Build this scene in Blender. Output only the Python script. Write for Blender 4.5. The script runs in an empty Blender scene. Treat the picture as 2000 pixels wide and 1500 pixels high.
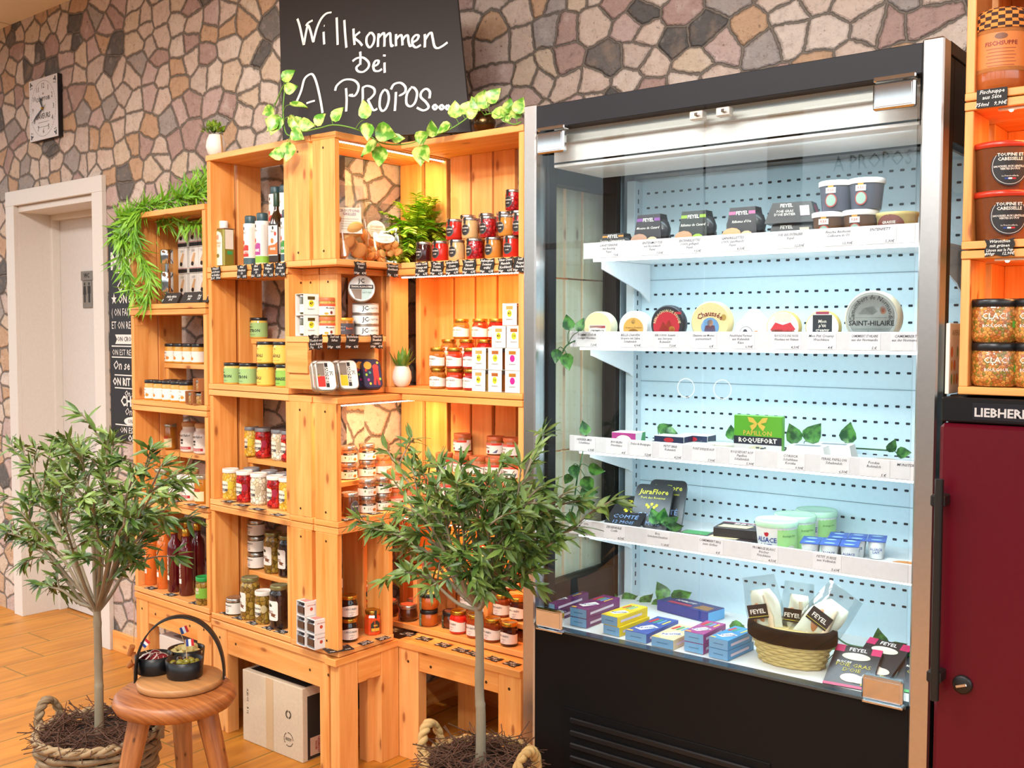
import bpy, bmesh, math, random
from mathutils import Vector, Matrix
R = math.radians
PI = math.pi
SC = bpy.context.scene
COL = SC.collection
random.seed(7)

# ------------------------------------------------------------------ camera
F, PITCH, ROLL, YAW, EYE = 2020.98, .05119605, .00171661, 0.66641, 1.4
cy, sy, cp, sp = math.cos(YAW), math.sin(YAW), math.cos(PITCH), math.sin(PITCH)
fwd = Vector((-sy * cp, cy * cp, -sp)); up0 = Vector((-sy * sp, cy * sp, cp)); rt0 = Vector((cy, sy, 0))
rt = rt0 * math.cos(ROLL) + up0 * math.sin(ROLL); upv = up0 * math.cos(ROLL) - rt0 * math.sin(ROLL)
CAM = Vector((0, 0, EYE))
cd = bpy.data.cameras.new('camera'); cam = bpy.data.objects.new('camera', cd); COL.objects.link(cam)
cam.matrix_world = Matrix(((rt.x, upv.x, -fwd.x, 0), (rt.y, upv.y, -fwd.y, 0), (rt.z, upv.z, -fwd.z, EYE), (0, 0, 0, 1)))
cd.sensor_width = 36; cd.lens = F / 2000 * 36; cd.clip_start = .02; cd.clip_end = 200
SC.camera = cam
def ray(px, py):
    return rt * ((px - 1000) / F) - upv * ((py - 750) / F) + fwd
def proj(p):
    d = Vector(p) - CAM; w = d.dot(fwd)
    return 1000 + F * d.dot(rt) / w, 750 - F * d.dot(upv) / w
def onp(px, py, p0, n):
    d = ray(px, py); n = Vector(n)
    return CAM + d * (n.dot(Vector(p0) - CAM) / n.dot(d))
def ony(px, py, y): return onp(px, py, (0, y, 0), (0, 1, 0))
def onx(px, py, x): return onp(px, py, (x, 0, 0), (1, 0, 0))
def onz(px, py, z): return onp(px, py, (0, 0, z), (0, 0, 1))

# ------------------------------------------------------------------ light and exposure
SC.view_settings.view_transform = 'Standard'; SC.view_settings.look = 'None'
SC.view_settings.exposure = 0.38; SC.view_settings.gamma = 1
W = bpy.data.worlds.new('daylight'); SC.world = W; W.use_nodes = True
wn, wl = W.node_tree.nodes, W.node_tree.links
wtc = wn.new('ShaderNodeTexCoord'); wsep = wn.new('ShaderNodeSeparateXYZ'); wr = wn.new('ShaderNodeValToRGB')
wl.new(wtc.outputs['Generated'], wsep.inputs[0]); wl.new(wsep.outputs['Z'], wr.inputs[0])
e = wr.color_ramp.elements
e[0].position = .03; e[0].color = (.09, .085, .08, 1); e[1].position = .15; e[1].color = (.93, .97, 1.0, 1)
wl.new(wr.outputs[0], wn['Background'].inputs['Color']); wn['Background'].inputs['Strength'].default_value = 2.2
def area(name, loc, target, sx, sy_, watts, color, spread=PI):
    l = bpy.data.lights.new(name, 'AREA'); l.shape = 'RECTANGLE'; l.size = sx; l.size_y = sy_; l.energy = watts; l.color = color; l.spread = spread
    o = bpy.data.objects.new(name, l); COL.objects.link(o); o.location = loc
    d = Vector(target) - Vector(loc)
    o.rotation_euler = d.to_track_quat('-Z', 'Y').to_euler(); return o
# unseen area fills near the ceiling, added to brighten the room and walls
area('ceiling_fill', (-2.2, .35, 2.83), (-2.2, .35, 0), 1.2, .6, 46, (1, .98, .96))
area('ceiling_fill', (-.6, -.6, 2.80), (-1.2, 2.5, 1.7), 1.2, .3, 22, (1, .98, .96), R(110))
area('ceiling_fill', (-4.2, .4, 2.83), (-4.2, .4, 0), 1.2, .6, 32, (1, .98, .96))
area('ceiling_fill', (-.9, 1.0, 2.80), (-1.3, 2.9, 2.3), 1.2, .3, 10, (1, .98, .96), R(120))  # extra fill, added to brighten the back wall
sl = bpy.data.lights.new('ceiling_spot', 'SPOT'); sl.energy = 105; sl.color = (1, .90, .76); sl.spot_size = R(62); sl.spot_blend = .5; sl.shadow_soft_size = .03
so = bpy.data.objects.new('ceiling_spot', sl); COL.objects.link(so); so.location = (-1.2, .3, 2.78)
so.rotation_euler = (Vector((-2.9, 2.2, 1.2)) - so.location).to_track_quat('-Z', 'Y').to_euler()

# ------------------------------------------------------------------ materials
def lin(h):
    h = h.lstrip('#'); o = []
    for i in (0, 2, 4):
        c = int(h[i:i + 2], 16) / 255
        o.append(c / 12.92 if c <= .04045 else ((c + .055) / 1.055) ** 2.4)
    return (*o, 1)
class NT:
    def __init__(s, name):
        s.m = bpy.data.materials.new(name); s.m.use_nodes = True; s.n = s.m.node_tree.nodes; s.l = s.m.node_tree.links
        s.b = s.n['Principled BSDF']
    def set(s, node, k, v):
        if v is None: return
        if hasattr(v, 'is_output') or isinstance(v, bpy.types.NodeSocket): s.l.new(v, node.inputs[k])
        else: node.inputs[k].default_value = v
    def math(s, op, a, b=None, c=None):
        n = s.n.new('ShaderNodeMath'); n.operation = op
        for i, v in enumerate((a, b, c)): s.set(n, i, v)
        return n.outputs[0]
    def uv(s): return s.n.new('ShaderNodeTexCoord').outputs['UV']
    def obj(s): return s.n.new('ShaderNodeTexCoord').outputs['Object']
    def rnd(s): return s.n.new('ShaderNodeObjectInfo').outputs['Random']
    def map(s, v, sc=(1, 1, 1), loc=(0, 0, 0)):
        n = s.n.new('ShaderNodeMapping'); s.l.new(v, n.inputs[0]); s.set(n, 'Scale', sc); s.set(n, 'Location', loc); return n.outputs[0]
    def sep(s, v):
        n = s.n.new('ShaderNodeSeparateXYZ'); s.l.new(v, n.inputs[0]); return n.outputs
    def comb(s, x, y, z=0):
        n = s.n.new('ShaderNodeCombineXYZ'); s.set(n, 0, x); s.set(n, 1, y); s.set(n, 2, z); return n.outputs[0]
    def noise(s, v, sc, det=3, rough=.55, dist=0):
        n = s.n.new('ShaderNodeTexNoise'); s.l.new(v, n.inputs['Vector']); s.set(n, 'Scale', sc); s.set(n, 'Detail', det); s.set(n, 'Roughness', rough); s.set(n, 'Distortion', dist)
        return n.outputs
    def vor(s, v, sc, feat='F1', dim='3D', rand=1):
        n = s.n.new('ShaderNodeTexVoronoi'); n.voronoi_dimensions = dim; n.feature = feat; s.l.new(v, n.inputs['Vector']); s.set(n, 'Scale', sc); s.set(n, 'Randomness', rand)
        return n.outputs
    def ramp(s, f, stops, interp='LINEAR'):
        n = s.n.new('ShaderNodeValToRGB'); s.l.new(f, n.inputs[0]); r = n.color_ramp; r.interpolation = interp
        while len(r.elements) < len(stops): r.elements.new(.5)
        for el, (p, c) in zip(r.elements, stops): el.position = p; el.color = lin(c) if isinstance(c, str) else (c, c, c, 1)
        return n.outputs[0]
    def mix(s, f, a, b, mode='MIX'):
        n = s.n.new('ShaderNodeMix'); n.data_type = 'RGBA'; n.blend_type = mode
        s.set(n, 0, f); s.set(n, 6, lin(a) if isinstance(a, str) else a); s.set(n, 7, lin(b) if isinstance(b, str) else b); return n.outputs[2]
    def bump(s, h, st=.3, d=.01):
        n = s.n.new('ShaderNodeBump'); s.set(n, 'Strength', st); s.set(n, 'Distance', d); s.l.new(h, n.inputs['Height']); s.l.new(n.outputs[0], s.b.inputs['Normal'])
    def done(s, col=None, rough=None, metal=None, spec=None, coat=None):
        s.set(s.b, 'Base Color', lin(col) if isinstance(col, str) else col); s.set(s.b, 'Roughness', rough); s.set(s.b, 'Metallic', metal)
        s.set(s.b, 'Specular IOR Level', spec); s.set(s.b, 'Coat Weight', coat); return s.m
MC = {}
def pm(col, rough=.5, metal=0, coat=0, spec=.5, speck=.06):
    """plain painted / printed / plastic surface with a faint procedural mottling"""
    k = (col, rough, metal, coat, spec, speck)
    if k not in MC:
        t = NT('surface_' + col.strip('#')); nz = t.noise(t.obj(), 90, 2)[0]
        c = t.mix(t.math('MULTIPLY', nz, speck * 2), col, '#000000')
        MC[k] = t.done(c, rough, metal, spec, coat)
    return MC[k]
def mat_wood(name, c1, c2, knot='#8a3d10', sc=1.0, rough=.5):
    t = NT(name); uv = t.uv(); rd = t.rnd()
    off = t.comb(t.math('MULTIPLY', rd, 17.3), t.math('MULTIPLY', rd, 9.1))
    va = t.n.new('ShaderNodeVectorMath'); t.l.new(uv, va.inputs[0]); t.l.new(off, va.inputs[1]); v = va.outputs[0]
    g1 = t.noise(t.map(v, (2.2 * sc, 34 * sc, 1)), 1, 4, .6, .4)[0]
    g2 = t.noise(t.map(v, (6 * sc, 160 * sc, 1)), 1, 2)[0]
    kv = t.vor(t.map(v, (4.2 * sc, 11 * sc, 1)), 1, dim='2D'); ks = t.n.new('ShaderNodeSeparateColor'); t.l.new(kv[1], ks.inputs[0])
    kn = t.math('MULTIPLY', t.ramp(kv[0], [(0, .85), (.05, .7), (.09, .15), (.2, 0.0)]), t.math('GREATER_THAN', ks.outputs[0], .6))
    c = t.mix(t.ramp(g1, [(.3, 0.0), (.7, 1.0)]), c1, c2)
    c = t.mix(t.math('MULTIPLY', g2, .22), c, c2, 'MULTIPLY')
    c = t.mix(t.math('MULTIPLY', t.math('SUBTRACT', rd, .5), .35), c, '#ffd9a0')
    c = t.mix(kn, c, knot)
    t.bump(g2, .08, .002)
    return t.done(c, rough)
LITPINE = mat_wood('led_lit_pine_board', '#f6ecd2', '#e6d4aa', '#8a6a4a')  # pine made lighter: the cabinet LEDs' light is put into its colour
WOOD = mat_wood('pine_board', '#f5b66a', '#de8d3a')
STOOLW = mat_wood('stool_teak', '#b8733c', '#7d4019', '#2e1507', 2.6, .4)
BOARDW = mat_wood('acacia_board', '#b87a3e', '#8c5426', '#4a240c', 1.5, .4)
def mat_stone():
    t = NT('stone_wallpaper'); uv = t.uv()
    nz = t.noise(uv, 5.5, 2)[1]; sub = t.n.new('ShaderNodeVectorMath'); sub.operation = 'MULTIPLY_ADD'
    t.l.new(nz, sub.inputs[0]); sub.inputs[1].default_value = (.042, .038, 0); t.l.new(uv, sub.inputs[2])
    fine = t.noise(uv, 42, 3)[1]; s2 = t.n.new('ShaderNodeVectorMath'); s2.operation = 'MULTIPLY_ADD'
    t.l.new(fine, s2.inputs[0]); s2.inputs[1].default_value = (.014, .014, 0); t.l.new(sub.outputs[0], s2.inputs[2])
    v = t.map(s2.outputs[0], (9.0, 11.2, 1))
    cell = t.vor(v, 1, 'F1', '2D', .86); dist = t.vor(v, 1, 'DISTANCE_TO_EDGE', '2D', .86)[0]
    rgb = t.n.new('ShaderNodeSeparateColor'); t.l.new(cell[1], rgb.inputs[0])
    base = t.ramp(rgb.outputs[0], [(0, '#6c6967'), (.07, '#bfa29a'), (.17, '#e3cebf'), (.36, '#d4b090'), (.5, '#e8d8cb'), (.64, '#d3bab3'), (.72, '#e2cdb6'), (.84, '#d9c6ba'), (.90, '#b3aaa5'), (.96, '#7d7875')], 'CONSTANT')
    n1 = t.noise(uv, 30, 7, .72)[0]; n2 = t.noise(uv, 11, 4, .6)[0]; n3 = t.noise(uv, 75, 5, .7, .6)[0]
    c = t.mix(.7, base, t.ramp(n1, [(.30, '#b9b0ab'), (.46, '#eeeae7'), (.72, '#ffffff')]), 'MULTIPLY')
    c = t.mix(t.ramp(n2, [(.52, 0.0), (.75, .38)]), c, '#d0ad90')
    c = t.mix(t.ramp(n2, [(.25, .45), (.42, 0.0)]), c, '#efe3da')
    c = t.mix(t.ramp(n3, [(.30, .75), (.40, 0.0)]), c, '#5b4a42')
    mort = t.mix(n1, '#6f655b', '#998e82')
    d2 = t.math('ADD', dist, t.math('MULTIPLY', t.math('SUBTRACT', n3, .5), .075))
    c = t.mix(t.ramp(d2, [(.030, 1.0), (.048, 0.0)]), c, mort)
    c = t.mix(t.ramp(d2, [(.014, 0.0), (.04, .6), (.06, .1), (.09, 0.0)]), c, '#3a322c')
    h = t.math('ADD', t.math('ADD', t.ramp(d2, [(.02, 0.0), (.10, 1.0)]), t.math('MULTIPLY', n1, 1.3)), t.math('MULTIPLY', n3, .45))
    t.bump(h, .9, .011)
    return t.done(c, .75, spec=.25)
STONE = mat_stone()
def mat_floor():
    t = NT('wood_plank_tile'); x, y, z = t.sep(t.uv())[:3]
    u = t.math('DIVIDE', t.math('ADD', x, 4.29 + .197 * 60), .197); row = t.math('FLOOR', u); fu = t.math('SUBTRACT', u, row)
    vv = t.math('DIVIDE', t.math('ADD', t.math('SUBTRACT', y, 2.0), t.math('MULTIPLY', t.math('ADD', row, -60.), .19)), 1.18)
    vv = t.math('ADD', vv, t.math('MULTIPLY', t.math('SINE', t.math('MULTIPLY', row, 2.4)), .05))
    k = t.math('FLOOR', vv); fv = t.math('SUBTRACT', vv, k)
    eu = t.math('MINIMUM', fu, t.math('SUBTRACT', 1., fu)); ev = t.math('MULTIPLY', t.math('MINIMUM', fv, t.math('SUBTRACT', 1., fv)), 6.)
    edge = t.math('MINIMUM', eu, ev)
    wn_ = t.n.new('ShaderNodeTexWhiteNoise'); wn_.noise_dimensions = '2D'; t.l.new(t.comb(row, k), wn_.inputs[0])
    sh = t.n.new('ShaderNodeVectorMath'); t.l.new(t.comb(x, y), sh.inputs[0]); t.l.new(wn_.outputs[1], sh.inputs[1])
    g = t.noise(t.map(sh.outputs[0], (22, 2.0, 1)), 1, 5, .62, .5)[0]
    g2 = t.noise(t.map(sh.outputs[0], (90, 5, 1)), 1, 2)[0]
    kn = t.ramp(t.noise(t.map(sh.outputs[0], (7, 3.2, 1)), 1, 2)[0], [(.66, 0.0), (.76, .8)])
    c = t.mix(t.ramp(g, [(.3, 0.0), (.7, 1.0)]), '#e09a3c', '#b67528')
    c = t.mix(t.math('MULTIPLY', wn_.outputs[0], .35), c, '#d08a36')
    c = t.mix(t.math('MULTIPLY', g2, .3), c, '#b0702c', 'MULTIPLY')
    c = t.mix(kn, c, '#7a4517')
    c = t.mix(t.ramp(edge, [(.012, 1.0), (.02, 0.0)]), c, '#84682c')
    return t.done(c, .45, spec=.3)
FLOORM = mat_floor()
def mat_glass(name, tint='#eef8f6', ior=1.5, rough=0.0):
    t = NT(name); t.n.remove(t.b); o = t.n['Material Output']
    tr = t.n.new('ShaderNodeBsdfTransparent'); tr.inputs[0].default_value = lin(tint)
    gl = t.n.new('ShaderNodeBsdfGlossy'); gl.inputs['Roughness'].default_value = rough
    fr = t.n.new('ShaderNodeFresnel'); fr.inputs[0].default_value = ior
    bf_ = t.n.new('ShaderNodeNewGeometry').outputs['Backfacing']; fc_ = t.math('MULTIPLY', fr.outputs[0], t.math('SUBTRACT', 1., bf_))
    mx = t.n.new('ShaderNodeMixShader'); t.l.new(fc_, mx.inputs[0]); t.l.new(tr.outputs[0], mx.inputs[1]); t.l.new(gl.outputs[0], mx.inputs[2]); t.l.new(mx.outputs[0], o.inputs[0])
    return t.m
GLASS = mat_glass('door_glass', '#fafdfd', 1.62)
CLEAR = mat_glass('clear_film', '#eef2f2', 1.7, .08)
def mat_glow(name, col, st):
    t = NT(name); t.b.inputs['Emission Color'].default_value = lin(col); t.b.inputs['Emission Strength'].default_value = st; return t.done(col)
LEDW = mat_glow('warm_led', '#fff0dd', 9); LEDC = mat_glow('cold_led', '#eef6ff', 7)
def mat_cells(name, cols, sc=60, rough=.12, gap='#2a2008'):
    """things packed in a glass jar"""
    t = NT(name); v = t.obj(); ce = t.vor(v, sc); de = t.vor(v, sc, 'DISTANCE_TO_EDGE')[0]
    rgb = t.n.new('ShaderNodeSeparateColor'); t.l.new(ce[1], rgb.inputs[0])
    st = [(i / len(cols), c) for i, c in enumerate(cols)]
    c = t.mix(t.ramp(de, [(.0, .8), (.12, 0.0)]), t.ramp(rgb.outputs[0], st, 'CONSTANT'), gap)
    t.bump(de, .35, .004)
    return t.done(c, rough, coat=.7)
def mat_leaf(name, c1, c2, sc=30, rough=.4):
    t = NT(name); c = t.mix(t.ramp(t.noise(t.obj(), sc, 2)[0], [(.4, 0.0), (.62, 1.0)]), c1, c2)
    t.b.inputs['Subsurface Weight'].default_value = 0
    return t.done(c, rough)
BLACKCARD = pm('#1d1b1b', .7); CHALK = pm('#f3f1ea', .8)
CHROME = pm('#d8d8da', .06, 1); STEEL = pm('#cfcbc7', .28, 1); BLACKP = pm('#17161a', .5); WHITEP = pm('#efeeea', .5)

# ------------------------------------------------------------------ mesh helpers
class MB:
    def __init__(s): s.v = []; s.f = []; s.uv = []; s.sm = []
    def add(s, vs, fs, uvs=None, smooth=False):
        o = len(s.v); s.v += [tuple(p) for p in vs]
        for i, f in enumerate(fs):
            s.f.append([o + j for j in f]); s.uv.append(uvs[i] if uvs else None); s.sm.append(smooth)
        return s
    def quad(s, a, b, c, d): return s.add([a, b, c, d], [(0, 1, 2, 3)], [[(0, 0), (1, 0), (1, 1), (0, 1)]])
    def box(s, x0, x1, y0, y1, z0, z1, bev=0.0015):
        """box with chamfered edges; UVs run in metres along its longest side"""
        d = (x1 - x0, y1 - y0, z1 - z0); b = min(bev, min(d) * .3)
        L = max(range(3), key=lambda i: d[i]); vs = []
        lo = (x0, y0, z0); hi = (x1, y1, z1)
        if b <= 0:
            vs = [Vector((hi[0] if i & 1 else lo[0], hi[1] if i & 2 else lo[1], hi[2] if i & 4 else lo[2])) for i in range(8)]
            fs = [(0, 4, 6, 2), (1, 3, 7, 5), (0, 1, 5, 4), (2, 6, 7, 3), (0, 2, 3, 1), (4, 5, 7, 6)]
        else:
            idx = {}
            for c in range(8):
                sg = [1 if c >> i & 1 else 0 for i in range(3)]
                for ax in range(3):
                    p = []
                    for i in range(3):
                        q = hi[i] if sg[i] else lo[i]
                        if i != ax: q += -b if sg[i] else b
                        p.append(q)
                    idx[c, ax] = len(vs); vs.append(Vector(p))
            fs = []
            for ax in range(3):
                a1, a2 = (ax + 1) % 3, (ax + 2) % 3
                for sgn in (0, 1):
                    cs = [sgn << ax, sgn << ax | 1 << a1, sgn << ax | 1 << a1 | 1 << a2, sgn << ax | 1 << a2]
                    f = [idx[c, ax] for c in cs]; fs.append(f if sgn else f[::-1])
            for ax in range(3):
                a1, a2 = (ax + 1) % 3, (ax + 2) % 3
                for s1 in (0, 1):
                    for s2 in (0, 1):
                        c0 = s1 << a1 | s2 << a2; c1 = c0 | 1 << ax
                        f = [idx[c0, a1], idx[c1, a1], idx[c1, a2], idx[c0, a2]]
                        fs.append(f if (s1 == s2) else f[::-1])
            for c in range(8):
                f = [idx[c, 0], idx[c, 1], idx[c, 2]]
                fs.append(f if bin(c).count('1') % 2 == 1 else f[::-1])
        uvs = []
        for f in fs:
            n = (vs[f[1]] - vs[f[0]]).cross(vs[f[2]] - vs[f[0]]); ax = max(range(3), key=lambda i: abs(n[i]))
            oth = [i for i in range(3) if i != ax]
            U = L if L in oth else oth[0]; V = [i for i in oth if i != U][0]
            uvs.append([(vs[j][U], vs[j][V] + .13 * ax) for j in f])
        return s.add(vs, fs, uvs)
    def prism(s, pts, z0, z1, smooth=False):
        n = len(pts); vs = [(x, y, z0) for x, y in pts] + [(x, y, z1) for x, y in pts]
        fs = [tuple(range(n))[::-1], tuple(range(n, 2 * n))] + [(i, (i + 1) % n, n + (i + 1) % n, n + i) for i in range(n)]
        uvs = [[(vs[j][0], vs[j][1]) for j in f] for f in fs[:2]] + [[(vs[j][0] + vs[j][1], vs[j][2]) for j in f] for f in fs[2:]]
        return s.add(vs, fs, uvs, smooth)
    def lathe(s, prof, seg=24, smooth=True, c=(0, 0, 0), sxy=(1, 1), caps=True, planar=False):
        n = len(prof); vs = []; fs = []; uvs = []
        for r, z in prof:
            for k in range(seg):
                a = 2 * PI * k / seg; vs.append((c[0] + r * sxy[0] * math.cos(a), c[1] + r * sxy[1] * math.sin(a), c[2] + z))
        for i in range(n - 1):
            for k in range(seg):
                k2 = (k + 1) % seg; fs.append((i * seg + k, i * seg + k2, (i + 1) * seg + k2, (i + 1) * seg + k))
                uvs.append([(k / seg, prof[i][1]), ((k + 1) / seg, prof[i][1]), ((k + 1) / seg, prof[i + 1][1]), (k / seg, prof[i + 1][1])])
        if planar: uvs = [[(vs[j][0], vs[j][1] + vs[j][2]) for j in f] for f in fs]
        s.add(vs, fs, uvs, smooth)
        for i, rev in ((0, True), (n - 1, False)):
            if caps and prof[i][0] > 1e-5:
                f = list(range(seg)); s.add([vs[i * seg + k] for k in range(seg)], [f[::-1] if rev else f], [[(vs[i * seg + k][0], vs[i * seg + k][1]) for k in (f[::-1] if rev else f)]])
        return s
    def tube(s, pts, rad, seg=6, smooth=True, caps=True):
        pts = [Vector(p) for p in pts]; n = len(pts); vs = []; fs = []; uvs = []
        t0 = (pts[1] - pts[0]).normalized(); a = t0.orthogonal().normalized(); ln = 0
        for i, p in enumerate(pts):
            t = (pts[min(i + 1, n - 1)] - pts[max(i - 1, 0)])
            t = t.normalized() if t.length > 1e-9 else t0
            a = (a - t * a.dot(t)); a = a.normalized() if a.length > 1e-6 else t.orthogonal().normalized(); b = t.cross(a)
            r = rad[i] if isinstance(rad, (list, tuple)) else rad
            for k in range(seg):
                th = 2 * PI * k / seg; vs.append(p + (a * math.cos(th) + b * math.sin(th)) * r)
        for i in range(n - 1):
            l2 = ln + (pts[i + 1] - pts[i]).length
            for k in range(seg):
                k2 = (k + 1) % seg; fs.append((i * seg + k, i * seg + k2, (i + 1) * seg + k2, (i + 1) * seg + k))
                uvs.append([(ln, k * .01), (ln, k * .01 + .01), (l2, k * .01 + .01), (l2, k * .01)])
            ln = l2
        s.add(vs, fs, uvs, smooth)
        if caps: s.add(vs[:seg], [tuple(range(seg))[::-1]]); s.add(vs[-seg:], [tuple(range(seg))])
        return s
    def ball(s, c, r, seg=10, rings=6, sc=(1, 1, 1), rot=None):
        vs = []; fs = []
        for i in range(rings + 1):
            ph = PI * i / rings
            for k in range(seg):
                th = 2 * PI * k / seg; p = Vector((math.sin(ph) * math.cos(th) * r * sc[0], math.sin(ph) * math.sin(th) * r * sc[1], math.cos(ph) * r * sc[2]))
                if rot: p = rot @ p
                vs.append(p + Vector(c))
        for i in range(rings):
            for k in range(seg):
                k2 = (k + 1) % seg; fs.append((i * seg + k, (i + 1) * seg + k, (i + 1) * seg + k2, i * seg + k2))
        return s.add(vs, fs, None, True)
    def mesh(s, name='mesh'):
        m = bpy.data.meshes.new(name); m.from_pydata(s.v, [], s.f)
        ul = m.uv_layers.new(name='UVMap')
        if any(s.uv):
            i = 0; flat = []
            for f, u in zip(s.f, s.uv):
                for j in range(len(f)): flat += (u[j] if u else (0, 0))
            ul.data.foreach_set('uv', flat)
        m.polygons.foreach_set('use_smooth', s.sm); m.materials.append(None); m.update(); return m
def box_mesh(*a, **k): return MB().box(*a, **k).mesh()
def link(name, mesh, mat, parent=None, loc=(0, 0, 0), rot=(0, 0, 0)):
    o = bpy.data.objects.new(name, mesh); COL.objects.link(o); o.location = loc; o.rotation_euler = rot
    if mesh is not None and mat is not None:
        if not mesh.materials: mesh.materials.append(None)
        o.material_slots[0].link = 'OBJECT'; o.material_slots[0].material = mat
    if parent: o.parent = parent
    return o
def part(name, mb, mat, parent, loc=(0, 0, 0), rot=(0, 0, 0), label=None, stuff=False):
    o = link(name, mb.mesh(name) if isinstance(mb, MB) else mb, mat, parent, loc, rot)
    if label: o['label'] = label
    if stuff: o['kind'] = 'stuff'
    return o
USED = {}
def tag(o, label, cat, group=None):
    USED.setdefault(label, []).append(o.name)
    o['label'] = label; o['category'] = cat
    if group: o['group'] = group
    return o
def thing(name, label, cat, loc=(0, 0, 0), rotz=0, group=None):
    o = link(name, None, None, None, loc, (0, 0, rotz)); o.empty_display_size = .05
    return tag(o, label, cat, group)
def solo(name, mb, mat, label, cat, loc=(0, 0, 0), rot=(0, 0, 0), group=None):
    return tag(link(name, mb.mesh(name) if isinstance(mb, MB) else mb, mat, None, loc, rot), label, cat, group)
def struct(name, mb, mat, parent=None):
    o = link(name, mb.mesh(name), mat, parent)
    if not parent: o['kind'] = 'structure'
    return o
TC = {}
def txt(s, size, bold=0.0, shear=0.0, align='CENTER', res=1, thick=0.0, spacing=1.0, bend=None, arc=None, lsp=.95):
    """lettering standing in the XZ plane, facing -Y; bend = radius of the jar it is printed on"""
    k = (s, size, bold, shear, align, res, spacing, bend, arc, lsp)
    if k in TC: return TC[k]
    c = bpy.data.curves.new('lettering', 'FONT'); c.body = s; c.size = size; c.align_x = align; c.align_y = 'CENTER'
    c.resolution_u = res; c.offset = bold * size; c.shear = shear; c.space_character = spacing; c.space_line = lsp; c.fill_mode = 'FRONT' if hasattr(c, 'fill_mode') else c.fill_mode
    o = bpy.data.objects.new('lettering', c); COL.objects.link(o)
    m = bpy.data.meshes.new_from_object(o, depsgraph=bpy.context.evaluated_depsgraph_get())
    bpy.data.objects.remove(o); bpy.data.curves.remove(c)
    for v in m.vertices:
        x, y = v.co.x, v.co.y
        if arc:
            a = x / arc; rr = arc + y; x, y = rr * math.sin(a), rr * math.cos(a) - arc
        if bend: v.co = (bend * math.sin(x / bend), -bend * math.cos(x / bend), y)
        else: v.co = (x, 0, y)
    m.materials.clear(); m.materials.append(None); m.update(); TC[k] = m; return m
def strokes(lines, w, y=-.0006):
    """hand-written strokes: flat ribbons in the XZ plane facing -Y"""
    mb = MB()
    for pts in lines:
        P = [Vector((p[0], 0, p[1])) for p in pts]; Q = []
        for i in range(len(P) - 1):
            p0, p1, p2, p3 = P[max(i - 1, 0)], P[i], P[i + 1], P[min(i + 2, len(P) - 1)]
            for k in range(5):
                t = k / 5; Q.append(.5 * ((2 * p1) + (p2 - p0) * t + (2 * p0 - 5 * p1 + 4 * p2 - p3) * t * t + (3 * p1 - p0 - 3 * p2 + p3) * t ** 3))
        Q.append(P[-1]); vs = []
        for i, q in enumerate(Q):
            d = Q[min(i + 1, len(Q) - 1)] - Q[max(i - 1, 0)]; d = d.normalized() if d.length > 1e-9 else Vector((1, 0, 0))
            n = Vector((-d.z, 0, d.x)) * (w * (.8 + .4 * abs(d.z)) / 2)
            vs += [q + n + Vector((0, y, 0)), q - n + Vector((0, y, 0))]
        mb.add(vs, [(2 * i, 2 * i + 1, 2 * i + 3, 2 * i + 2) for i in range(len(Q) - 1)])
    return mb
ORD = ['first', 'second', 'third', 'fourth', 'fifth', 'sixth', 'seventh', 'eighth', 'ninth', 'tenth', 'eleventh', 'twelfth']
# ------------------------------------------------------------------ the room
PA0 = Vector((-2.60, 2.40, 0)); RA = R(-1.72)
MA_ = Matrix.Translation(PA0) @ Matrix.Rotation(RA, 4, 'Z')
def wall_quad(mb, a, b, z0, z1, u0, th=.08, back=True, mirror=None):
    """upright slab from a to b (seen from the right-hand side of a->b reversed); UVs in metres"""
    a = Vector((a[0], a[1], 0)); b = Vector((b[0], b[1], 0)); L = (b - a).length; n = Vector((-(b - a).y, (b - a).x, 0)).normalized() * th
    v = [a, b, b + n, a + n]; vs = [(p.x, p.y, z0) for p in v] + [(p.x, p.y, z1) for p in v]
    fs = [(0, 1, 5, 4), (1, 2, 6, 5), (2, 3, 7, 6), (3, 0, 4, 7), (4, 5, 6, 7), (3, 2, 1, 0)]
    q = [(u0, z0), (u0 + L, z0), (u0 + L, z1), (u0, z1)]; e = [(u0, z0), (u0 + .1, z0), (u0 + .1, z1), (u0, z1)]
    mb.add(vs, fs, [q, e, q, e, e, e])
def pa(s, d=0): return MA_ @ Vector((s, d, 0))
ZC = 2.86
wl_ = MB()
wall_quad(wl_, pa(-1.62), pa(0), 0, ZC, -1.62)
wall_quad(wl_, pa(-3.4), pa(-2.38), 0, ZC, -3.4)
wall_quad(wl_, pa(-2.38), pa(-1.62), 2.0, ZC, -2.38)
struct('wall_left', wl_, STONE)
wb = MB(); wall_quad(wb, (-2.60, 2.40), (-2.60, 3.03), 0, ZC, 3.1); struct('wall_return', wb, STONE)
wc = MB()
# the printed pattern is mirrored at the paper seam
L0 = .18; v = [(-2.60, 2.95), (-2.42, 2.95), (1.2, 2.95)]
wc.add([(-2.60, 2.95, 0), (-2.42, 2.95, 0), (1.2, 2.95, 0), (1.2, 2.95, ZC), (-2.42, 2.95, ZC), (-2.60, 2.95, ZC)], [(0, 1, 4, 5), (1, 2, 3, 4)],
       [[(7.18, 0), (7, 0), (7, ZC), (7.18, ZC)], [(7, 0), (10.62, 0), (10.62, ZC), (7, ZC)]])
wc.box(-2.60, 1.2, 2.952, 3.03, 0, ZC, 0)
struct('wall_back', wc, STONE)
fl = MB(); fl.add([(-6.2, -2.4, 0), (1.8, -2.4, 0), (1.8, 3.4, 0), (-6.2, 3.4, 0)], [(0, 1, 2, 3)], [[(-6.2, -2.4), (1.8, -2.4), (1.8, 3.4), (-6.2, 3.4)]])
fl.box(-6.2, 1.8, -2.4, 3.4, -.06, -.002, 0)
struct('floor', fl, FLOORM)
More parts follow.
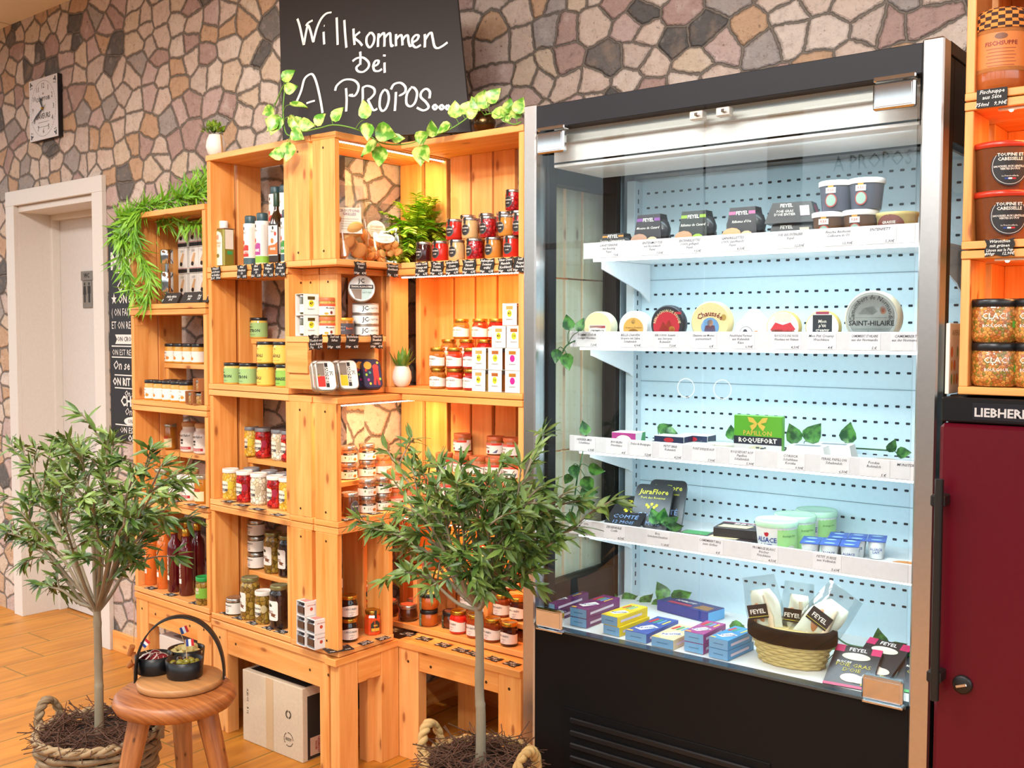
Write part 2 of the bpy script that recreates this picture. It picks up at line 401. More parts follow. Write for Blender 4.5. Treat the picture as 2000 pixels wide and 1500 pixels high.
def mat_ceiling():
    t = NT('ceiling_tiles'); b = t.n.new('ShaderNodeTexBrick'); t.l.new(t.obj(), b.inputs['Vector']); b.offset = 0
    for k, v in (('Scale', 1.6), ('Mortar Size', .012), ('Brick Width', 1.0), ('Row Height', 1.0)): b.inputs[k].default_value = v
    b.inputs['Color1'].default_value = lin('#e9dfd0'); b.inputs['Color2'].default_value = lin('#e4d9c9'); b.inputs['Mortar'].default_value = lin('#b9ad9c')
    return t.done(b.outputs[0], .8)
struct('ceiling', MB().box(-6.2, 1.8, -2.0, 3.1, ZC, ZC + .06, 0), mat_ceiling())
SKIRT = FLOORM
bs = MB(); bs.box(-1.54, -.02, -.012, 0, 0, .088); o = struct('baseboard_left', bs, WOOD); o.matrix_world = MA_
bs = MB(); bs.box(-2.6, -2.588, 2.40, 2.95, 0, .088); struct('baseboard_return', bs, WOOD)
bs = MB(); bs.box(-2.588, 1.2, 2.938, 2.95, 0, .088); struct('baseboard_back', bs, WOOD)
trim = MB(); trim.box(-1.535, -.02, -.006, .0, ZC - .03, ZC); o = struct('trim_1', trim, WHITEP); o.matrix_world = MA_
# door with white casing, deep jamb and recessed leaf
DOORW = pm('#dcd5cc', .45); LEAFW = pm('#d6d1cd', .5)
dm = MB(); dm.box(-2.40, -1.60, .195, .235, .006, 1.985); dr = struct('door_1', dm, LEAFW); dr.matrix_world = MA_
c = MB(); c.box(-2.455, -2.37, -.022, .0, 0, 1.995); c.box(-1.632, -1.545, -.022, 0, 0, 1.995); c.box(-2.455, -1.545, -.022, 0, 1.995, 2.065); part('casing', c, DOORW, dr)
c = MB(); c.box(-2.40, -2.37, 0, .195, 0, 1.99); c.box(-1.632, -1.60, 0, .195, 0, 1.99); c.box(-2.37, -1.632, 0, .195, 1.965, 1.995); part('jamb', c, DOORW, dr)
c = MB(); c.box(-2.372, -2.35, .155, .195, 0, 1.965); c.box(-1.652, -1.63, .155, .195, 0, 1.965); c.box(-2.35, -1.65, .155, .195, 1.94, 1.966); part('door_stop', c, DOORW, dr)
# WC sign on the door leaf
SG = pm('#8d8983', .35, .6); SD = pm('#211f1d', .6)
def on_wall(o, s, d, z): o.matrix_world = MA_ @ Matrix.Translation((s, d, z)); return o
t = thing('toilet_sign', 'grey metal toilet sign with WC plate and two figures on the door', 'sign'); on_wall(t, -2.085, .193, 1.595)
part('plate', MB().box(-.057, .057, -.004, 0, .044, .088), SG, t)
part('plate', MB().box(-.043, .043, -.004, 0, -.088, .042), SG, t)
part('lettering', txt('WC', .03, .02), SD, t, (0, -.0046, .066))
for sx_, fem in ((-.021, 1), (.021, 0)):
    m = MB(); y = -.0046
    def pg(pts): m.add([(sx_ + px_, y, pz) for px_, pz in pts], [tuple(range(len(pts)))])
    pg([(.0065 * math.cos(a * PI / 5), .027 + .0075 * math.sin(a * PI / 5)) for a in range(10)])
    if fem: pg([(-.009, .017), (-.014, -.024), (.014, -.024), (.009, .017)]); pg([(-.007, -.024), (-.006, -.062), (.006, -.062), (.007, -.024)])
    else: pg([(-.013, .017), (-.013, -.02), (.013, -.02), (.013, .017)]); pg([(-.008, -.02), (-.008, -.062), (.008, -.062), (.008, -.02)])
    part('pictogram', m, SD, t)
# wall clock
t = thing('wall_clock', 'rectangular white wall clock with ornate corners and black hands', 'clock'); on_wall(t, -2.045, -.0225, 2.412)
part('case', MB().box(-.136, .136, 0, .0215, -.14, .14, .001), BLACKP, t)
part('dial', MB().box(-.134, .134, -.002, .001, -.139, .139), pm('#d9d4d3', .5), t)
ink = pm('#5b5755', .7); dk = pm('#211e1d', .6)
for n in range(12):
    a = PI / 2 - n * PI / 6; part('numeral', txt(str(n or 12), .034), ink, t, (.098 * math.cos(a), -.0026, .102 * math.sin(a)))
part('lettering', txt('COMPTOIR', .026, .02), ink, t, (0, -.0026, .042)); part('lettering', txt('SAVEURS', .033, .02), ink, t, (0, -.0026, -.035))
part('lettering', txt('de', .018, 0, .3), ink, t, (0, -.0026, .068))
m = MB()
for k in range(60):
    a = k * PI / 30; m.add([(.118 * math.cos(a + d) * r, -.0025, .124 * math.sin(a + d) * r) for d, r in ((-.03, 1), (.03, 1), (.03, 1.015), (-.03, 1.015))], [(0, 1, 2, 3)])
for sx_ in (-1, 1):
    for sz in (-1, 1):
        for q in range(7):
            a = q * .9; rr = .005 + .004 * q; m.ball((sx_ * (.122 - rr * abs(math.cos(a))), -.0025, sz * (.126 - rr * abs(math.sin(a)))), .0055 - .0004 * q, 6, 4, (1, .1, 1))
m.add([(-.05, -.0025, -.062), (.05, -.0025, -.062), (.05, -.0025, -.0605), (-.05, -.0025, -.0605)], [(0, 1, 2, 3)])
m.add([(-.055, -.0025, -.083), (.055, -.0025, -.083), (.055, -.0025, -.0815), (-.055, -.0025, -.0815)], [(0, 1, 2, 3)])
part('ornament', m, dk, t)
def hand(name, ang, ln, w):
    m = MB(); m.add([(0, -.006, -w * .5), (ln * .55, -.006, -w), (ln * .75, -.006, -w * .3), (ln, -.006, 0), (ln * .75, -.006, w * .3), (ln * .55, -.006, w), (0, -.006, w * .5), (-ln * .3, -.006, 0)], [(0, 1, 2, 3, 4, 5, 6, 7)])
    part(name, m, dk, t, rot=(0, -ang, 0))
hand('hour_hand', R(118), .075, .007); hand('minute_hand', R(208), .13, .006)
part('hub', MB().ball((0, -.007, 0), .006), pm('#b8963f', .3, 1), t)
# tall French text poster beside the door
t = thing('text_poster', 'tall black poster of white French lettering behind the left crates', 'poster'); on_wall(t, -1.31, -.012, 1.39)
part('panel', MB().box(-.21, .21, 0, .012, -.46, .455), pm('#1b191c', .6), t)
pw = pm('#e6e2dc', .7)
for s_, z, sz, b, sh in (('DANS CETTE', .385, .04, .01, 0), ('MAISON', .30, .105, .02, 0), ("On s'aime", .195, .07, .01, .2), ("\u2605 ON S'EMBRASSE", .14, .05, .02, 0), ('( ON FAIT DES ERREURS', .085, .045, 0, 0),
                         ('ET ON RECOMMENCE )', .03, .045, 0, 0), ('ON EST RECONNAISSANT', -.085, .035, 0, 0), ('On se pardonne', -.14, .055, .01, .2), ('ON RIT BEAUCOUP', -.21, .045, .03, 0),
                         ('On se donne', -.258, .035, .01, .2), ('CHANCE', -.292, .06, .03, 0), ('On essaye', -.335, .045, 0, .3), ('... ON EST ENSEMBLE', -.415, .036, .01, 0), ('ON EST', -.448, .04, .03, 0)):
    mm = txt(s_, sz, b, sh); w = max((v.co.x for v in mm.vertices)) - min((v.co.x for v in mm.vertices))
    o = part('lettering', mm, pw, t, (0, -.0015, z)); o.scale.x = min(1, .37 / w)
m = MB()
for z, w in ((.252, .16), (.235, .0), (-.183, .17), (-.238, .17), (-.06, .19), (-.107, .19), (-.395, .17)):
    if w: m.add([(-w, -.0013, z), (w, -.0013, z), (w, -.0013, z + .005), (-w, -.0013, z + .005)], [(0, 1, 2, 3)])
m.add([(-.16, -.0013, -.048), (.16, -.0013, -.048), (.145, -.0013, -.028), (.16, -.0013, -.008), (-.16, -.0013, -.008), (-.145, -.0013, -.028)], [(0, 1, 2, 3, 4, 5)])
m.add([(.1 * math.cos(a * PI / 8), -.0013, -.375 + .022 * math.sin(a * PI / 8)) for a in range(16)], [tuple(range(16))])
part('ruling', m, pw, t)
part('lettering', txt('ON CROIT AUX REVES', .028, .01), pm('#1b191c', .6), t, (0, -.002, -.028)); part('lettering', txt('ON RIGOLE', .026), pm('#1b191c', .6), t, (0, -.002, -.375))

# shop front behind the viewer (seen as reflections)
wf = MB(); FR = pm('#b9b6b2', .5); YW = -1.95
for x0, x1 in ((-5.6, -5.45), (-4.14, -4.02), (-2.88, -2.68), (-1.30, -1.17), (.3, .45), (1.65, 1.8)): wf.box(x0, x1, YW - .05, YW + .05, 0, 2.86)
wf.box(-5.6, 1.8, YW - .05, YW + .05, 0, .25); wf.box(-5.6, 1.8, YW - .05, YW + .05, 2.83, 2.86); wf.box(-5.6, 1.8, YW - .03, YW + .03, 2.02, 2.06)
wn1 = struct('window_1', wf, FR)
for x0, x1 in ((-5.45, -4.14), (-4.02, -2.88), (-2.68, -1.30), (-1.17, .3), (.45, 1.65)): part('pane', MB().box(x0, x1, YW - .004, YW + .004, .25, 2.83, 0), CLEAR, wn1)
o = part('lettering', txt('A PROPOS', .13), pm('#6d7a82', .7), wn1, (-2.22, YW - .008, 2.44)); o.scale.x = .8

# ------------------------------------------------------------------ crates, benches, risers
def crate(name_label, M, x0, w, d, z0, h, group, back=False, led=None, lslat=True, rslat=True, th=.02, sw=.1, front_gap=0, nled=48, lcol=(1, .42, .12), lw_=2.7, backx=None, cat='crate', lz=0):
    """wooden display crate lying on its side: front is local -Y at y=0"""
    t = thing('pine_crate', name_label, cat, group=group); t.matrix_world = M @ Matrix.Translation((x0, 0, z0))
    hb = d * .49
    for nm, za, zb in (('bottom_board', 0.0015, th), ('top_board', h - th, h - .0005)):
        m = MB(); m.box(0, w, 0, hb, za, zb); m.box(0, w, hb + .006, d, za, zb); part(nm, m, WOOD, t)
    for sd, xa, use in (('l', 0, lslat), ('r', w - th, rslat)):
        if not use: continue
        for ya in (0.004, d - sw - .004):
            zb = max(th, lz if sd == 'l' else 0); o = part('side_slat', MB().box(xa, xa + th, ya, ya + sw, zb, h - th), WOOD, t)
            yy = ya + sw * .5
            if 1:
                mm = MB()
                for z in ((.045, h - .045) if not lz else (h - .045,)):
                    cx = xa - .0008 if sd == 'l' else xa + th + .0008
                    mm.add([(cx, yy + .004 * math.cos(k * PI / 4), z + .004 * math.sin(k * PI / 4)) for k in range(8)], [tuple(range(8))])
                part('screw', mm, pm('#5a4630', .3, .8), o)
    if back:
        x = backx[0] if backx else th; x1 = backx[1] if backx else w - th
        while x < x1 - .03:
            ww = min(.086, x1 - x); part('back_slat', MB().box(x, x + ww, d - th, d - .001, th, h - th), WOOD, t); x += ww + random.choice((.008, .014, .02))
    if led:
        l0, l1 = led; m = MB(); m.box(l0, l1, .012, .022, h - th - .005, h - th - .0005, 0); s_ = part('led_strip', m, pm('#f4e6d0', .6), t)
        m = MB(); n = nled
        for k in range(n): x = l0 + (k + .5) * (l1 - l0) / n; m.ball((x, .017, h - th - .006), .0042, 6, 4, (1.0, 1, .7))
        part('led', m, LEDW, s_)
        p = t.matrix_world @ Vector(((l0 + l1) / 2, .03, h - th - .012))
        l = bpy.data.lights.new('led_light', 'AREA'); l.shape = 'RECTANGLE'; l.size = (l1 - l0) * .8; l.size_y = .012; l.energy = lw_ * (l1 - l0); l.color = lcol
        lo = bpy.data.objects.new('led_light', l); COL.objects.link(lo); lo.matrix_world = Matrix.Translation(p) @ t.matrix_world.to_3x3().to_4x4() @ Matrix.Rotation(R(25), 4, 'X')
    return t
def bench(label, M, x0, w, d, h, legs, lw=.088, lt=.045, back_legs=True, lw2=None, ah=.088):
    t = thing('pine_bench', label, 'bench'); t.matrix_world = M @ Matrix.Translation((x0, 0, 0))
    m = MB(); m.box(0, w, -.002, d * .5, h - .022, h); m.box(0, w, d * .5 + .003, d, h - .022, h); part('top', m, WOOD, t)
    part('apron', MB().box(legs[0] + lw, legs[1] - .0005, .006, .03, h - .022 - ah, h - .022), WOOD, t)
    for x in legs:
        lw_ = lw2 if lw2 and x > legs[0] else lw
        part('leg', MB().box(x, x + lw_, .004, .004 + lt, 0, h - .022), WOOD, t)
        if back_legs: part('leg', MB().box(x, x + lw_, d - lt, d, 0, h - .022), WOOD, t)
    mm = MB()
    for x, z in ((legs[0] + lw / 2, h - .06), (legs[0] + lw + .05, h - .065), (legs[1] - .05, h - .065), (legs[1] + lw / 2, h - .06)):
        mm.add([(x + .005 * math.cos(k * PI / 4), .0035 if x < legs[0] + lw or x > legs[1] else .0052, z + .005 * math.sin(k * PI / 4)) for k in range(8)], [tuple(range(8))])
    part('screw', mm, pm('#5a4630', .3, .8), t)
    return t
def riser(label, M, x0, w, y0, d, z0, h, th=.018, group='wooden step shelves inside the crates'):
    t = thing('step_shelf', label, 'shelf', group=group); t.matrix_world = M @ Matrix.Translation((x0, y0, z0 + .0005))
    part('shelf_board', MB().box(0, w, 0, d, h - th, h), WOOD, t)
    part('support', MB().box(0.004, .022, .004, d - .004, 0, h - th), WOOD, t); part('support', MB().box(w - .022, w - .004, .004, d - .004, 0, h - th), WOOD, t)
    return t
MRA = Matrix.Translation((-3.64, 2.20, 0)) @ Matrix.Rotation(R(-3), 4, 'Z')
MRB = Matrix.Translation((-2.36, 2.14, 0)) @ Matrix.Rotation(R(90), 4, 'Z')
MRC = Matrix.Translation((0, 2.405, 0))
G1, G2, G3, G4 = 'crates of the low left stack', 'crates of the tall stack left of the corner', 'crates of the corner stack', 'crates of the stack beside the glass cabinet'
LZ = [.40, .759, 1.118, 1.477]; MZ = [.392, .794, 1.196, 1.598]
nm4 = ['bottom', 'second', 'third', 'topmost']
for i, z in enumerate(LZ): crate(f'{nm4[i]} pine crate of the low stack nearest the door', MRA, .066, .514, .212, z, .359 if i < 3 else .361, G1)
for i, z in enumerate(MZ): crate(f'{nm4[i]} pine crate of the tall stack under the white egg pot', MRA, .594, .454, .216, z, .402, G2, sw=.098)
for i, z in enumerate(MZ):
    w = (.24, .525, .215, .525)[i]
    crate(f'{nm4[i]} pine crate of the corner stack facing right', MRB @ Matrix.Translation((.065, .065, 0)) if i == 2 else MRB, 0, w, .17 if i == 2 else .226, z, .402, G3, led=(.02, w - .02) if i in (1, 3) else None, sw=.08 if i == 2 else .1, nled=44, lcol=(1, .66, .34), lw_=4.6, lz=.19 if i == 2 else 0)
for i, z in enumerate(MZ):
    x0 = (-2.585, -2.345, -2.42, -2.345)[i]
    crate(f'{nm4[i]} slat-backed pine crate beside the glass cabinet', MRC @ Matrix.Translation((0, .085 if i == 0 else 0, 0)), x0, -1.852 - x0, .235, z, .402, G4, back=True, sw=.086, led=(.06 if i == 2 else .05, -1.87 - x0) if i in (0, 2) else None, lslat=i % 2 == 0)
bench('pine bench under the low left crates, white box beneath', MRA, .07, .512, .215, .398, (0, .424))
bench('pine bench at the corner with a wine carton beneath', MRA, .594, .64, .21, .39, (0, .596), lw2=.044)
t = thing('pine_bench', 'low pine bench under the right crates behind the slim olive tree', 'bench'); t.matrix_world = MRC
m = MB(); m.box(-2.36, -1.85, -.012, .1, .368, .39); m.box(-2.36, -1.85, .103, .33, .368, .39); part('top', m, WOOD, t)
part('apron', MB().box(-2.272, -1.942, .0, .022, .30, .368), WOOD, t)
for xa in (-2.36, -1.94):
    part('leg', MB().box(xa, xa + .088, -.004, .036, 0, .368), WOOD, t); part('leg', MB().box(xa, xa + .088,   .29, .33, 0, .368), WOOD, t)
mm = MB()
for x, z in ((-2.316, .325), (-2.22, .325), (-1.99, .325), (-1.897, .325)): mm.add([(x + .005 * math.cos(k * PI / 4), -.0046 if x < -2.3 or x > -1.93 else -.0006, z + .005 * math.sin(k * PI / 4)) for k in range(8)], [tuple(range(8))])
part('screw', mm, pm('#5a4630', .3, .8), t)
# end face of the corner bench toward the right: two legs with a short apron between
t = thing('pine_bench', 'short pine bench end with two legs at the inner corner', 'bench'); t.matrix_world = MRB
part('top', MB().box(-.018, .262, -.004, .045, .368, .391), WOOD, t)
part('apron', MB().box(.083, .182, .002, .024, .29, .368), WOOD, t)
for ya in (0, .182): part('leg', MB().box(ya, ya + .08, 0, .04, 0, .368), WOOD, t)
# planks of the next stack, seen through the cabinet's side glass
t = thing('plank_panel', 'knotty plank panel, painted pale as lit, seen through the cabinet side glass', 'panel')
for k, (ya, yb) in enumerate(((2.36, 2.455), (2.468, 2.545), (2.556, 2.69))):
    for za, zb in ((.0, .52), (.524, 1.05), (1.054, 1.55), (1.554, 1.93)): part('plank', MB().box(-1.76, -1.742, ya, yb, za, zb), LITPINE, t)
# ------------------------------------------------------------------ goods: prototypes
def arc_mesh(r, z0, z1, span, seg=14, wave=0, off=0.0):
    mb = MB(); vs = []; seg = max(seg, int(span / .11) + 1)
    for k in range(seg + 1):
        a = -span / 2 + span * k / seg + off; x, y = r * math.sin(a), -r * math.cos(a)
        vs += [(x, y, z0), (x, y, z1 + (wave * math.cos(a * 2.2) if wave else 0))]
    return mb.add(vs, [(2 * k, 2 * k + 2, 2 * k + 3, 2 * k + 1) for k in range(seg)], [[(k / seg, 0), ((k + 1) / seg, 0), ((k + 1) / seg, 1), (k / seg, 1)] for k in range(seg)], True).mesh()
def disc(rx, rz, n=20): return [(rx * math.cos(2 * PI * k / n), rz * math.sin(2 * PI * k / n)) for k in range(n)]
def bent_poly(pts, r, cx=0, cz=0, eps=0):
    """flat polygon wrapped on a jar of radius r as a fan"""
    bm = bmesh.new(); bm.faces.new([bm.verts.new((cx + x, 0, cz + z)) for x, z in pts])
    lo, hi = min(p[0] for p in pts) + cx, max(p[0] for p in pts) + cx; n = int((hi - lo) / (r * .13))
    for k in range(1, n + 1):
        bmesh.ops.bisect_plane(bm, geom=bm.verts[:] + bm.edges[:] + bm.faces[:], plane_co=(lo + (hi - lo) * k / (n + 1), 0, 0), plane_no=(1, 0, 0), dist=1e-6)
    for v in bm.verts: a = v.co.x / r; v.co = (r * math.sin(a), -r * math.cos(a), v.co.z)
    m = bpy.data.meshes.new('print'); bm.to_mesh(m); bm.free(); m.materials.append(None); return m
def flat_poly(pts, y=0, cx=0, cz=0): return MB().add([(cx + x, y, cz + z) for x, z in pts], [tuple(range(len(pts)))]).mesh()
def rect(w, h): return [(-w / 2, -h / 2), (w / 2, -h / 2), (w / 2, h / 2), (-w / 2, h / 2)]
def rrect(w, h, r, n=4):
    o = []
    for cx, cz, a0 in ((w / 2 - r, h / 2 - r, 0), (-w / 2 + r, h / 2 - r, 90), (-w / 2 + r, -h / 2 + r, 180), (w / 2 - r, -h / 2 + r, 270)):
        for k in range(n + 1): a = R(a0 + 90 * k / n); o.append((cx + r * math.cos(a), cz + r * math.sin(a)))
    return o
def jar(r, h, lidh, lid, content, lab=None, lz=(.25, .75), span=3.6, let=(), marks=(), style='straight', seg=24, top=None, wave=0, lo=0.0, extra=()):
    """prototype: list of (part name, mesh, material, parent index)"""
    hb = h - lidh; rl = r * .97
    if style == 'straight': P = [(r * .86, 0), (r * .97, .003), (r, .008), (r, hb - .01), (r * .93, hb - .003), (r * .93, hb)]
    elif style == 'neck': P = [(r * .86, 0), (r * .97, .003), (r, .008), (r, hb - .02), (r * .97, hb - .013), (r * .84, hb - .005), (r * .84, hb)]; rl = r * .9
    elif style == 'squat': P = [(r * .72, 0), (r * .9, .004), (r * 1.0, hb * .3), (r * 1.0, hb * .55), (r * .9, hb * .85), (r * .86, hb)]; rl = r * .92
    elif style == 'taper': P = [(r * .8, 0), (r * .84, .003), (r * .98, hb - .006), (r, hb)]; rl = r * 1.02
    elif style == 'waist': P = [(r * .82, 0), (r * .98, .005), (r, hb * .1), (r * .97, hb * .18), (r * .95, hb * .22), (r * .95, hb * .66), (r, hb * .72), (r, hb * .84), (r * .9, hb * .95), (r * .9, hb)]; rl = r * .98
    body = MB().lathe(P, 32 if seg == 24 else seg, smooth=seg > 14).mesh()
    L = MB().lathe([(rl, hb - .001), (rl * 1.01, hb + .001), (rl * 1.01, h - .002), (rl * .97, h), (rl * .9, h), (rl * .86, h - .0012), (0, h - .0012)], 24).mesh()
    out = [('jar_body', body, content, -1), ('lid', L, lid, -1)]
    if lab:
        li = len(out); out.append(('label', arc_mesh(r * (1.010 if style != 'taper' else .96), hb * lz[0], hb * lz[1], span, wave=wave, off=lo), lab, -1))
        for s_, size, z, col, x, bold in let:
            m = txt(s_, size, bold, 0, 'CENTER', 1, 0, 1, r * (1.024 if style != 'taper' else .975))
            out.append(('lettering', m, col, li, (0, 0, hb * z), x / r + lo))
        for pts, cx, z, col in marks: out.append(('print', bent_poly(pts, r * (1.017 if style != 'taper' else .968), cx, hb * z), col, li))
    return out + list(extra)
def jn(c, rough=.1): return pm(c, rough, 0, .6, .5, .1)
SIZE = dict(must=(.027, .075), amber=(.029, .10), pot=(.034, .114), juiceo=(.027, .246), juicer=(.027, .246), green=(.028, .1), mayo=(.0305, .073), aioli=(.0305, .073), bearn=(.0305, .073), pyw=(.0285, .107), prw=(.0285, .107), pww=(.0285, .107), pyg=(.0285, .107), prg=(.0285, .107), pwg=(.0285, .107),
            olive=(.033, .144), dolive=(.033, .144), olivew=(.03, .116), tap=(.031, .058), od=(.026, .064), eo=(.0268, .065), er=(.0268, .065), ed=(.0268, .065), jr=(.0285, .074), jo=(.0285, .074), jb=(.0285, .074), jd=(.0285, .074), jk=(.0285, .073), honey=(.027, .08), ril=(.0298, .054), orf=(.0298, .06), ors=(.0298, .06), orc=(.0298, .06), mou=(.0265, .06), butter=(.029, .058),
            brn=(.0285, .074), sqr=(.033, .055), sqg=(.033, .055), sqd=(.033, .055), s47=(.027, .066), s43=(.027, .066), s10=(.027, .066), spk=(.027, .066), cube=(.0242, .0465), oilr=(.0235, .168), oilp=(.0235, .168), oilg=(.0235, .168), noix=(.021, .228), ocan=(.031, .16))
for k_ in ('or', 'oc', 'ox', 'oo'): SIZE[k_] = SIZE['od']
def put(name, proto, M, label, cat, group=None):
    t = link(name, None, None); t.empty_display_size = .03; t.matrix_world = M; tag(t, label, cat, group); obs = []
    for it in proto:
        pn, me, ma, pi = it[:4]; loc = it[4] if len(it) > 4 else (0, 0, 0); rz = it[5] if len(it) > 5 else 0
        rot = rz if isinstance(rz, tuple) else (0, 0, rz)
        obs.append(link(pn, me, ma, t if pi < 0 else obs[pi], loc, rot))
    return t
K1, K2 = pm('#1a1a1c', .6), pm('#b3261e', .6)
GOLD = pm('#c99a3c', .25, .9); SILV = pm('#c4c2bd', .25, .9); TERRA = pm('#c56a3c', .45); LIDB = pm('#19191b', .3); LIDG = pm('#8b9096', .35, .3); LIDW = pm('#e9e4da', .3)
PAPER = pm('#efe9df', .6); PAPER2 = pm('#e3e6e6', .6)
HONEYM = jn('#e0a032'); OLV = mat_cells('olives_in_brine', ['#8a6a26', '#9c7a2e', '#7b5a22', '#a98a3a'], 52); DOLV = mat_cells('dark_olives', ['#2c1a18', '#3a2422', '#23140f'], 52, gap='#0c0605')
PICKY = mat_cells('yellow_pickles', ['#e9c04a', '#f0d070', '#e2ad30'], 70, gap='#8a6a20'); PICKR = mat_cells('red_peppers', ['#b5121a', '#8e0c14', '#cf2a22'], 60, gap='#3d0407'); PICKW = mat_cells('garlic_cloves', ['#e8dcc0', '#d9caa4', '#f0e7d2'], 62, gap='#6f6240')
MUST = jn('#d9a13c'); BROWN = mat_cells('pate', ['#9a5f35', '#a96c40', '#8a5330'], 150, gap='#5a3216')
FRB, FRR, FRW = pm('#1c3f8f', .6), pm('#c8202c', .6), pm('#f1efea', .6)
def flagband(r, z0, z1, a):
    return [('ribbon', arc_mesh(r * 1.015, z0, z1, .12, 3, off=a + o_), m_, -1) for o_, m_ in ((-.12, FRB), (0, FRW), (.12, FRR))]
KIND = {}
def kind(k, name, cat, desc, r, h, proto):
    tr, th = SIZE.get(k, (r, h)); KIND[k] = dict(name=name, cat=cat, desc=desc, r=tr, h=th, proto=proto, S=Matrix.Diagonal((tr / r, tr / r, th / h, 1)))
# left stack
let_m = [('artisan', .007, .62, K1, -.008, 0), ('moutarde', .006, .42, pm('#7a5a20', .6), -.006, 0)]
def ring(r, w=.0012, n=20, a0=0, a1=2 * PI):
    return r
kind('must', 'mustard_jar', 'jar', 'black-lidded mustard jar with white label', .0275, .077, jar(.0275, .077, .011, LIDB, MUST, PAPER, (.1, .72), 4.2, let_m, [(disc(.008, .006), .004, .3, pm('#d98a2c', .6)), (disc(.003, .004), -.012, .25, pm('#4f6a26', .6))]))
kind('amber', 'honey_jar', 'jar', 'amber clip-top jar with cream label', .03, .105, jar(.03, .105, .012, pm('#b8b29c', .2, .6), jn('#c07a22'), pm('#ecdcae', .6), (.1, .5), 2.6, [('confit', .01, .3, K2, 0, .01)], [(rect(.05, .012), 0, .55, pm('#b8441f', .6))], 'straight'))
pot = MB().lathe([(.03, 0), (.036, .004), (.037, .01), (.037, .072), (.033, .083), (.027, .088), (.027, .098), (.0285, .1)], 28).mesh()
cork = MB().lathe([(.027, .1), (.030, .102), (.030, .114), (.028, .117), (0, .117)], 24).mesh()
kind('pot', 'stoneware_pot', 'jar', 'white stoneware mustard pot with cork lid', .037, .117, [('pot_body', pot, pm('#ece7de', .25, 0, .4), -1), ('cork_lid', cork, pm('#c59a68', .7), -1), ('band', arc_mesh(.0376, .012, .022, 2.4, off=-.1), pm('#b3202a', .5), 0), ('lettering', txt('Edmond Fallot', .013, .01, .3, bend=.0378), K1, 0, (0, 0, .066)), ('lettering', txt('MOUTARDE DE DIJON', .0062, .02, bend=.0379), PAPER, 2, (0, 0, .0165)),
     ('print', bent_poly(rect(.016, .008), .0377, 0, .048), K1, 0), ('print', bent_poly(rect(.014, .008), .0377, 0, .037), pm('#55504c', .6), 0)])
def bottle(r, h, liq, cap, lab=None):
    P = [(r * .9, 0), (r, .004), (r, h * .66), (r * .85, h * .75), (r * .48, h * .81), (r * .45, h * .90)]
    return [('bottle_body', MB().lathe(P, 26).mesh(), liq, -1), ('cap', MB().lathe([(r * .5, h * .895), (r * .52, h * .9), (r * .52, h * .995), (r * .48, h), (0, h)], 20).mesh(), cap, -1)]
def juice(liq):
    b = bottle(.031, .245, liq, GOLD)
    b += [('lettering', txt('AROME', .021, .02, bend=.0315), PAPER, 0, (0, 0, .1), (0, 0, -.05)), ('label', bent_poly(rect(.016, .018), .0314, 0, .055), PAPER, 0), ('lettering', txt('nectar', .007, bend=.0315), PAPER, 0, (0, 0, .135))]
    m = txt('ALAIN MILLIAT', .011, .03); m2 = m.copy()
    for v in m2.vertices: x, z = v.co.x, v.co.z; xx = -z; zz = x; v.co = (.0316 * math.sin(xx / .0316), -.0316 * math.cos(xx / .0316), zz)
    b[2] = ('lettering', m2, PAPER, 0, (0, 0, .105)); return b
kind('juiceo', 'juice_bottle', 'bottle', 'bottle of orange juice with gold cap', .031, .245, juice(jn('#e8742a')))
kind('juicer', 'juice_bottle', 'bottle', 'bottle of dark red juice with gold cap', .031, .245, juice(jn('#5a0d17')))
kind('green', 'pickle_jar', 'jar', 'small jar with bright green lid and label', .029, .105, jar(.029, .105, .014, pm('#1f9a48', .35), OLV, pm('#7fb83a', .55), (.3, .72), 5, [('BIO', .012, .52, PAPER, 0, .02)], [(disc(.009, .006), .0, .66, pm('#e8b8b0', .6))]))
kind('clip', 'clip_jar', 'jar', 'tiny spice jar in a brown card box', .022, .045, jar(.019, .04, .008, pm('#8d8a80', .3, .5), mat_cells('spice', ['#b8843c', '#c99a50', '#a06c2c'], 200)) + [('card_sleeve', MB().box(-.024, .024, -.022, .024, 0, .003).box(-.024, -.021, -.022, .024, 0, .046).box(.021, .024, -.022, .024, 0, .046).box(-.024, .024, .021, .024, 0, .046).mesh(), pm('#a5673a', .8), -1)])
# middle stack
def sauce(c, lab, word, desc, sub):
    return jar(.0345, .079, .010, LIDB, jn(c), pm(lab, .55), (.08, .86), 4.6, [(word, .015, .42, K1, 0, .03), (sub, .009, .62, K1, -.008, .02), ('illia', .008, .78, pm('#6a6a5a', .6), -.006, 0), ('sauce artisanale', .005, .2, K1, 0, 0)], (), 'straight', extra=flagband(.0345, .055, .079, -.95))
kind('mayo', 'sauce_jar', 'jar', 'mayonnaise jar with pale green label and tricolour ribbon', .0345, .079, sauce('#e6c05a', '#9cc07a', '& CITRON', 0, 'MAYO'))
kind('aioli', 'sauce_jar', 'jar', 'aioli jar with yellow label and tricolour ribbon', .0345, .079, sauce('#e6b84a', '#ecc253', 'AÏOLI', 0, ''))
kind('bearn', 'sauce_jar', 'jar', 'bearnaise jar with bright green label and tricolour ribbon', .0345, .079, sauce('#e2c050', '#8fc050', 'BEARNAISE', 0, ''))
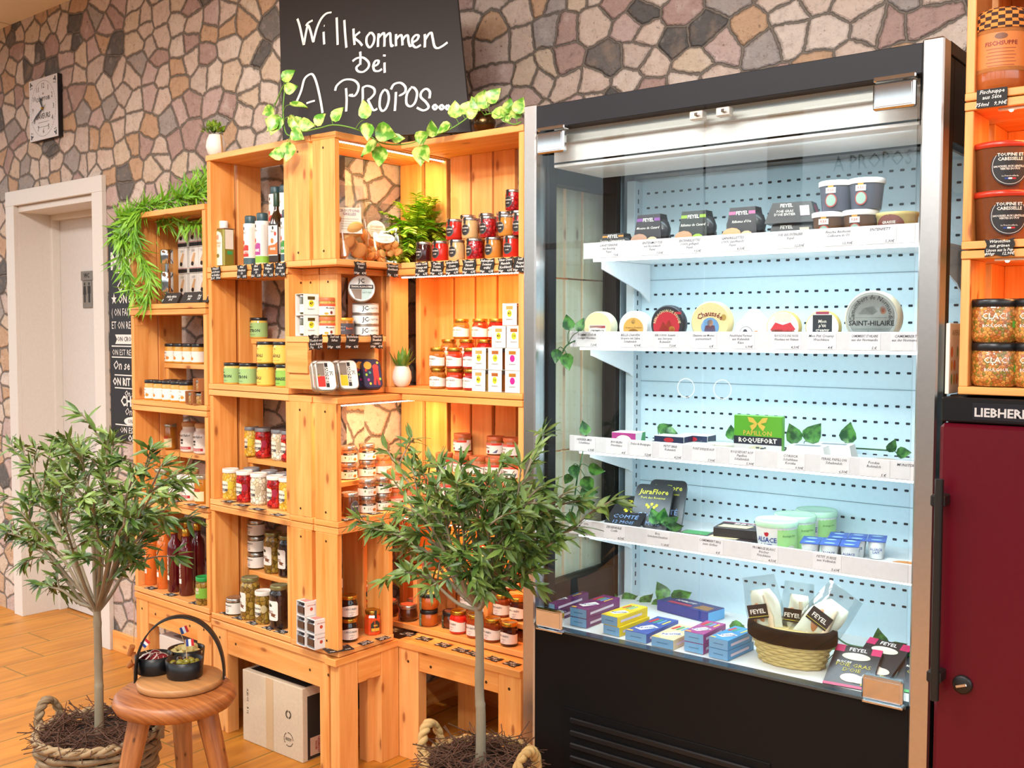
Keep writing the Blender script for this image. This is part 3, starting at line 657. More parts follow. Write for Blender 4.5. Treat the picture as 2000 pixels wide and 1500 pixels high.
def pick(cont, cap, c2):
    return jar(.035, .115, .013, cap, cont, None, style='waist', extra=[('label', bent_poly(disc(.026, .03), .0338, -.004, .055), pm('#e9dcc2', .6), 0), ('print', bent_poly(disc(.0215, .025), .0340, -.004, .055), pm('#d3c3a0', .6), 2), ('print', bent_poly(disc(.02, .0235), .0342, -.004, .055), pm('#efe6d2', .6), 2), ('label', bent_poly(disc(.013, .014), .0338, .032, .055), pm(c2, .6), 0),
        ('banner', bent_poly(rect(.05, .009), .0344, -.004, .038), pm('#55504e', .6), 2), ('lettering', txt('Christine', .013, .01, .3, bend=.0347), K1, 2, (0, 0, .057), -.1), ('lettering', txt('antipasti', .007, .01, bend=.0349), PAPER, 2, (0, 0, .038), -.1)])
for k_, c_, c2, d_ in (('py', PICKY, '#d9c22c', 'yellow baby corn'), ('pr', PICKR, '#a01c3c', 'red peppers'), ('pw', PICKW, '#b8aa8a', 'white garlic cloves')):
    kind(k_ + 'w', 'antipasti_jar', 'jar', f'white-lidded jar of {d_} with round label', .035, .115, pick(c_, LIDW, c2))
    kind(k_ + 'g', 'antipasti_jar', 'jar', f'grey-lidded jar of {d_} with round label', .035, .115, pick(c_, LIDG, c2))
def olive(cont, h, r=.039):
    pts = rrect(r * 1.5, h * .42, .006); pts = [(x, z + (.012 * (1 - abs(x) / r) if z > 0 else 0)) for x, z in pts]
    return jar(r, h, .013, pm('#8f8a5a', .3, .6), cont, None, style='neck', extra=[('label', bent_poly(pts, r * 1.006, -.004, h * .42), PAPER, 0), ('ribbon', bent_poly([(-.028, .002), (.006, .002), (.006, -.006), (.02, -.010), (.014, -.016), (.02, -.021), (-.004, -.016), (-.004, -.008), (-.028, -.008)], r * 1.012, -.002, h * .42), pm('#7a4a2c', .6), 2), ('lettering', txt('OLIVES', .009, .02, bend=r * 1.02), PAPER, 3, (0, 0, h * .4), -.15), ('print', bent_poly(disc(.008, .006), r * 1.012, -.012, h * .56), pm('#3a4a22', .6), 2), ('print', bent_poly(disc(.003, .004), r * 1.013, -.004, h * .55), K1, 2)])
kind('olive', 'olive_jar', 'jar', 'tall jar of green olives with white arched label', .039, .15, olive(OLV, .15))
kind('dolive', 'olive_jar', 'jar', 'tall jar of dark olives with white arched label', .039, .15, olive(DOLV, .15))
kind('olivew', 'olive_jar', 'jar', 'white-lidded jar of olives with round cream label', .036, .12, pick(OLV, LIDW, '#c9b888'))
kind('tap', 'tapenade_jar', 'jar', 'small tapenade jar with white label', .0365, .066, jar(.0365, .066, .012, SILV, jn('#4a3a1c'), PAPER, (.12, .92), 4.8, [('TAPENADE', .0085, .72, K1, 0, .02), ('noire', .006, .58, K1, 0, 0)], [(disc(.008, .006), 0, .34, pm('#8d8a84', .6)), (disc(.006, .0045), 0, .34, PAPER)]))
# right-hand crates
def oval(cont): return jar(.027, .068, .008, SILV, cont, None, style='straight', extra=[('label', bent_poly(disc(.0165, .0185), .0272, -.002, .028), K1, 0), ('print', bent_poly(disc(.0155, .0175), .0274, -.002, .028), pm('#8a8580', .5), 2), ('print', bent_poly(disc(.0148, .0168), .0276, -.002, .028), K1, 2), ('lettering', txt('TOUPINE', .006, .02, bend=.0279), PAPER, 2, (0, 0, .034), -.06), ('lettering', txt('confit', .006, .01, bend=.0279), PAPER, 2, (0, 0, .024), -.06),
     ('seal', arc_mesh(.0276, .047, .0665, .34, 4, off=-.1), K1, -1), ('seal', MB().add([(.0275 * math.sin(a) * f, -.0275 * math.cos(a) * f, .0683) for a, f in ((-.27, 1), (.07, 1), (.07, .3), (-.27, .3))], [(0, 1, 2, 3)]).mesh(), K1, -1)])
for k_, c_, d_ in (('od', jn('#3a1410'), 'dark brown confit'), ('or', jn('#c8281c'), 'red confit'), ('oc', jn('#d9b078'), 'cream mousse'), ('ox', mat_cells('red_onion', ['#b0101a', '#c8242a', '#8e0b14'], 90, gap='#4a060a'), 'chunky red confit'), ('oo', jn('#c98436'), 'orange mousse')):
    kind(k_, 'spread_jar', 'jar', f'small jar of {d_} with black oval label', .027, .068, oval(c_))
def epi(c, lid=GOLD, r=.034, h=.083, lab=PAPER, seg=12):
    return jar(r, h, .012, lid, jn(c), lab, (.14, .66), 3.7, [("L'EPICURIEN", .0095, .52, K1, -.004, .01), ('confiture', .0065, .36, pm('#6d6660', .6), 0, 0), ('extra', .005, .26, pm('#6d6660', .6), .002, 0)], [(rect(.003, .0025), -.006, .2, FRB), (rect(.003, .0025), 0, .2, FRR)], 'neck', seg, wave=.004)
for k_, c_, d_ in (('eo', '#b06a24', 'ochre chutney'), ('er', '#c23a1c', 'orange-red chutney'), ('ed', '#a81c18', 'red chutney')): kind(k_, 'chutney_jar', 'jar', f'gold-lidded faceted jar of {d_}', .034, .083, epi(c_))
for k_, c_, d_ in (('jr', '#d8281c', 'bright red jam'), ('jo', '#a8451a', 'amber jam'), ('jb', '#8a3a16', 'brown-orange jam'), ('jd', '#3a1210', 'dark fig jam')): kind(k_, 'jam_jar', 'jar', f'gold-lidded faceted jar of {d_}', .034, .083, epi(c_))
kind('jk', 'jam_jar', 'jar', 'gold-lidded jar of black jam with white label', .034, .083, epi('#150d12', seg=24))
def honey(): return jar(.033, .088, .012, GOLD, jn('#e04a18'), None, style='neck', seg=8, extra=[('label', bent_poly([(-.02, -.02), (.02, -.02), (.02, .008), (.006, .02), (-.006, .02), (-.02, .008)], .0325, .004, .034), pm('#2e3326', .6), 0), ('print', bent_poly(rect(.036, .011), .0328, .004, .021), pm('#e8b23a', .6), 2), ('lettering', txt('MIEL', .009, .02, bend=.0332), pm('#e8b23a', .6), 2, (0, 0, .036), .12), ('seal', arc_mesh(.0312, .06, .09, .3, 3, off=.12), pm('#2e3326', .6), -1)])
kind('honey', 'honey_jar', 'jar', 'octagonal honey jar with dark gabled label', .033, .088, honey())
kind('ril', 'rillettes_jar', 'jar', 'silver-lidded rillettes jar with black and white label', .036, .064, jar(.036, .064, .013, SILV, BROWN, PAPER, (.06, .6), 5, [('J.C.', .012, .34, K1, 0, .01)], [(rect(.06, .008), 0, .66, K1), (disc(.009, .006), .02, .26, pm('#c9782c', .6)), (disc(.003, .004), -.022, .4, pm('#4a7a3c', .6))], 'neck', extra=[('lettering', txt('RILLETTES', .0065, .02, bend=.0368), PAPER, 2, (0, 0, .0336))]))
def orj(let, mk): return jar(.034, .066, .013, TERRA, jn('#a0602c'), PAPER, (.1, .82), 4.6, [(let, .0075, .5, K1, -.012, .02), ('Ducs de Gascogne', .005, .74, PAPER, -.008, 0)], [(rect(.1, .008), 0, .74, pm('#d2402a', .6)), (disc(.0055, .0055), -.006, .24, pm('#7a1c1c', .6))] + mk)
kind('orf', 'fish_spread_jar', 'jar', 'terracotta-lidded fish spread jar with red and white label', .034, .066, orj('Rillettes', [([(0, -.005), (.02, .008), (.012, -.005)], .012, .26, pm('#5a6a86', .6)), ([(0, -.005), (.016, .008), (.01, -.005)], .018, .26, pm('#4a5a78', .6))]))
kind('ors', 'seafood_spread_jar', 'jar', 'terracotta-lidded lobster spread jar with red and white label', .034, .066, orj('Mousse de', [(disc(.009, .004), .016, .26, pm('#c2203a', .6)), (disc(.003, .007), .022, .36, pm('#c2203a', .6))]))
kind('orc', 'pate_jar', 'jar', 'terracotta-lidded pate jar with salmon label', .034, .066, jar(.034, .066, .013, TERRA, jn('#b0703a'), PAPER, (.08, .6), 4.6, [('Terrine', .008, .46, K1, 0, .01)], [(rect(.1, .010), 0, .66, pm('#e07a5a', .6)), (disc(.008, .005), .014, .2, pm('#d08a2c', .6)), (disc(.006, .006), .02, .3, pm('#7a1c1c', .6))]))
kind('mou', 'mustard_glass', 'jar', 'terracotta-lidded mustard glass with red-topped label', .034, .062, jar(.034, .062, .011, TERRA, jn('#b89a3a'), PAPER, (.1, .74), 4.6, [('Moutarde', .009, .55, K1, .008, .02)], [(rect(.1, .008), 0, .74, pm('#dc5a3a', .6)), (disc(.0055, .0055), .012, .26, pm('#7a2a1c', .6)), (disc(.009, .004), -.008, .2, pm('#d99a3a', .6)), ([(-.016, .002), (-.004, -.012), (-.007, -.012)], -.004, .36, pm('#3a6a3c', .6))]))
kind('butter', 'spread_glass', 'jar', 'yellow-lidded glass with dark grey spread label', .0375, .058, jar(.0375, .058, .009, pm('#d9a437', .3, .5), jn('#a8691f'), pm('#43404a', .55), (.12, .82), 5.6, [('Beurre', .011, .5, pm('#d8632c', .6), .014, .01), ('anchois  sel', .005, .6, PAPER2, -.016, 0), ('huile  ail', .005, .4, PAPER2, -.016, 0)]))
kind('brn', 'spread_jar', 'jar', 'brown chocolate-coloured jar with round grey label', .034, .08, jar(.034, .08, .012, SILV, jn('#6a3a1c'), None, extra=[('label', bent_poly(disc(.019, .021), .0343, .012, .034), pm('#4a4a4e', .6), 0), ('print', bent_poly(disc(.0175, .0195), .0346, .012, .034), pm('#a8a8a8', .6), 2), ('print', bent_poly(disc(.0165, .0185), .0349, .012, .034), pm('#4a4a4e', .6), 2), ('lettering', txt('TERRINE', .007, .02, bend=.0353), PAPER, 2, (0, 0, .034), .35)]))
def sq(c, bandc, lid, cap): return jar(.043, .062, .013, lid, jn(c), None, style='squat', extra=[('band', arc_mesh(.0435, .001, .049, .5, 4, off=-.5), pm(bandc, .6), 0), ('lettering', txt('Foie gras', .0065, .01, bend=.0441), PAPER, 2, (0, 0, .03), -.5), ('top_sticker', MB().lathe([(0, .0622), (.032, .0622)], 20, caps=False).mesh(), pm(cap, .6), 1)])
kind('sqr', 'terrine_jar', 'jar', 'squat terrine jar with dusty pink paper band', .043, .062, sq('#5a2c12', '#9a6a66', SILV, '#c46a52'))
kind('sqg', 'terrine_jar', 'jar', 'squat orange terrine jar with sage green paper band', .043, .062, sq('#b05a1c', '#6f8a6c', LIDB, '#b9b46a'))
kind('sqd', 'terrine_jar', 'jar', 'squat dark terrine jar with deep green paper band', .043, .062, sq('#5a2a12', '#3c4f3a', LIDB, '#6a3a2c'))
def sleeve(cont, num, dot, lid=SILV):
    w = .032; p = jar(.027, .074, .01, lid, jn(cont), PAPER, (.15, .62), 1.9, [('epices', .006, .5, K1, 0, 0)], lo=-1.1)
    m = MB(); m.box(-w, w, -w, -w + .002, .0, .078); m.box(-w, w, -w, w, .076, .078); m.box(-w, w, -w, w, 0, .0015); m.box(-w, w, w - .002, w, 0, .078)
    i = len(p); p.append(('card_sleeve', m.mesh(), pm('#eeeae4', .6), -1))
    p += [('cut_out', flat_poly(rect(.03, .012), -w - .0006, 0, .062), jn(cont), i), ('dot', flat_poly(disc(.0105, .0125), -w - .0007, 0, .042), pm(dot, .5), i), ('lettering', txt('lenature', .009, .01), pm('#6a6a6a', .6), i, (0, -w - .001, .022))]
    if num: p.append(('lettering', txt(num, .014, .02), K1, i, (0, -w - .0012, .042)))
    return p
kind('s47', 'boxed_jar', 'jar', 'jar in white card sleeve with yellow 47 dot', .032, .078, sleeve('#4a4416', '47', '#f0d81c'))
kind('s43', 'boxed_jar', 'jar', 'jar in white card sleeve with yellow 43 dot', .032, .078, sleeve('#c9a45a', '43', '#f2d62a'))
kind('s10', 'boxed_jar', 'jar', 'jar in white card sleeve with lime 10 dot', .032, .078, sleeve('#b0642c', '10', '#d8dc2a'))
kind('spk', 'boxed_jar', 'jar', 'jar in white card sleeve with magenta blob', .032, .078, sleeve('#b87a2c', '', '#d8188c'))
def cube():
    w = .0265; m = MB(); m.box(-w, w, -w, -w + .0015, .002, .05); m.box(-w, w, w - .0015, w, .002, .05); m.box(-w, w, -w, w, .049, .0505); m.box(-w, w, -w, w, 0, .0015)
    return [('jar_body', MB().box(-.0264, .0264, -.0252, .0252, .0016, .041, .007).mesh(), jn('#2a0f0c'), -1), ('lid', MB().lathe([(.0252, .041), (.0252, .0488), (0, .0488)], 18).mesh(), K1, -1), ('card_sleeve', m.mesh(), pm('#e6e2e0', .5), -1), ('dot', flat_poly(disc(.006, .006), -w - .0005, 0, .024), pm('#c2482a', .6), 2), ('lettering', txt('PASSE CRASSANE', .0042, .02), K2, 2, (0, -w - .0006, .037)), ('picture', MB().add([(-.02, -.02, .0508), (.02, -.02, .0508), (.02, .016, .0508), (-.02, .016, .0508)], [(0, 1, 2, 3)]).mesh(), pm('#c98a86', .6), 2)]
kind('cube', 'boxed_confit', 'box', 'small open-sided white box holding a dark confit jar', .0265, .051, cube())
def tunacan():
    r, h = .0425, .035
    return [('can_body', MB().lathe([(r * .96, 0), (r, .001), (r, .003), (r * .985, .004), (r * .985, h - .004), (r, h - .003), (r, h - .001), (r * .95, h), (r * .93, h - .0015), (0, h - .0015)], 32).mesh(), pm('#a8a49c', .3, .6), -1), ('wrapper', arc_mesh(r * .995, .005, h - .005, 6.2, 40), pm('#dfe6e6', .5), 0), ('lettering', txt('JC', .02, .02, bend=r * 1.002), K1, 1, (0, 0, h * .5), -.35), ('lettering', txt('au NATUREL', .008, .01, bend=r * 1.002), pm('#3a6a66', .6), 1, (0, 0, h * .5), .35)]
kind('tuna', 'tuna_can', 'can', 'round pale tuna can', .0425, .035, tunacan())
# oil bottles
def tube_bottle(col, word, foot):
    r, h = .031, .17
    return [('bottle_body', MB().lathe([(r * .9, 0), (r, .003), (r, h - .03), (r * .96, h - .027)], 28).mesh(), PAPER, -1), ('cap', MB().lathe([(r * .78, h - .028), (r * .8, h - .026), (r * .8, h - .004), (r * .72, h), (0, h)], 22).mesh(), pm('#2c4a50', .4), -1), ('band', arc_mesh(r * 1.006, .03, .062, 1.7, 12, wave=.008, off=-.45), pm(col, .5), 0), ('base_band', arc_mesh(r * 1.005, .004, .026, 6.2, 30), pm(foot, .5), 0),
            ('lettering', txt(word, .013, .03, bend=r * 1.02), PAPER, 2, (0, 0, .045), -.45), ('lettering', txt('Abel', .014, 0, .1, bend=r * 1.01), K1, 0, (0, 0, .112), -.45), ('print', bent_poly(disc(.005, .006), r * 1.004, -.014, .126), K1, 0), ('print', bent_poly(disc(.007, .008), r * 1.004, -.016, .078), pm('#d2402c', .5), 0), ('print', bent_poly(disc(.009, .006), r * 1.005, -.012, .066), pm('#e8b88a', .5), 0), ('print', bent_poly(rect(.02, .09), r * 1.004, .026, .085), pm('#d9d4cc', .6), 0)]
kind('oilr', 'oil_bottle', 'bottle', 'white oil bottle with red hazelnut band', .031, .17, tube_bottle('#c8302a', 'NOISETTE', '#3e5a60'))
kind('oilp', 'oil_bottle', 'bottle', 'white oil bottle with purple band and lime foot', .031, .17, tube_bottle('#a8408a', 'SESAME', '#86b83a'))
kind('oilg', 'oil_bottle', 'bottle', 'white oil bottle with green avocado band', .031, .17, tube_bottle('#3a8a3c', 'AVOCAT', '#3e5a60'))
def noix():
    w = .0275; P = [(w, 0), (w, .14), (w * .75, .165), (w * .42, .185), (w * .40, .21)]
    b = MB(); b.box(-w, w, -w, w, 0, .135, .004); b.lathe([(w * 1.2, .13), (w * .95, .152), (w * .5, .172), (w * .42, .182), (w * .42, .21)], 20)
    return [('bottle_body', b.mesh(), jn('#33210f'), -1), ('cap', MB().lathe([(w * .5, .19), (w * .52, .192), (w * .52, .233), (w * .48, .236), (0, .236)], 20).mesh(), pm('#24402c', .35), -1), ('label', flat_poly(rect(.053, .1), -w - .0006, 0, .075), PAPER, 0), ('band', flat_poly([(-.0265, -.022), (.0265, -.022), (.0265, .02), (.01, .012), (-.0265, .008)], -w - .001, 0, .05), pm('#dc6a30', .5), 2),
            ('lettering', txt('NOIX', .012, .03), PAPER, 3, (0, -w - .0015, .047)), ('lettering', txt('Abel', .014, 0, .1), K1, 2, (0, -w - .0012, .105)), ('print', flat_poly(disc(.005, .006), -w - .0012, 0, .117), K1, 2), ('print', flat_poly(disc(.007, .007), -w - .0012, .014, .097), pm('#d2402c', .5), 2), ('print', flat_poly(disc(.009, .009), -w - .0013, -.004, .074), pm('#c87a3c', .5), 2), ('side_label', MB().add([(w + .0006, y, z) for y, z in ((-.02, .03), (.02, .03), (.02, .12), (-.02, .12))], [(0, 1, 2, 3)]).mesh(), pm('#e8e2da', .6), 0)]
kind('noix', 'oil_bottle', 'bottle', 'dark square walnut oil bottle with orange band', .03, .236, noix())
def oilcan():
    a, b, h = .041, .03, .13; m = MB(); m.box(-a, a, -b, b, 0, h, .006)
    g = pm('#8a8434', .4, .2); i = []
    return [('can_body', m.mesh(), g, -1), ('rim', MB().box(-a - .001, a + .001, -b - .001, b + .001, h - .003, h, .001).mesh(), SILV, 0), ('cap', MB().lathe([(.019, h), (.02, h + .002), (.02, h + .024), (.018, h + .026), (0, h + .026)], 22).mesh(), pm('#efece4', .4), -1),
            ('label', flat_poly([(-.036, -.058), (.03, -.058), (.03, .035), (.02, .05), (-.003, .057), (-.026, .05), (-.036, .035)], -b - .0006, 0, .064), pm('#efe9dc', .5), 0), ('lettering', txt('OLIVENÖL\nDU SUD', .0105, .01), pm('#a8863c', .6), 3, (-.003, -b - .0012, .075)), ('print', flat_poly(disc(.008, .009), -b - .0011, -.003, .1), pm('#d9a08a', .6), 3), ('print', flat_poly(disc(.01, .007), -b - .0011, -.003, .038), pm('#7a7a3a', .6), 3), ('lettering', txt('BIO', .006, .02), pm('#3a8a3c', .6), 3, (-.012, -b - .0012, .056)),
            ('side_label', MB().add([(a + .0006, y, z) for y, z in ((-.022, .06), (.022, .06), (.022, .125), (-.022, .125))], [(0, 1, 2, 3)]).mesh(), pm('#e6ddce', .5), 0), ('side_print', MB().add([(a + .0006, y, z) for y, z in ((-.012, .042), (.016, .042), (.016, .054), (-.012, .054))], [(0, 1, 2, 3)]).mesh(), pm('#3f9a5a', .5), 0)]
kind('ocan', 'oil_can', 'can', 'olive green oil can with white cap and arched cream label', .041, .156, oilcan())

# ------------------------------------------------------------------ placing goods on shelves
def along(px, z, p0, n):
    """point at height z in the upright plane (p0, n), on the sight line through column px"""
    py = 645.
    for _ in range(4):
        q = onp(px, py, p0, n); py = proj((q.x, q.y, z))[1]
    return Vector((q.x, q.y, z))
NA = Vector((math.sin(R(3)), math.cos(R(3)), 0)); OA = Vector((-3.64, 2.20, 0))
FRAMES = {'A': (OA, NA, R(-3)), 'B': (Vector((-2.36, 2.14, 0)), Vector((-1, 0, 0)), R(90)), 'C': (Vector((0, 2.405, 0)), Vector((0, 1, 0)), 0.0), 'F': (Vector((0, 2.215, 0)), Vector((0, 1, 0)), 0.0), 'W': (Vector((0, 2.2, 0)), Vector((0, 1, 0)), 0.0)}
def spot(fr, px, z, d):
    p0, n, rz = FRAMES[fr]; return along(px, z, p0 + n * d, n)
def row(fr, z, d, where, items, turn=0.0, group=None, jit=.25, plural=None):
    """items: (kind, px) or (kind, px, extra height) ; labels count the like ones from left to right"""
    cnt = {}; tot = {}
    for it in items: tot[it[0]] = tot.get(it[0], 0) + 1
    for it in sorted(items, key=lambda i: i[1]):
        k = KIND[it[0]]; dz = it[2] if len(it) > 2 else 0
        p = spot(fr, it[1], z + dz, d + k['r']); c = cnt.get(it[0], 0); cnt[it[0]] = c + 1
        n = tot[it[0]]
        lab = f"{k['desc']}, {where}" if n == 1 else f"{ORD[c]} {k['desc']} from left, {where}"
        M = Matrix.Translation(p + Vector((0, 0, .0006))) @ Matrix.Rotation(FRAMES[fr][2] + turn + random.uniform(-jit, jit), 4, 'Z') @ k['S']
        put(k['name'], k['proto'], M, lab, k['cat'], group or (k['name'].replace('_', ' ') + 's on the crates'))
# ------------------------------------------------------------------ left stack
LT = [z + .02 for z in LZ]; MT = [z + .02 for z in MZ]
riser('low step shelf behind mustard jars, low left stack', MRA, .10, .44, .12, .088, LT[2], .135)
row('A', LT[2], .012, 'front row under low garland', [('must', p) for p in (297, 314, 331, 348, 365)])
row('A', LT[2], .073, 'second row under garland', [('must', p) for p in (334, 351, 368)])
row('A', LT[2] + .136, .122, 'on the little step', [('must', p) for p in (319, 336, 353, 370, 388)])
row('A', LT[2], -.004, 'low left stack front', [('clip', 379), ('clip', 394)])
row('A', LT[2] + .046, -.004, 'on top of another', [('clip', 394)])
riser('low step shelf under the stoneware pots, low left stack', MRA, .10, .44, .12, .088, LT[1], .155)
row('A', LT[1] + .156, .122, 'on the step', [('amber', 331), ('pot', 370), ('pot', 396)])
row('A', LT[1], .02, 'front row', [('amber', 318), ('pot', 347), ('pot', 374), ('amber', 396)])
row('A', LT[0], .03, 'front row', [('juiceo', 297), ('juiceo', 321), ('juicer', 342), ('juicer', 365)], jit=.1)
row('A', LT[0], .12, 'back row', [('juiceo', 331), ('juicer', 367), ('juicer', 387)], jit=.1)
row('A', LT[0], -.002, 'beside the juice bottles', [('green', 398)])
# pepper mill and boxed goods under the garland
t = thing('pepper_mill', 'tall chrome and clear pepper mill under the bamboo garland', 'mill'); t.matrix_world = Matrix.Translation(spot('A', 327, LT[3], .04)) @ Matrix.Rotation(R(-3), 4, 'Z')
part('head', MB().lathe([(.021, .148), (.023, .15), (.023, .196), (.021, .2), (0, .2)], 24), CHROME, t)
part('chamber', MB().lathe([(.02, .115), (.02, .15)], 24), CLEAR, t); part('spindle', MB().lathe([(.007, .03), (.007, .15)], 12), CHROME, t)
part('barrel', MB().lathe([(.021, .045), (.022, .047), (.022, .115), (.021, .117)], 24), CHROME, t)
part('lower_chamber', MB().lathe([(.02, .016), (.02, .046)], 24), CLEAR, t); part('foot', MB().lathe([(.021, 0), (.022, .002), (.022, .016), (.02, .018), (0, .018)], 24), CHROME, t)
rnames = ['top', 'middle', 'bottom']; cn = ['left', 'middle', 'right']
CARDW = pm('#e9e2da', .6)
for r_ in range(3):
    for c_ in range(3):
        p = spot('A', (357, 379, 397)[c_], LT[3], .14); zz = LT[3] + .02 + (2 - r_) * .098
        t = thing('grater_box', f'white box with truffle slicer picture, {rnames[r_]} row, {cn[c_]} column', 'box', group='white boxes under the bamboo garland')
        t.matrix_world = Matrix.Translation((p.x, p.y, zz)) @ Matrix.Rotation(R(-3), 4, 'Z')
        part('carton', MB().box(-.029, .029, 0, .035, 0, .0965), CARDW, t)
        part('band', MB().box(-.0292, .0292, -.0006, .004, .002, .018), K1, t); part('band', MB().box(-.0292, .0292, -.0006, .004, .018, .0205), K2, t)
        part('picture', flat_poly([(-.016, -.02), (-.002, -.026), (.004, -.012), (.014, .022), (.004, .026), (-.012, .0)], -.0008, 0, .052), pm('#d9a97a', .6), t)
        part('picture', flat_poly(disc(.009, .008), -.0011, -.006, .036), pm('#241d1a', .6), t); part('lettering', txt('CLEK', .01), pm('#8a8078', .6), t, (0, -.001, .084))
solo('display_base', MB().box(-.10, .10, .0, .05, 0, .0195), K1, 'black plinth under the white truffle boxes', 'plinth', spot('A', 377, LT[3], .135), (0, 0, R(-3)))
# hand-written price signs
def scallop(w, h):
    o = []
    for (x0, z0), (x1, z1) in (((w / 2, -h / 2), (w / 2, h / 2)), ((w / 2, h / 2), (-w / 2, h / 2)), ((-w / 2, h / 2), (-w / 2, -h / 2)), ((-w / 2, -h / 2), (w / 2, -h / 2))):
        for k in range(8):
            f = k / 8; b = (.0022 * math.cos(f * 2 * PI * 1.5) - .0022) if h > .03 else 0; nx, nz = (z1 - z0), -(x1 - x0); ln = math.hypot(nx, nz)
            o.append((x0 + (x1 - x0) * f + nx / ln * b, z0 + (z1 - z0) * f + nz / ln * b))
    return o
TGC = {}
def price(label, M, w, h, lines, scal=True, group='slate price signs on the crates', low=None):
    t = thing('price_sign', label, 'price sign', group=group); t.matrix_world = M
    k = (w, h, scal)
    if k not in TGC:
        pts = scallop(w, h) if scal else rrect(w, h, .002); mb = MB(); n = len(pts)
        mb.add([(x, 0, z) for x, z in pts] + [(x, .0015, z) for x, z in pts], [tuple(range(n)), tuple(range(n, 2 * n))[::-1]] + [(i, n + i, n + (i + 1) % n, (i + 1) % n) for i in range(n)])
        TGC[k] = mb.mesh()
    c = part('card', TGC[k], BLACKCARD, t); n = len(lines); sz = min(.0105, h * .66 / n / .95)
    for i, s_ in enumerate(lines):
        m = txt(s_, sz, .012, .22); ww = max(v.co.x for v in m.vertices) - min(v.co.x for v in m.vertices)
        o = part('lettering', m, CHALK, c, (0, -.0004, h * .34 - i * sz * 1.02)); o.scale.x = min(1, w * .88 / max(ww, 1e-4))
    for s_, x in zip(low or (), (-.32, .28)): part('lettering', txt(s_, sz * .95, .012, .22), CHALK, c, (x * w, -.0004, -h * .33))
    return t
def hang(fr, px, z, d, w, h, lines, label, tilt=0, low=None, scal=True):
    p = spot(fr, px, z, d); return price(label, Matrix.Translation(p) @ Matrix.Rotation(FRAMES[fr][2], 4, 'Z') @ Matrix.Rotation(R(tilt), 4, 'Y'), w, h, lines, scal, low=low)
def flat(fr, px, py, z, w, h, lines, label, tilt=0, low=None, scal=True):
    p = onz(px, py, z + .0022); return price(label, Matrix.Translation(p) @ Matrix.Rotation(FRAMES[fr][2] + R(tilt), 4, 'Z') @ Matrix.Rotation(R(-90), 4, 'X'), w, h, lines, scal, low=low)
for px, ln, lo, lb in ((421, ['Olivenöl', 'aus der Provence', 'im Holzfass'], ('22,-€', '500ml'), 'under the olive oil can'), (472, ['Abel', 'Haselnuss', 'Öl'], ('25cl', '8,9€'), 'left of the red-banded oil bottle'), (500, ['Abel', 'Sesam', 'Öl'], ('25cl', '5,5€'), 'below the purple-banded oil bottle'), (524, ['Abel', 'Walnuss', 'Öl'], ('25cl', '6,5€'), 'below the walnut oil bottle'), (547, ['Abel', 'Avocado', 'Öl'], ('25cl', '9,9€'), 'rightmost under the oil bottles')):
    hang('A', px, 1.594, -.006, .056, .047, ln, f'black oil price sign {lb}', random.uniform(-2, 2), lo)
for px, ln, lo, lb in ((704, ['Gewürz', 'Toast'], ('100gr', '4,9€'), 'below the toast bags'), (767, ['Croutons mit', 'Knoblauch'], ('75g', '1,9€'), 'below the crouton bag')):
    hang('B', px, 1.592, -.006, .052, .043, ln, f'black price sign hanging {lb}', 0, lo)
nn = ['Schoko Confit,Orange mit,Pfeffer', 'Paprika,Tomate,Basilikum', 'Artischocke,Creme,Sommertrüffel', 'Tomaten,Piment,Parmesan', 'Auberginen,Sommer,trüffel', 'Oliven Creme,Mandeln,Knoblauch', 'Senf,Feigen,Mandeln']
for i, px in enumerate((823, 853, 883, 916, 951, 987, 1016)): hang('C', px, 1.594, -.006, .056, .047, nn[i].split(','), f'{ORD[i]} black scalloped sign from left under small spread jars', random.uniform(-3, 3), ('90gr', '6,5€'))
for px, ln, lb, lo in ((617, ['Aioli', 'Thunfisch und', 'Rosé Butter'], 'below the 47 boxes', ('70g', '5,9€')), (653, ['Senf mit', 'Safran'], 'below the mustard glasses', ('100gr', '4,8€')), (688, ['Räucherlachs-', 'butter'], 'below the dark grey glass', ('100gr', '4,5€')), (736, ['Albacore', 'Thunfisch', '- natur -'], 'below the tuna cans', ('160gr', '4,9€'))):
    hang('B', px, 1.366, -.006, .055, .046, ln, f'black scalloped sign {lb}', random.uniform(-3, 3), lo)
FL = ['Pfeffer Mühle', 'Senf', 'Oliven Öl', 'Tapenade', 'Feigen', 'Paprika', 'Mais', 'Knoblauch']
def flats(fr, z, pts, what, w=.05, h=.034):
    for i, (px, py) in enumerate(pts):
        flat(fr, px, py, z, w, h, [random.choice(['Saft', 'Confit', 'Senf', 'Oliven', 'Creme']) , random.choice(['Orange', 'Dijon', 'Natur', 'Feige', 'Apfel'])], f'{ORD[i]} black sign from left lying flat {what}', random.uniform(-8, 8), ('90gr', '4,9€'))
flats('A', LT[1], ((342, 978), (374, 985), (396, 990)), 'before the stoneware pots')
flats('A', LT[0], ((296, 1148), (334, 1161), (384, 1177)), 'before the juice bottles')
flats('A', MT[1], ((447, 979), (472, 986), (503, 994), (543, 1005)), 'before the antipasti jars')
flats('A', MT[0], ((444, 1197), (469, 1206), (496, 1216), (527, 1226), (551, 1233)), 'before the olive jars')
flats('B', MT[1], ((677, 1014), (705, 1008), (733, 1002)), 'before the rillettes jars', .045, .03)
flat('B', 661, 1267, MT[0], .085, .055, ['Cubes au confit', 'de fruits', '- Apfel'], 'largest black sign lying before the white boxed confits', -20, ('90gr', '3,9€'), False)
flats('B', MT[0], ((714, 1255), (748, 1246)), 'before the honey jars', .045, .03)
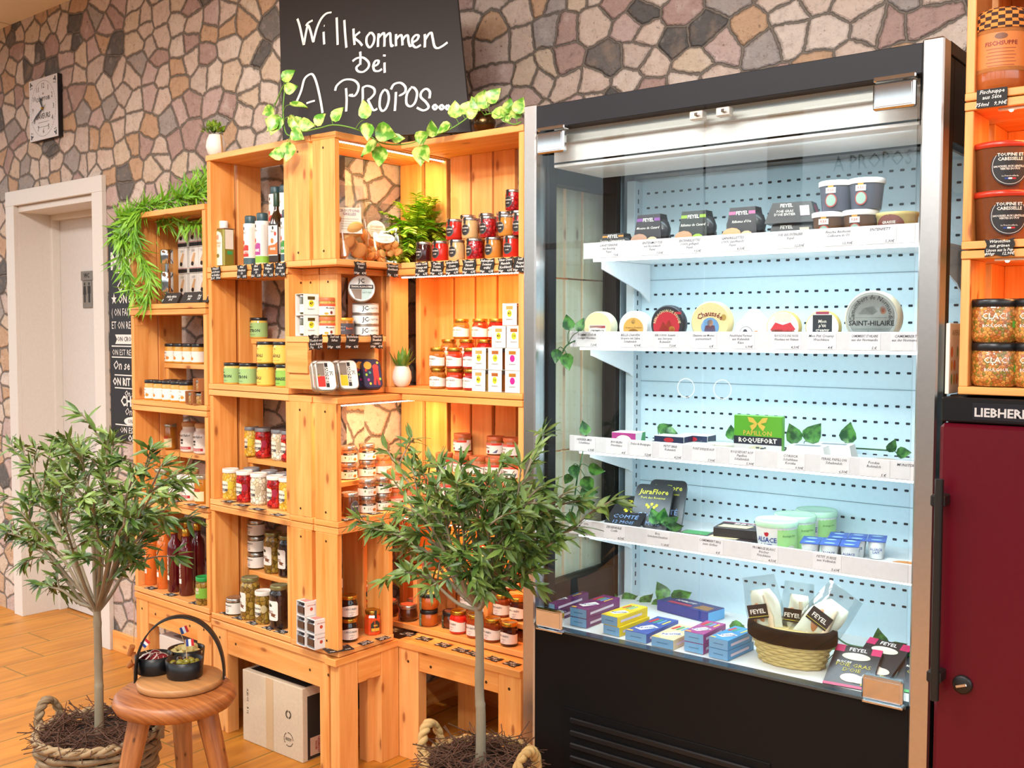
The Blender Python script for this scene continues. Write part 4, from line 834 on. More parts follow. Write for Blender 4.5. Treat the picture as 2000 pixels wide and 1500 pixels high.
flats('C', .391, ((747, 1224), (769, 1230), (796, 1238), (829, 1247), (866, 1259), (900, 1269), (926, 1276), (965, 1286), (1000, 1296)), 'along the right bench', .052, .036)
for i, px in enumerate((330, 366, 385, 397)):
    p = spot('A', px, LT[3], .012 if i < 2 else .0); w = .052 if i < 2 else .03
    t = thing('tent_card', ('wide black tent card nearest the garland', 'wide black tent card under the pepper mill', 'narrow black tent card under the truffle boxes', 'rightmost narrow black tent card under truffle boxes')[i], 'price sign', group='black tent cards'); t.matrix_world = Matrix.Translation(p) @ Matrix.Rotation(R(-3), 4, 'Z')
    m = MB(); m.add([(-w, 0, .001), (w, 0, .001), (w, .02, .04), (-w, .02, .04), (w, .04, .001), (-w, .04, .001)], [(0, 1, 2, 3), (3, 2, 4, 5), (1, 4, 2), (0, 3, 5), (0, 5, 4, 1)])
    part('card', m, pm('#2a1f18', .7), t); part('lettering', txt(('Pfeffer Mühle\n35-€', 'Reibe\n38€', 'Box\n12€', 'Messer\n22€')[i], .0125, .01, .2), CHALK, t, (0, .0085, .02), (R(-27), 0, 0))
# ------------------------------------------------------------------ tall stack
riser('step shelf holding the upper oil bottles', MRA, .66, .38, .125, .085, MT[3], .105)
row('A', MT[3], .02, 'top shelf', [('ocan', 438)], jit=.1, turn=.12); row('A', MT[3], .04, 'top shelf', [('oilr', 490)], turn=.25, jit=0)
row('A', MT[3], .015, 'top shelf', [('oilp', 513), ('noix', 541), ('oilg', 563)], turn=.25, jit=0)
row('A', MT[3] + .106, .13, 'standing behind on the step', [('oilr', 539), ('oilp', 557)], turn=.3, jit=0)
riser('step shelf holding a lone mayonnaise jar', MRA, .66, .38, .13, .08, MT[2], .155)
row('A', MT[2], .012, 'front row', [('mayo', 455), ('mayo', 485), ('aioli', 520), ('bearn', 557)], turn=-.1, jit=.08)
row('A', MT[2] + .074, .014, 'stacked above', [('aioli', 520), ('aioli', 552)], turn=.1, jit=.08)
row('A', MT[2] + .156, .135, 'on the step', [('mayo', 506)], turn=0, jit=.08)
riser('step shelf holding grey-lidded antipasti jars', MRA, .64, .40, .125, .085, MT[1], .135)
row('A', MT[1], .012, 'front', [('pyw', 451), ('prw', 478), ('pww', 506), ('prw', 538), ('pyw', 562)], jit=.15)
row('A', MT[1] + .136, .13, 'on step', [('pyg', 490), ('prg', 514), ('pwg', 546), ('prg', 565)], jit=.15)
row('A', MT[1], .075, 'under step', [('pyg', 492), ('prg', 527), ('pwg', 556)], jit=.15)
riser('step shelf holding the upper olive jars', MRA, .64, .40, .125, .085, MT[0], .135)
row('A', MT[0], .012, 'front row', [('tap', 459), ('olive', 489), ('olivew', 515), ('dolive', 546)], jit=.15)
row('A', MT[0] + .136, .128, 'on the step', [('olive', 534), ('dolive', 562)], jit=.15)
for k in range(3): row('A', MT[0] + .136 + k * .0585, .128, ('bottom of the stack', 'middle of the stack', 'top of the stack')[k] + ' beside upper olives', [('tap', 501)], jit=.15)
# ------------------------------------------------------------------ corner stack (faces right)
for k in range(3): row('A', MT[0] + .1 + k * .0585, .05, ('lowest', 'middle', 'highest')[k] + ' between the corner slats', [('tap', 614)], jit=.1)
solo('wood_block', MB().box(-.04, .04, -.04, .04, 0, .099), WOOD, 'pine block under tapenade jars between the corner slats', 'block', spot('A', 614, MT[0] + .0005, .081), (0, 0, 0))
for k in range(3): row('B', MT[0] + k * .0735, .115, ('bottom', 'middle', 'top')[k] + ' of back stack', [('jk', 652)], turn=-.5, jit=.08)
for k in range(2): row('B', MT[0] + k * .0735, .035, ('bottom', 'top')[k] + ' of front stack', [('jk', 682)], turn=-.5, jit=.08)
row('B', MT[0], .03, 'front pair', [('honey', 728)], turn=-.5, jit=0); row('B', MT[0], .1, 'behind the front one', [('honey', 724)], turn=-.5, jit=0)
row('B', MT[0] + .0805, .11, 'stacked behind', [('honey', 718)], turn=-.5, jit=0)
for k, (i, j, n) in enumerate(((0, 0, 'bottom layer, right'), (-1, 0, 'bottom layer, left'), (0, 1, 'middle layer, right'), (-1, 1, 'middle layer, left'), (-1, 2, 'top of the pile'))):
    p = spot('A', 619 + i * 19, MT[0] + .0006 + j * .0472, -.008 + (.012 if False else 0))
    put('boxed_confit', KIND['cube']['proto'], Matrix.Translation(p) @ Matrix.Rotation(R(82), 4, 'Z') @ KIND['cube']['S'], f'small white box with dark confit jar, {n}', 'box', 'white boxed confits')
riser('step shelf under the upper rillettes jars', MRB, .022, .196, .115, .1, MT[1], .1)
for k in range(2):
    row('B', MT[1] + .101 + k * .0545, .118, ('lower', 'upper')[k] + ' on step', [('ril', 680), ('ril', 717)], turn=-.4, jit=.1)
    row('B', MT[1] + k * .0545, .03, ('lower', 'upper')[k] + ' front', [('ril', 717), ('ril', 747)], turn=-.4, jit=.1)
    row('B', MT[1] + k * .0605, .05, ('lower', 'upper')[k] + ' at the inner corner', [('orc', 772)], turn=-.4, jit=.1)
row('B', MT[1] + .101, .12, 'on the step', [('orc', 748)], turn=-.4, jit=0); row('B', MT[1], .03, 'beside rillettes', [('brn', 684)], turn=-.5, jit=0)
row('B', MT[1], .05, 'alone near the olive tree', [('orc', 800)], turn=-.4, jit=0)
# protruding step shelf with mustard, cans and sardine tins
t = thing('step_shelf', 'step shelf with tuna cans above the sardine tins', 'shelf', group='wooden step shelves inside the crates'); t.matrix_world = MRB @ Matrix.Translation((-.012, .012, MT[2] + .0005))
part('shelf_board', MB().box(0, .235, 0, .212, .147, .165), WOOD, t); part('support', MB().box(.003, .021, .112, .21, .05, .147), WOOD, t); part('support', MB().box(.01, .03, .10, .208, 0, .05), WOOD, t); part('support', MB().box(.213, .231, .03, .2, 0, .147), WOOD, t)
SZ = MT[2] + .1662
for k in range(2):
    nm_ = ('lower', 'upper')[k]
    row('A', SZ + k * .0665, .0, nm_ + ' one of the pair', [('s47', 600)], turn=R(82), jit=.04); row('B', SZ + k * .0605, .075, nm_ + ' one of the pair', [('mou', 640)], turn=-.6, jit=.05)
row('B', SZ, .05, 'on the step', [('butter', 674)], turn=-.6, jit=0)
for k in range(3): row('B', SZ + k * .0353, .03, ('bottom', 'middle', 'top')[k] + ' of the stack', [('tuna', 714)], turn=-.45, jit=.06)
p = spot('B', 706, SZ + .107 + .043, .05)
t = put('tuna_can', KIND['tuna']['proto'] + [('lid_print', MB().lathe([(.0395, .0345), (0, .0345)], 28, caps=False).mesh(), pm('#e3e8e6', .4), 0), ('print', MB().add([(-.037, -.002, .0352), (.037, -.002, .0352), (.036, .011, .0352), (-.036, .011, .0352)], [(0, 1, 2, 3)]).mesh(), K1, 0), ('print', MB().add([(-.034, -.003, .0352), (0, -.003, .0352), (0, -.036, .0352), (-.02, -.033, .0352)], [(3, 2, 1, 0)]).mesh(), pm('#8a7a6c', .7), 0), ('print', MB().add([(0.001, -.003, .0352), (.037, -.003, .0352), (.02, -.033, .0352), (0.001, -.037, .0352)], [(3, 2, 1, 0)]).mesh(), pm('#b5cfcc', .6), 0),
    ('lettering', txt('JC', .02, .02), K1, 0, (0, .023, .0354), (R(-90), 0, 0)), ('lettering', txt('THON ALBACORE', .008, .03), PAPER, 0, (0, .0045, .0356), (R(-90), 0, 0)), ('lettering', txt('NATUREL', .007), pm('#3a6a66', .6), 0, (.017, -.014, .0355), (R(-90), 0, 0))],
    Matrix.Translation(p) @ Matrix.Rotation(R(48), 4, 'Z') @ Matrix.Rotation(R(84), 4, 'X') @ Matrix.Translation((0, 0, -.0175)), 'round tuna can leaning upright on the can stack', 'can')
def tin(label, px, d, rows_, face, cols, lets, z=MT[2]):
    p = spot('B', px, z, d); lean = 22
    t = thing('sardine_tin', label, 'tin', group='sardine tins leaning under the step shelf')
    t.matrix_world = Matrix.Translation(p + Vector((0, 0, .003))) @ Matrix.Rotation(R(90 - 26), 4, 'Z') @ Matrix.Rotation(R(-lean), 4, 'X')
    o = rrect(.062, .098, .017, 6); b = MB(); n = len(o)
    for (f0, y0, f1, y1) in ((.93, 0.0, 1.0, .002), (1.0, .002, .98, .003), (.98, .003, .98, .019), (.98, .019, 1.0, .02), (1.0, .02, .94, .022)):
        b.add([(x * f0, y0, z_ * f0 + .049) for x, z_ in o] + [(x * f1, y1, z_ * f1 + .049) for x, z_ in o], [(k, (k + 1) % n, n + (k + 1) % n, n + k) for k in range(n)], None, False)
    b.add([(x * .94, .022, z_ * .94 + .049) for x, z_ in o], [tuple(range(n))[::-1]])
    part('tin_body', b, cols[0], t); part('lid', flat_poly([(x * .93, z_ * .93) for x, z_ in o], -.0004, 0, .049), face, t)
    for pts, cx, cz, m_ in rows_: part('print', flat_poly(pts, -.0009, cx, cz), m_, t)
    for s_, size, x, z_, ang, m_ in lets: part('lettering', txt(s_, size, .02), m_, t, (x, -.0013, z_), (0, R(ang), 0))
    return t
TINM = pm('#b8b2a6', .3, .8); NAVY = pm('#1c1f48', .5); GREYP = pm('#7d6f62', .7)
def jc(label, px, d, col): return tin(label, px, d, [(rect(.023, .04), -.015, .068, GREYP), (rect(.023, .034), -.015, .03, pm(col, .5)), (rect(.01, .078), .003, .05, K1), (disc(.0045, .0055), -.022, .05, pm('#f0d84a', .5))], pm('#e9e2da', .5), (TINM,), [('SARDINES', .012, .003, .05, 90, PAPER), ('JC', .013, .017, .055, 90, K1)])
jc('sardine tin with red panel leaning in front, leftmost', 640, .002, '#c8281e'); jc('sardine tin with yellow panel leaning in front', 684, .002, '#eab71c')
jc('sardine tin leaning behind the red-panel tin', 632, .035, '#c8281e'); jc('sardine tin leaning behind the yellow-panel tin', 672, .035, '#eab71c')
def cosmic(label, px, d):
    mm = [(disc(.013, .013), -.013, .076, pm('#e8a23a', .5)), (disc(.010, .010), .012, .07, pm('#d03a3a', .5)), (rect(.018, .026), .012, .05, pm('#d8302c', .5)), ([(.004, .038), (.012, .038), (.008, .01), (.0, .012)], 0, 0, pm('#d8302c', .5)), ([(.012, .038), (.02, .038), (.022, .01), (.015, .01)], 0, 0, pm('#d8302c', .5))]
    for x, z_, c_ in ((-.02, .045, '#9ac83a'), (-.008, .052, '#3a9a8a'), (-.015, .028, '#d8288a'), (.023, .03, '#9ac83a'), (.02, .085, '#e8c83a'), (-.02, .06, '#d8302c'), (-.01, .015, '#e8c83a')): mm.append((disc(.0038, .0045, 10), x, z_, pm(c_, .5)))
    return tin(label, px, d, mm, NAVY, (pm('#3a3550', .35, .4),), [])
cosmic('navy tin with red figure and planets leaning in front', 731, .002); cosmic('navy planet tin leaning just behind another', 716, .035); cosmic('navy planet tin leaning farthest back', 702, .068)
# ------------------------------------------------------------------ crates beside the cabinet
riser('step shelf behind the small spread jars', MRC, -2.16, .29, .10, .11, MT[3], .085)
row('C', MT[3], .012, 'bottom front row', [('od', 828), ('or', 860), ('oc', 892), ('ox', 927), ('oo', 963), ('or', 999)], jit=.2)
row('C', MT[3] + .0645, .014, 'second tier', [('or', 887), ('oc', 918), ('ox', 953), ('oo', 989), ('ox', 1017)], jit=.2)
row('C', MT[3] + .086, .1, 'back row', [('or', 914), ('od', 950), ('ox', 985), ('od', 1012)], jit=.2)
row('C', MT[3] + .151, .1, 'highest', [('ox', 1003)], jit=.2)
riser('step shelf behind the chutney jars', MRC, -2.24, .37, .09, .12, MT[2], .09)
row('C', MT[2], .012, 'bottom row', [('eo', 855), ('er', 888), ('ed', 921)]); row('C', MT[2] + .0655, .012, 'second tier', [('eo', 855), ('er', 888), ('ed', 921)])
row('C', MT[2] + .091, .1, 'on the step', [('eo', 877), ('er', 912), ('ed', 947), ('ed', 979)]); row('C', MT[2] + .157, .1, 'topmost tier', [('eo', 901), ('er', 938), ('ed', 970)])
for k in range(3): row('C', MT[2] + k * .0665, .0 if k < 2 else .004, ('bottom', 'second', 'third')[k] + ' tier', [('s43', 946), ('s10', 978), ('spk', 1011)] if k < 2 else [('s43', 985), ('s10', 1014)], jit=.05)
row('C', MT[2] + .1998, .005, 'topmost', [('s43', 1006)], jit=0)
riser('step shelf behind the fish spread jars', MRC, -2.335, .46, .085, .125, MT[1], .125)
row('C', MT[1], .012, 'bottom', [('orf', 842), ('ors', 877), ('orf', 912), ('ors', 945), ('orf', 982)]); row('C', MT[1] + .0605, .012, 'second tier', [('orf', 842), ('ors', 877), ('orf', 912), ('ors', 945), ('orf', 980)])
row('C', MT[1] + .126, .09, 'on step', [('orf', 868), ('orf', 903), ('orc', 934), ('ors', 966), ('orf', 1000)]); row('C', MT[1] + .126, .15, 'behind', [('orf', 905), ('orf', 968), ('ors', 1003)])
row('C', MT[1] + .1865, .15, 'topmost', [('orf', 903), ('orf', 968), ('ors', 1000)])
riser('step shelf holding the squat terrine jars', MRC, -2.44, .34, .14, .16, MT[0], .175)
for k in range(3): row('C', MT[0] + .176 + k * .0555, .15, ('bottom', 'middle', 'top')[k] + ' of stack', [('sqr', 803)], turn=.1, jit=.1)
row('C', MT[0] + .176, .145, 'on the step', [('sqr', 843)], turn=.1, jit=.1)
row('C', MT[0], .16, 'beneath the step', [('sqr', 812)]); row('C', MT[0], .12, 'beneath the step', [('sqd', 882)])
row('C', MT[0], .09, 'front row', [('sqr', 760), ('sqr', 797), ('sqg', 838)], turn=.1, jit=.1); row('C', MT[0] + .0555, .09, 'stacked above', [('sqg', 838)])
for n_, z_, d_, dep in (('lower', .062, .155, .13), ('upper', .135, .225, .06)): riser(f'{n_} step shelf behind the jam jars', MRC, -2.08, .2, d_, dep, MT[0], z_)
row('C', MT[0], .09, 'front', [('jr', 895), ('jo', 928), ('jb', 962), ('jd', 995)]); row('C', MT[0] + .0625, .158, 'second tier', [('jr', 915), ('jo', 948), ('jb', 980), ('jd', 1012)])
row('C', MT[0] + .1355, .226, 'third tier', [('jr', 932), ('jo', 966), ('jb', 998)]); row('C', MT[0] + .2095, .226, 'topmost', [('jr', 950)])
# ------------------------------------------------------------------ glass-door refrigerated cabinet
CABW = pm('#cfe2ea', .4); CABG = pm('#9fb0b8', .4, .3); FRAME = pm('#0f0e10', .5, spec=.25); SHW = pm('#eceef0', .4)
X0, X1, YF, YB = -1.705, -.628, 2.215, 2.90
cab = thing('refrigerated_cabinet', 'tall black and steel refrigerated cabinet with two glass doors', 'refrigerator', (0, 0, 0))
part('post', MB().box(X0, -1.664, YF, YF + .05, .0, 2.0, .004), STEEL, cab); part('post', MB().box(-.672, X1, YF, YF + .05, 0, 2.0, .004), STEEL, cab)
part('header', MB().box(-1.664, -.672, YF + .004, YF + .05, 1.932, 1.994), pm('#1c1b20', .55, spec=.3), cab)
part('roof', MB().box(X0, X1, YF + .05, YB, 1.972, 2.0), BLACKP, cab)
part('soffit', MB().box(-1.64, -.69, YF + .05, YF + .06, 1.842, 1.972).box(-1.64, -.69, YF + .05, 2.50, 1.836, 1.85), pm('#f0edea', .45), cab)
part('blind_rail', MB().box(-1.60, -.72, YF + .035, YF + .05, 1.895, 1.915), pm('#bdb8b0', .4, .3), cab)
part('base_panel', MB().box(-1.664, -.672, YF + .004, YF + .03, .02, .598), pm('#0d0a09', .6, spec=.2), cab)
part('toe_kick', MB().box(-1.65, -.69, YF + .05, YF + .08, 0, .07), BLACKP, cab)
part('deck', MB().box(-1.655, -.68, YF + .03, 2.665, .58, .603), WHITEP, cab); part('sill', MB().box(-1.66, -.676, YF - .004, YF + .03, .598, .606), pm('#59666e', .25, .7), cab)
gr = part('grille', MB().box(-1.57, -.98, YF + .0005, YF + .006, .07, .40), pm('#080707', .6, spec=.2), cab)
for k in range(9): part('louvre', MB().box(-1.54, -1.02, YF - .010, YF + .003, .365 - k * .034, .381 - k * .034, .003), pm('#151212', .5, spec=.3), gr)
# perforated back
bk = part('back_panel', MB().box(-1.635, -.69, 2.665, 2.685, .60, 1.86), CABW, cab)
m = MB(); NX, zs = 33, [.70 + .0425 * i for i in range(28)]
for i, z in enumerate(zs):
    if i % 7 == 6: continue
    for k in range(NX):
        x = -1.585 + k * .0272; m.add([(x + a, 2.6643, z + b) for a, b in ((-.0055, -.0016), (-.0042, -.003), (.0042, -.003), (.0055, -.0016), (.0055, .0016), (.0042, .003), (-.0042, .003), (-.0055, .0016))], [tuple(range(8))])
part('slots', m, pm('#18222c', .8), bk, stuff=True)
m = MB()
for z in zs[6::7]: m.box(-1.635, -.69, 2.6625, 2.6645, z - .001, z + .001, 0)
part('panel_joint', m, pm('#8fa2ac', .6), bk, stuff=True)
up = part('upright', MB().box(-1.632, -1.605, 2.62, 2.665, .60, 1.84), pm('#c9d4da', .4), cab)
m = MB()
for k in range(44): m.box(-1.6052, -1.6042, 2.638, 2.643, .64 + k * .027, .654 + k * .027, 0)
part('slots', m, pm('#25303a', .7), up, stuff=True)
# side walls: framed glass
for nm_, xa, xb in (('left', X0 + .003, -1.655), ('right', -.668, X1 - .003)):
    fr = MB(); fr.box(xa, xb, YF + .05, YF + .085, .0, 1.972); fr.box(xa, xb, 2.60, 2.625, .6, 1.972); fr.box(xa, xb, YF + .085, 2.60, .6, .70); fr.box(xa, xb, YF + .085, 2.60, 1.80, 1.972); fr.box(xa, xb, YF + .085, YB, 0, .6)
    o = part('side_frame', fr, FRAME, cab); part('side_glass', MB().box((xa + xb) / 2 - .004, (xa + xb) / 2 + .004, YF + .085, 2.60, .70, 1.80, 0), GLASS, o)
    part('side_wall', MB().box(xa, xb, 2.625, YB, .6, 1.972), CABG, cab)
part('rear_wall', MB().box(-1.655, -.668, YB - .03, YB, 0, 1.972), CABG, cab)
# doors
for nm_, xa, xb, hx in (('left', -1.645, -1.1665, (-1.645, -1.558)), ('right', -1.1605, -.678, (-.765, -.678))):
    d = part('door', MB().box(xa, xb, YF - .004, YF + .004, .613, 1.93, 0), GLASS, cab)
    for z0, z1, fc in ((1.862, 1.918, CHROME), (.61, .662, pm('#8a5a34', .2, .8))):
        part('hinge', MB().box(hx[0], hx[1], YF - .022, YF - .0045, z0, z1, .004), CHROME, d)
        part('hinge_plate', MB().box(hx[0] + .006, hx[1] - .006, YF - .0235, YF - .0215, z0 + .006, z1 - .006, .001), CHROME, d)
    part('hinge_bar', MB().box(hx[0], hx[1], YF - .02, YF + .004, 1.921, 1.931, .002), CHROME, d); part('hinge_bar', MB().box(hx[0], hx[1], YF - .02, YF + .004, .600, .607, .002), CHROME, d)
    kx = xb - .040 if nm_ == 'left' else xa + .050
    m = MB(); rr = [(.022, 0), (.0225, .0008), (.0235, .0008), (.024, 0)]
    for k in range(28):
        a0, a1 = 2 * PI * k / 28, 2 * PI * (k + 1) / 28
        m.add([(kx + r_ * math.cos(a), YF - .0046, 1.264 + r_ * math.sin(a)) for r_, a in ((.0215, a0), (.0235, a0), (.0235, a1), (.0215, a1))], [(0, 1, 2, 3)])
    part('finger_hole', m, pm('#dfeeee', .2), d)
    lx = xb - .018 if nm_ == 'left' else xa + .045
    part('lock', MB().box(lx - .017, lx + .017, YF - .012, YF + .012, 1.898, 1.918, .002), pm('#cfc9c0', .3, .4), d); part('key', MB().box(lx + .0, lx + .01, YF - .02, YF - .012, 1.905, 1.912, .001), CHROME, d)
# shelves with price rails
SH = [1.60, 1.362, 1.077, .847]
for i, z in enumerate(SH):
    xl = -1.585 if i == 0 else -1.628
    s_ = part('shelf', MB().box(xl, -.692, 2.338, 2.655, z - .004, z + .006), SHW, cab)
    part('price_rail', MB().box(xl - .003, -.692, 2.330, 2.336, z - .006, z + .037, .001), pm('#e9e7ec', .3), s_)
    for xb in (-1.61, -.70):
        m = MB(); pts = [(2.40, z - .005), (2.655, z - .005), (2.655, z - .115), (2.60, z - .085), (2.40, z - .03)]; xa = max(xb, xl + .01)
        m.add([(xa, y, zz) for y, zz in pts] + [(xa + .004, y, zz) for y, zz in pts], [(0, 1, 2, 3, 4), (9, 8, 7, 6, 5)] + [(k, (k + 1) % 5, 5 + (k + 1) % 5, 5 + k) for k in range(5)]); part('bracket', m, SHW, s_)
    if i == 0 or 1:
        part('led_strip', MB().box(xl + .02, -.70, 2.345, 2.352, z - .013, z - .005, 0), LEDC, s_)
        l = bpy.data.lights.new('cabinet_led', 'AREA'); l.shape = 'RECTANGLE'; l.size = .86; l.size_y = .02; l.energy = 1.15; l.color = (.70, .91, 1)
        lo = bpy.data.objects.new('cabinet_led', l); COL.objects.link(lo); lo.location = (-1.15, 2.36, z - .018); lo.rotation_euler = (R(28), 0, 0)
l = bpy.data.lights.new('cabinet_led', 'AREA'); l.shape = 'RECTANGLE'; l.size = .86; l.size_y = .02; l.energy = 1.0; l.color = (.72, .92, 1)
lo = bpy.data.objects.new('cabinet_led', l); COL.objects.link(lo); lo.location = (-1.15, 2.30, 1.83); lo.rotation_euler = (R(28), 0, 0)
# price cards in the rails
PENC = pm('#45424f', .7); CARDP = pm('#f1eff4', .6)
rails = [(0, ((1190, 'LANDTERRINE,mit Riesling,Feyel', '7,5€'), (1275, 'ENTENMOUSSE,mit Knoblauch,Feyel', '7,50€'), (1348, 'ENTENRILLETTES,(100% geflügel),Feyel', '9,50€'), (1432, 'GANSRILLETTES,(100% Gansfleisch),Feyel', '8,50€'), (1545, 'FOIE GRAS ENTENLEBER,Feyel', '12,50€'), (1638, 'Frische Anchovis,Collioure in Öl', '13,90€'), (1720, 'ENTENFETT', '5,30€'))),
         (1, ((1147, 'TOMME COEUR,cremiger Weichkäse', '7,20€'), (1232, 'BELLE-CHAVEN,Gruyère mit Salbei,Schafsmilch', '4,90€'), (1300, 'REBLOCHON - Rohmilch,aus Savoyen,Rohmilch', '7,50€'), (1375, 'Chaussée aux Moines,pasteurisiert', '6,€'), (1448, 'Neufchatel Fermier,aus Kuhmilch,Käse', '6,90€'), (1537, 'ROUCOULONS NOIX,Weichkäse mit Walnuss', '4,50€'), (1605, 'Mon Ptit Creamy,Weichkäse', '4,€'), (1690, 'CAMEMBERT ST HILAIRE,aus der Normandie', '5,€'), (1770, 'CAMEMBERT,aus der Normandie', ''))),
         (2, ((1142, 'HERBIER-MIX,Schafskäse', '6,90€'), (1205, 'BOURSIN,Frischkäse', '4,€'), (1252, 'Delice de Bourgogne', '7,20€'), (1310, 'PETIT BRIE,Kuhmilch', '4,20€'), (1375, 'PONT EVEQUE AOP', '7,90€'), (1450, 'ROQUEFORT AOP,Papillon,Schafsmilch', '5,90€'), (1545, 'CORSICA,Schafskäse,Korsika', '9,90€'), (1630, 'PERAIL PAPILLON,Schafsmilch', '6,50€'), (1708, 'Fondue,Rohmilch', '5,€'), (1770, 'MUNSTER', ''))),
         (3, ((1135, 'COMTE - Jura,12 Monate', '8,20€'), (1200, 'ZIEGENKÄSE,Confit', '4,50€'), (1285, 'Brie,Geräucherte Entenbrust', '11,80€'), (1388, 'CAMEMBERT BBQ,zum Grillen', '8,€'), (1493, 'FROMAGE BLANC,frischer,Frischkäse', '4,50€'), (1615, 'PETIT SUISSE,aus Vollmilch', '3,60€')))]
for i, cs in rails:
    for j, (px, s_, pr) in enumerate(cs):
        z = SH[i] + .0155; p = ony(px, proj((-1.2, 2.33, z))[1], 2.3292); p = along(px, z, Vector((0, 2.3292, 0)), Vector((0, 1, 0)))
        t = thing('price_card', f'{ORD[j]} white handwritten card from left on the {("top", "second", "third", "lowest")[i]} cabinet shelf rail', 'price card', p, 0, 'price cards on the cabinet rails')
        c = part('card', MB().box(-.034, .034, 0, .0005, -.0195, .0195, 0), CARDP, t)
        for q, ln in enumerate(s_.split(',')):
            mm = txt(ln, .0085, .008, .25); ww = max(v.co.x for v in mm.vertices) - min(v.co.x for v in mm.vertices); o = part('lettering', mm, PENC, c, (-.002, -.0004, .012 - q * .0085)); o.scale.x = min(1, .06 / ww)
        if pr: part('lettering', txt(pr, .0085, .008, .25), PENC, c, (.02, -.0004, -.015))
# ---- top shelf: packs and tubs
def pos(px, z, y): return along(px, z, Vector((0, y, 0)), Vector((0, 1, 0)))
def sleeve_pack(label, px, y, w, hgt, col, cols2, l1, z=SH[0] + .0075, pic='#c08a6a', turn=0):
    t = thing('terrine_pack', label, 'pack', pos(px, z, y), R(turn), 'terrine packs on the top cabinet shelf'); B = pm('#17161a', .25)
    dsh = MB(); n = 18; a = w / 2
    dsh.lathe([(.030, .0), (.036, .004), (.046, hgt * .55), (.046, hgt * .62), (.040, hgt * .8), (.02, hgt * .95), (0, hgt * .96)], 24, c=(0, .034, 0), sxy=(w / .1 * 1.15, .5)); part('tray', dsh, B, t)
    m = MB(); pf = [(-a * .78, .0), (a * .78, 0)]
    v = [(-a * .92, 0, 0), (a * .92, 0, 0), (a * .68, .012, hgt), (-a * .68, .012, hgt), (a * .68, .046, hgt), (-a * .68, .046, hgt), (a * .92, .068, 0), (-a * .92, .068, 0)]
    m.add(v, [(0, 1, 2, 3), (3, 2, 4, 5), (5, 4, 6, 7)]); sl = part('sleeve', m, pm(col, .3), t)
    def on(x, f): return (x, .012 * f - .0006, hgt * f)
    def q(pts, c): part('print', MB().add([on(x, f) for x, f in pts], [tuple(range(len(pts)))]), pm(c, .35), sl)
    q([(-a * .9, .04), (a * .9, .04), (a * .88, .14), (-a * .88, .14)], cols2); q([(-a * .69, .9), (-a * .35, .9), (-a * .36, .82), (-a * .71, .82)], cols2); q([(a * .69, .9), (a * .35, .9), (a * .36, .82), (a * .71, .82)], cols2)
    q([(-a * .5 + .02 * 0 + .026 * math.cos(k * PI / 6), .33 + .17 * math.sin(k * PI / 6)) for k in range(12)], pic); q([(a * .3 + .016 * math.cos(k * PI / 5), .3 + .11 * math.sin(k * PI / 5)) for k in range(10)], '#d8b890' if cols2 != '#8aa82a' else '#9ab83a')
    tl = -math.atan2(.012, hgt)
    part('lettering', txt('FEYEL', .013, .02), PAPER, sl, (0, .012 * .84 - .0012, hgt * .85), (tl, 0, 0)); part('lettering', txt(l1, .009, .01, .25), PAPER, sl, (0, .012 * .64 - .0012, hgt * .64), (tl, 0, 0))
sleeve_pack('low black terrine pack with orange stripe, leftmost on top shelf', 1193, 2.36, .095, .055, '#1b1a1d', '#d98a2a', 'Terrine Campagnarde', pic='#1d1c20')
sleeve_pack('black mousse pack with purple foot on top shelf', 1262, 2.37, .1, .10, '#211c22', '#7a3a8a', 'Mousse de Canard', pic='#b88a70')
sleeve_pack('black rillettes pack with lime green foot on top shelf', 1350, 2.37, .1, .10, '#1d2420', '#8aa82a', 'Rillettes de Canard', pic='#d8906a')
sleeve_pack('black goose rillettes pack with pink foot on top shelf', 1445, 2.37, .1, .10, '#221c20', '#b85a8a', "Rillettes d'Oie", pic='#d8a070')
for j, (l1, c2, zz, f) in enumerate((('FOIE GRAS\nDE CANARD', '#d9a85a', 0, 1), ("FOIE GRAS\nD'OIE ENTIER", '#b8285a', .0515, -1))):
    t = thing('foie_gras_box', f'{("lower", "upper")[j]} tapered black foie gras box of the stacked pair', 'box', pos(1543, SH[0] + .0075 + zz, 2.36), R(8), 'stacked foie gras boxes')
    m = MB(); a0, a1 = (.062, .046); v = [(-a0, 0, 0), (a0, 0, 0), (a0, .075, 0), (-a0, .075, 0), (-a1, .012, .05), (a1, .012, .05), (a1, .063, .05), (-a1, .063, .05)]
    m.add(v, [(3, 2, 1, 0), (4, 5, 6, 7), (0, 1, 5, 4), (1, 2, 6, 5), (2, 3, 7, 6), (3, 0, 4, 7)]); part('carton', m, pm('#1d2124', .3), t)
    tl = -math.atan2(.012, .05)
    part('lettering', txt('FEYEL', .012, .02), PAPER, t, (-.012, .010, .042), (tl, 0, 0)); part('lettering', txt(l1, .0085, .01), PAPER, t, (-.014, .004, .024), (tl, 0, 0))
    part('print', MB().add([(.02, .0085 - .001, .04), (.042, .0085 - .001, .04), (.046, .003 - .001, .016), (.024, .003 - .001, .016)], [(3, 2, 1, 0)]), pm('#e6d0b8' if j == 0 else '#e8c8cc', .4), t)
    part('print', MB().add([(a0 + .0002, .02, .004), (a0 + .0002, .055, .004), (a1 + .0012, .05, .046), (a1 + .0012, .025, .046)], [(0, 1, 2, 3)]), pm(c2, .4), t)
TUBW = pm('#eeeae6', .35)
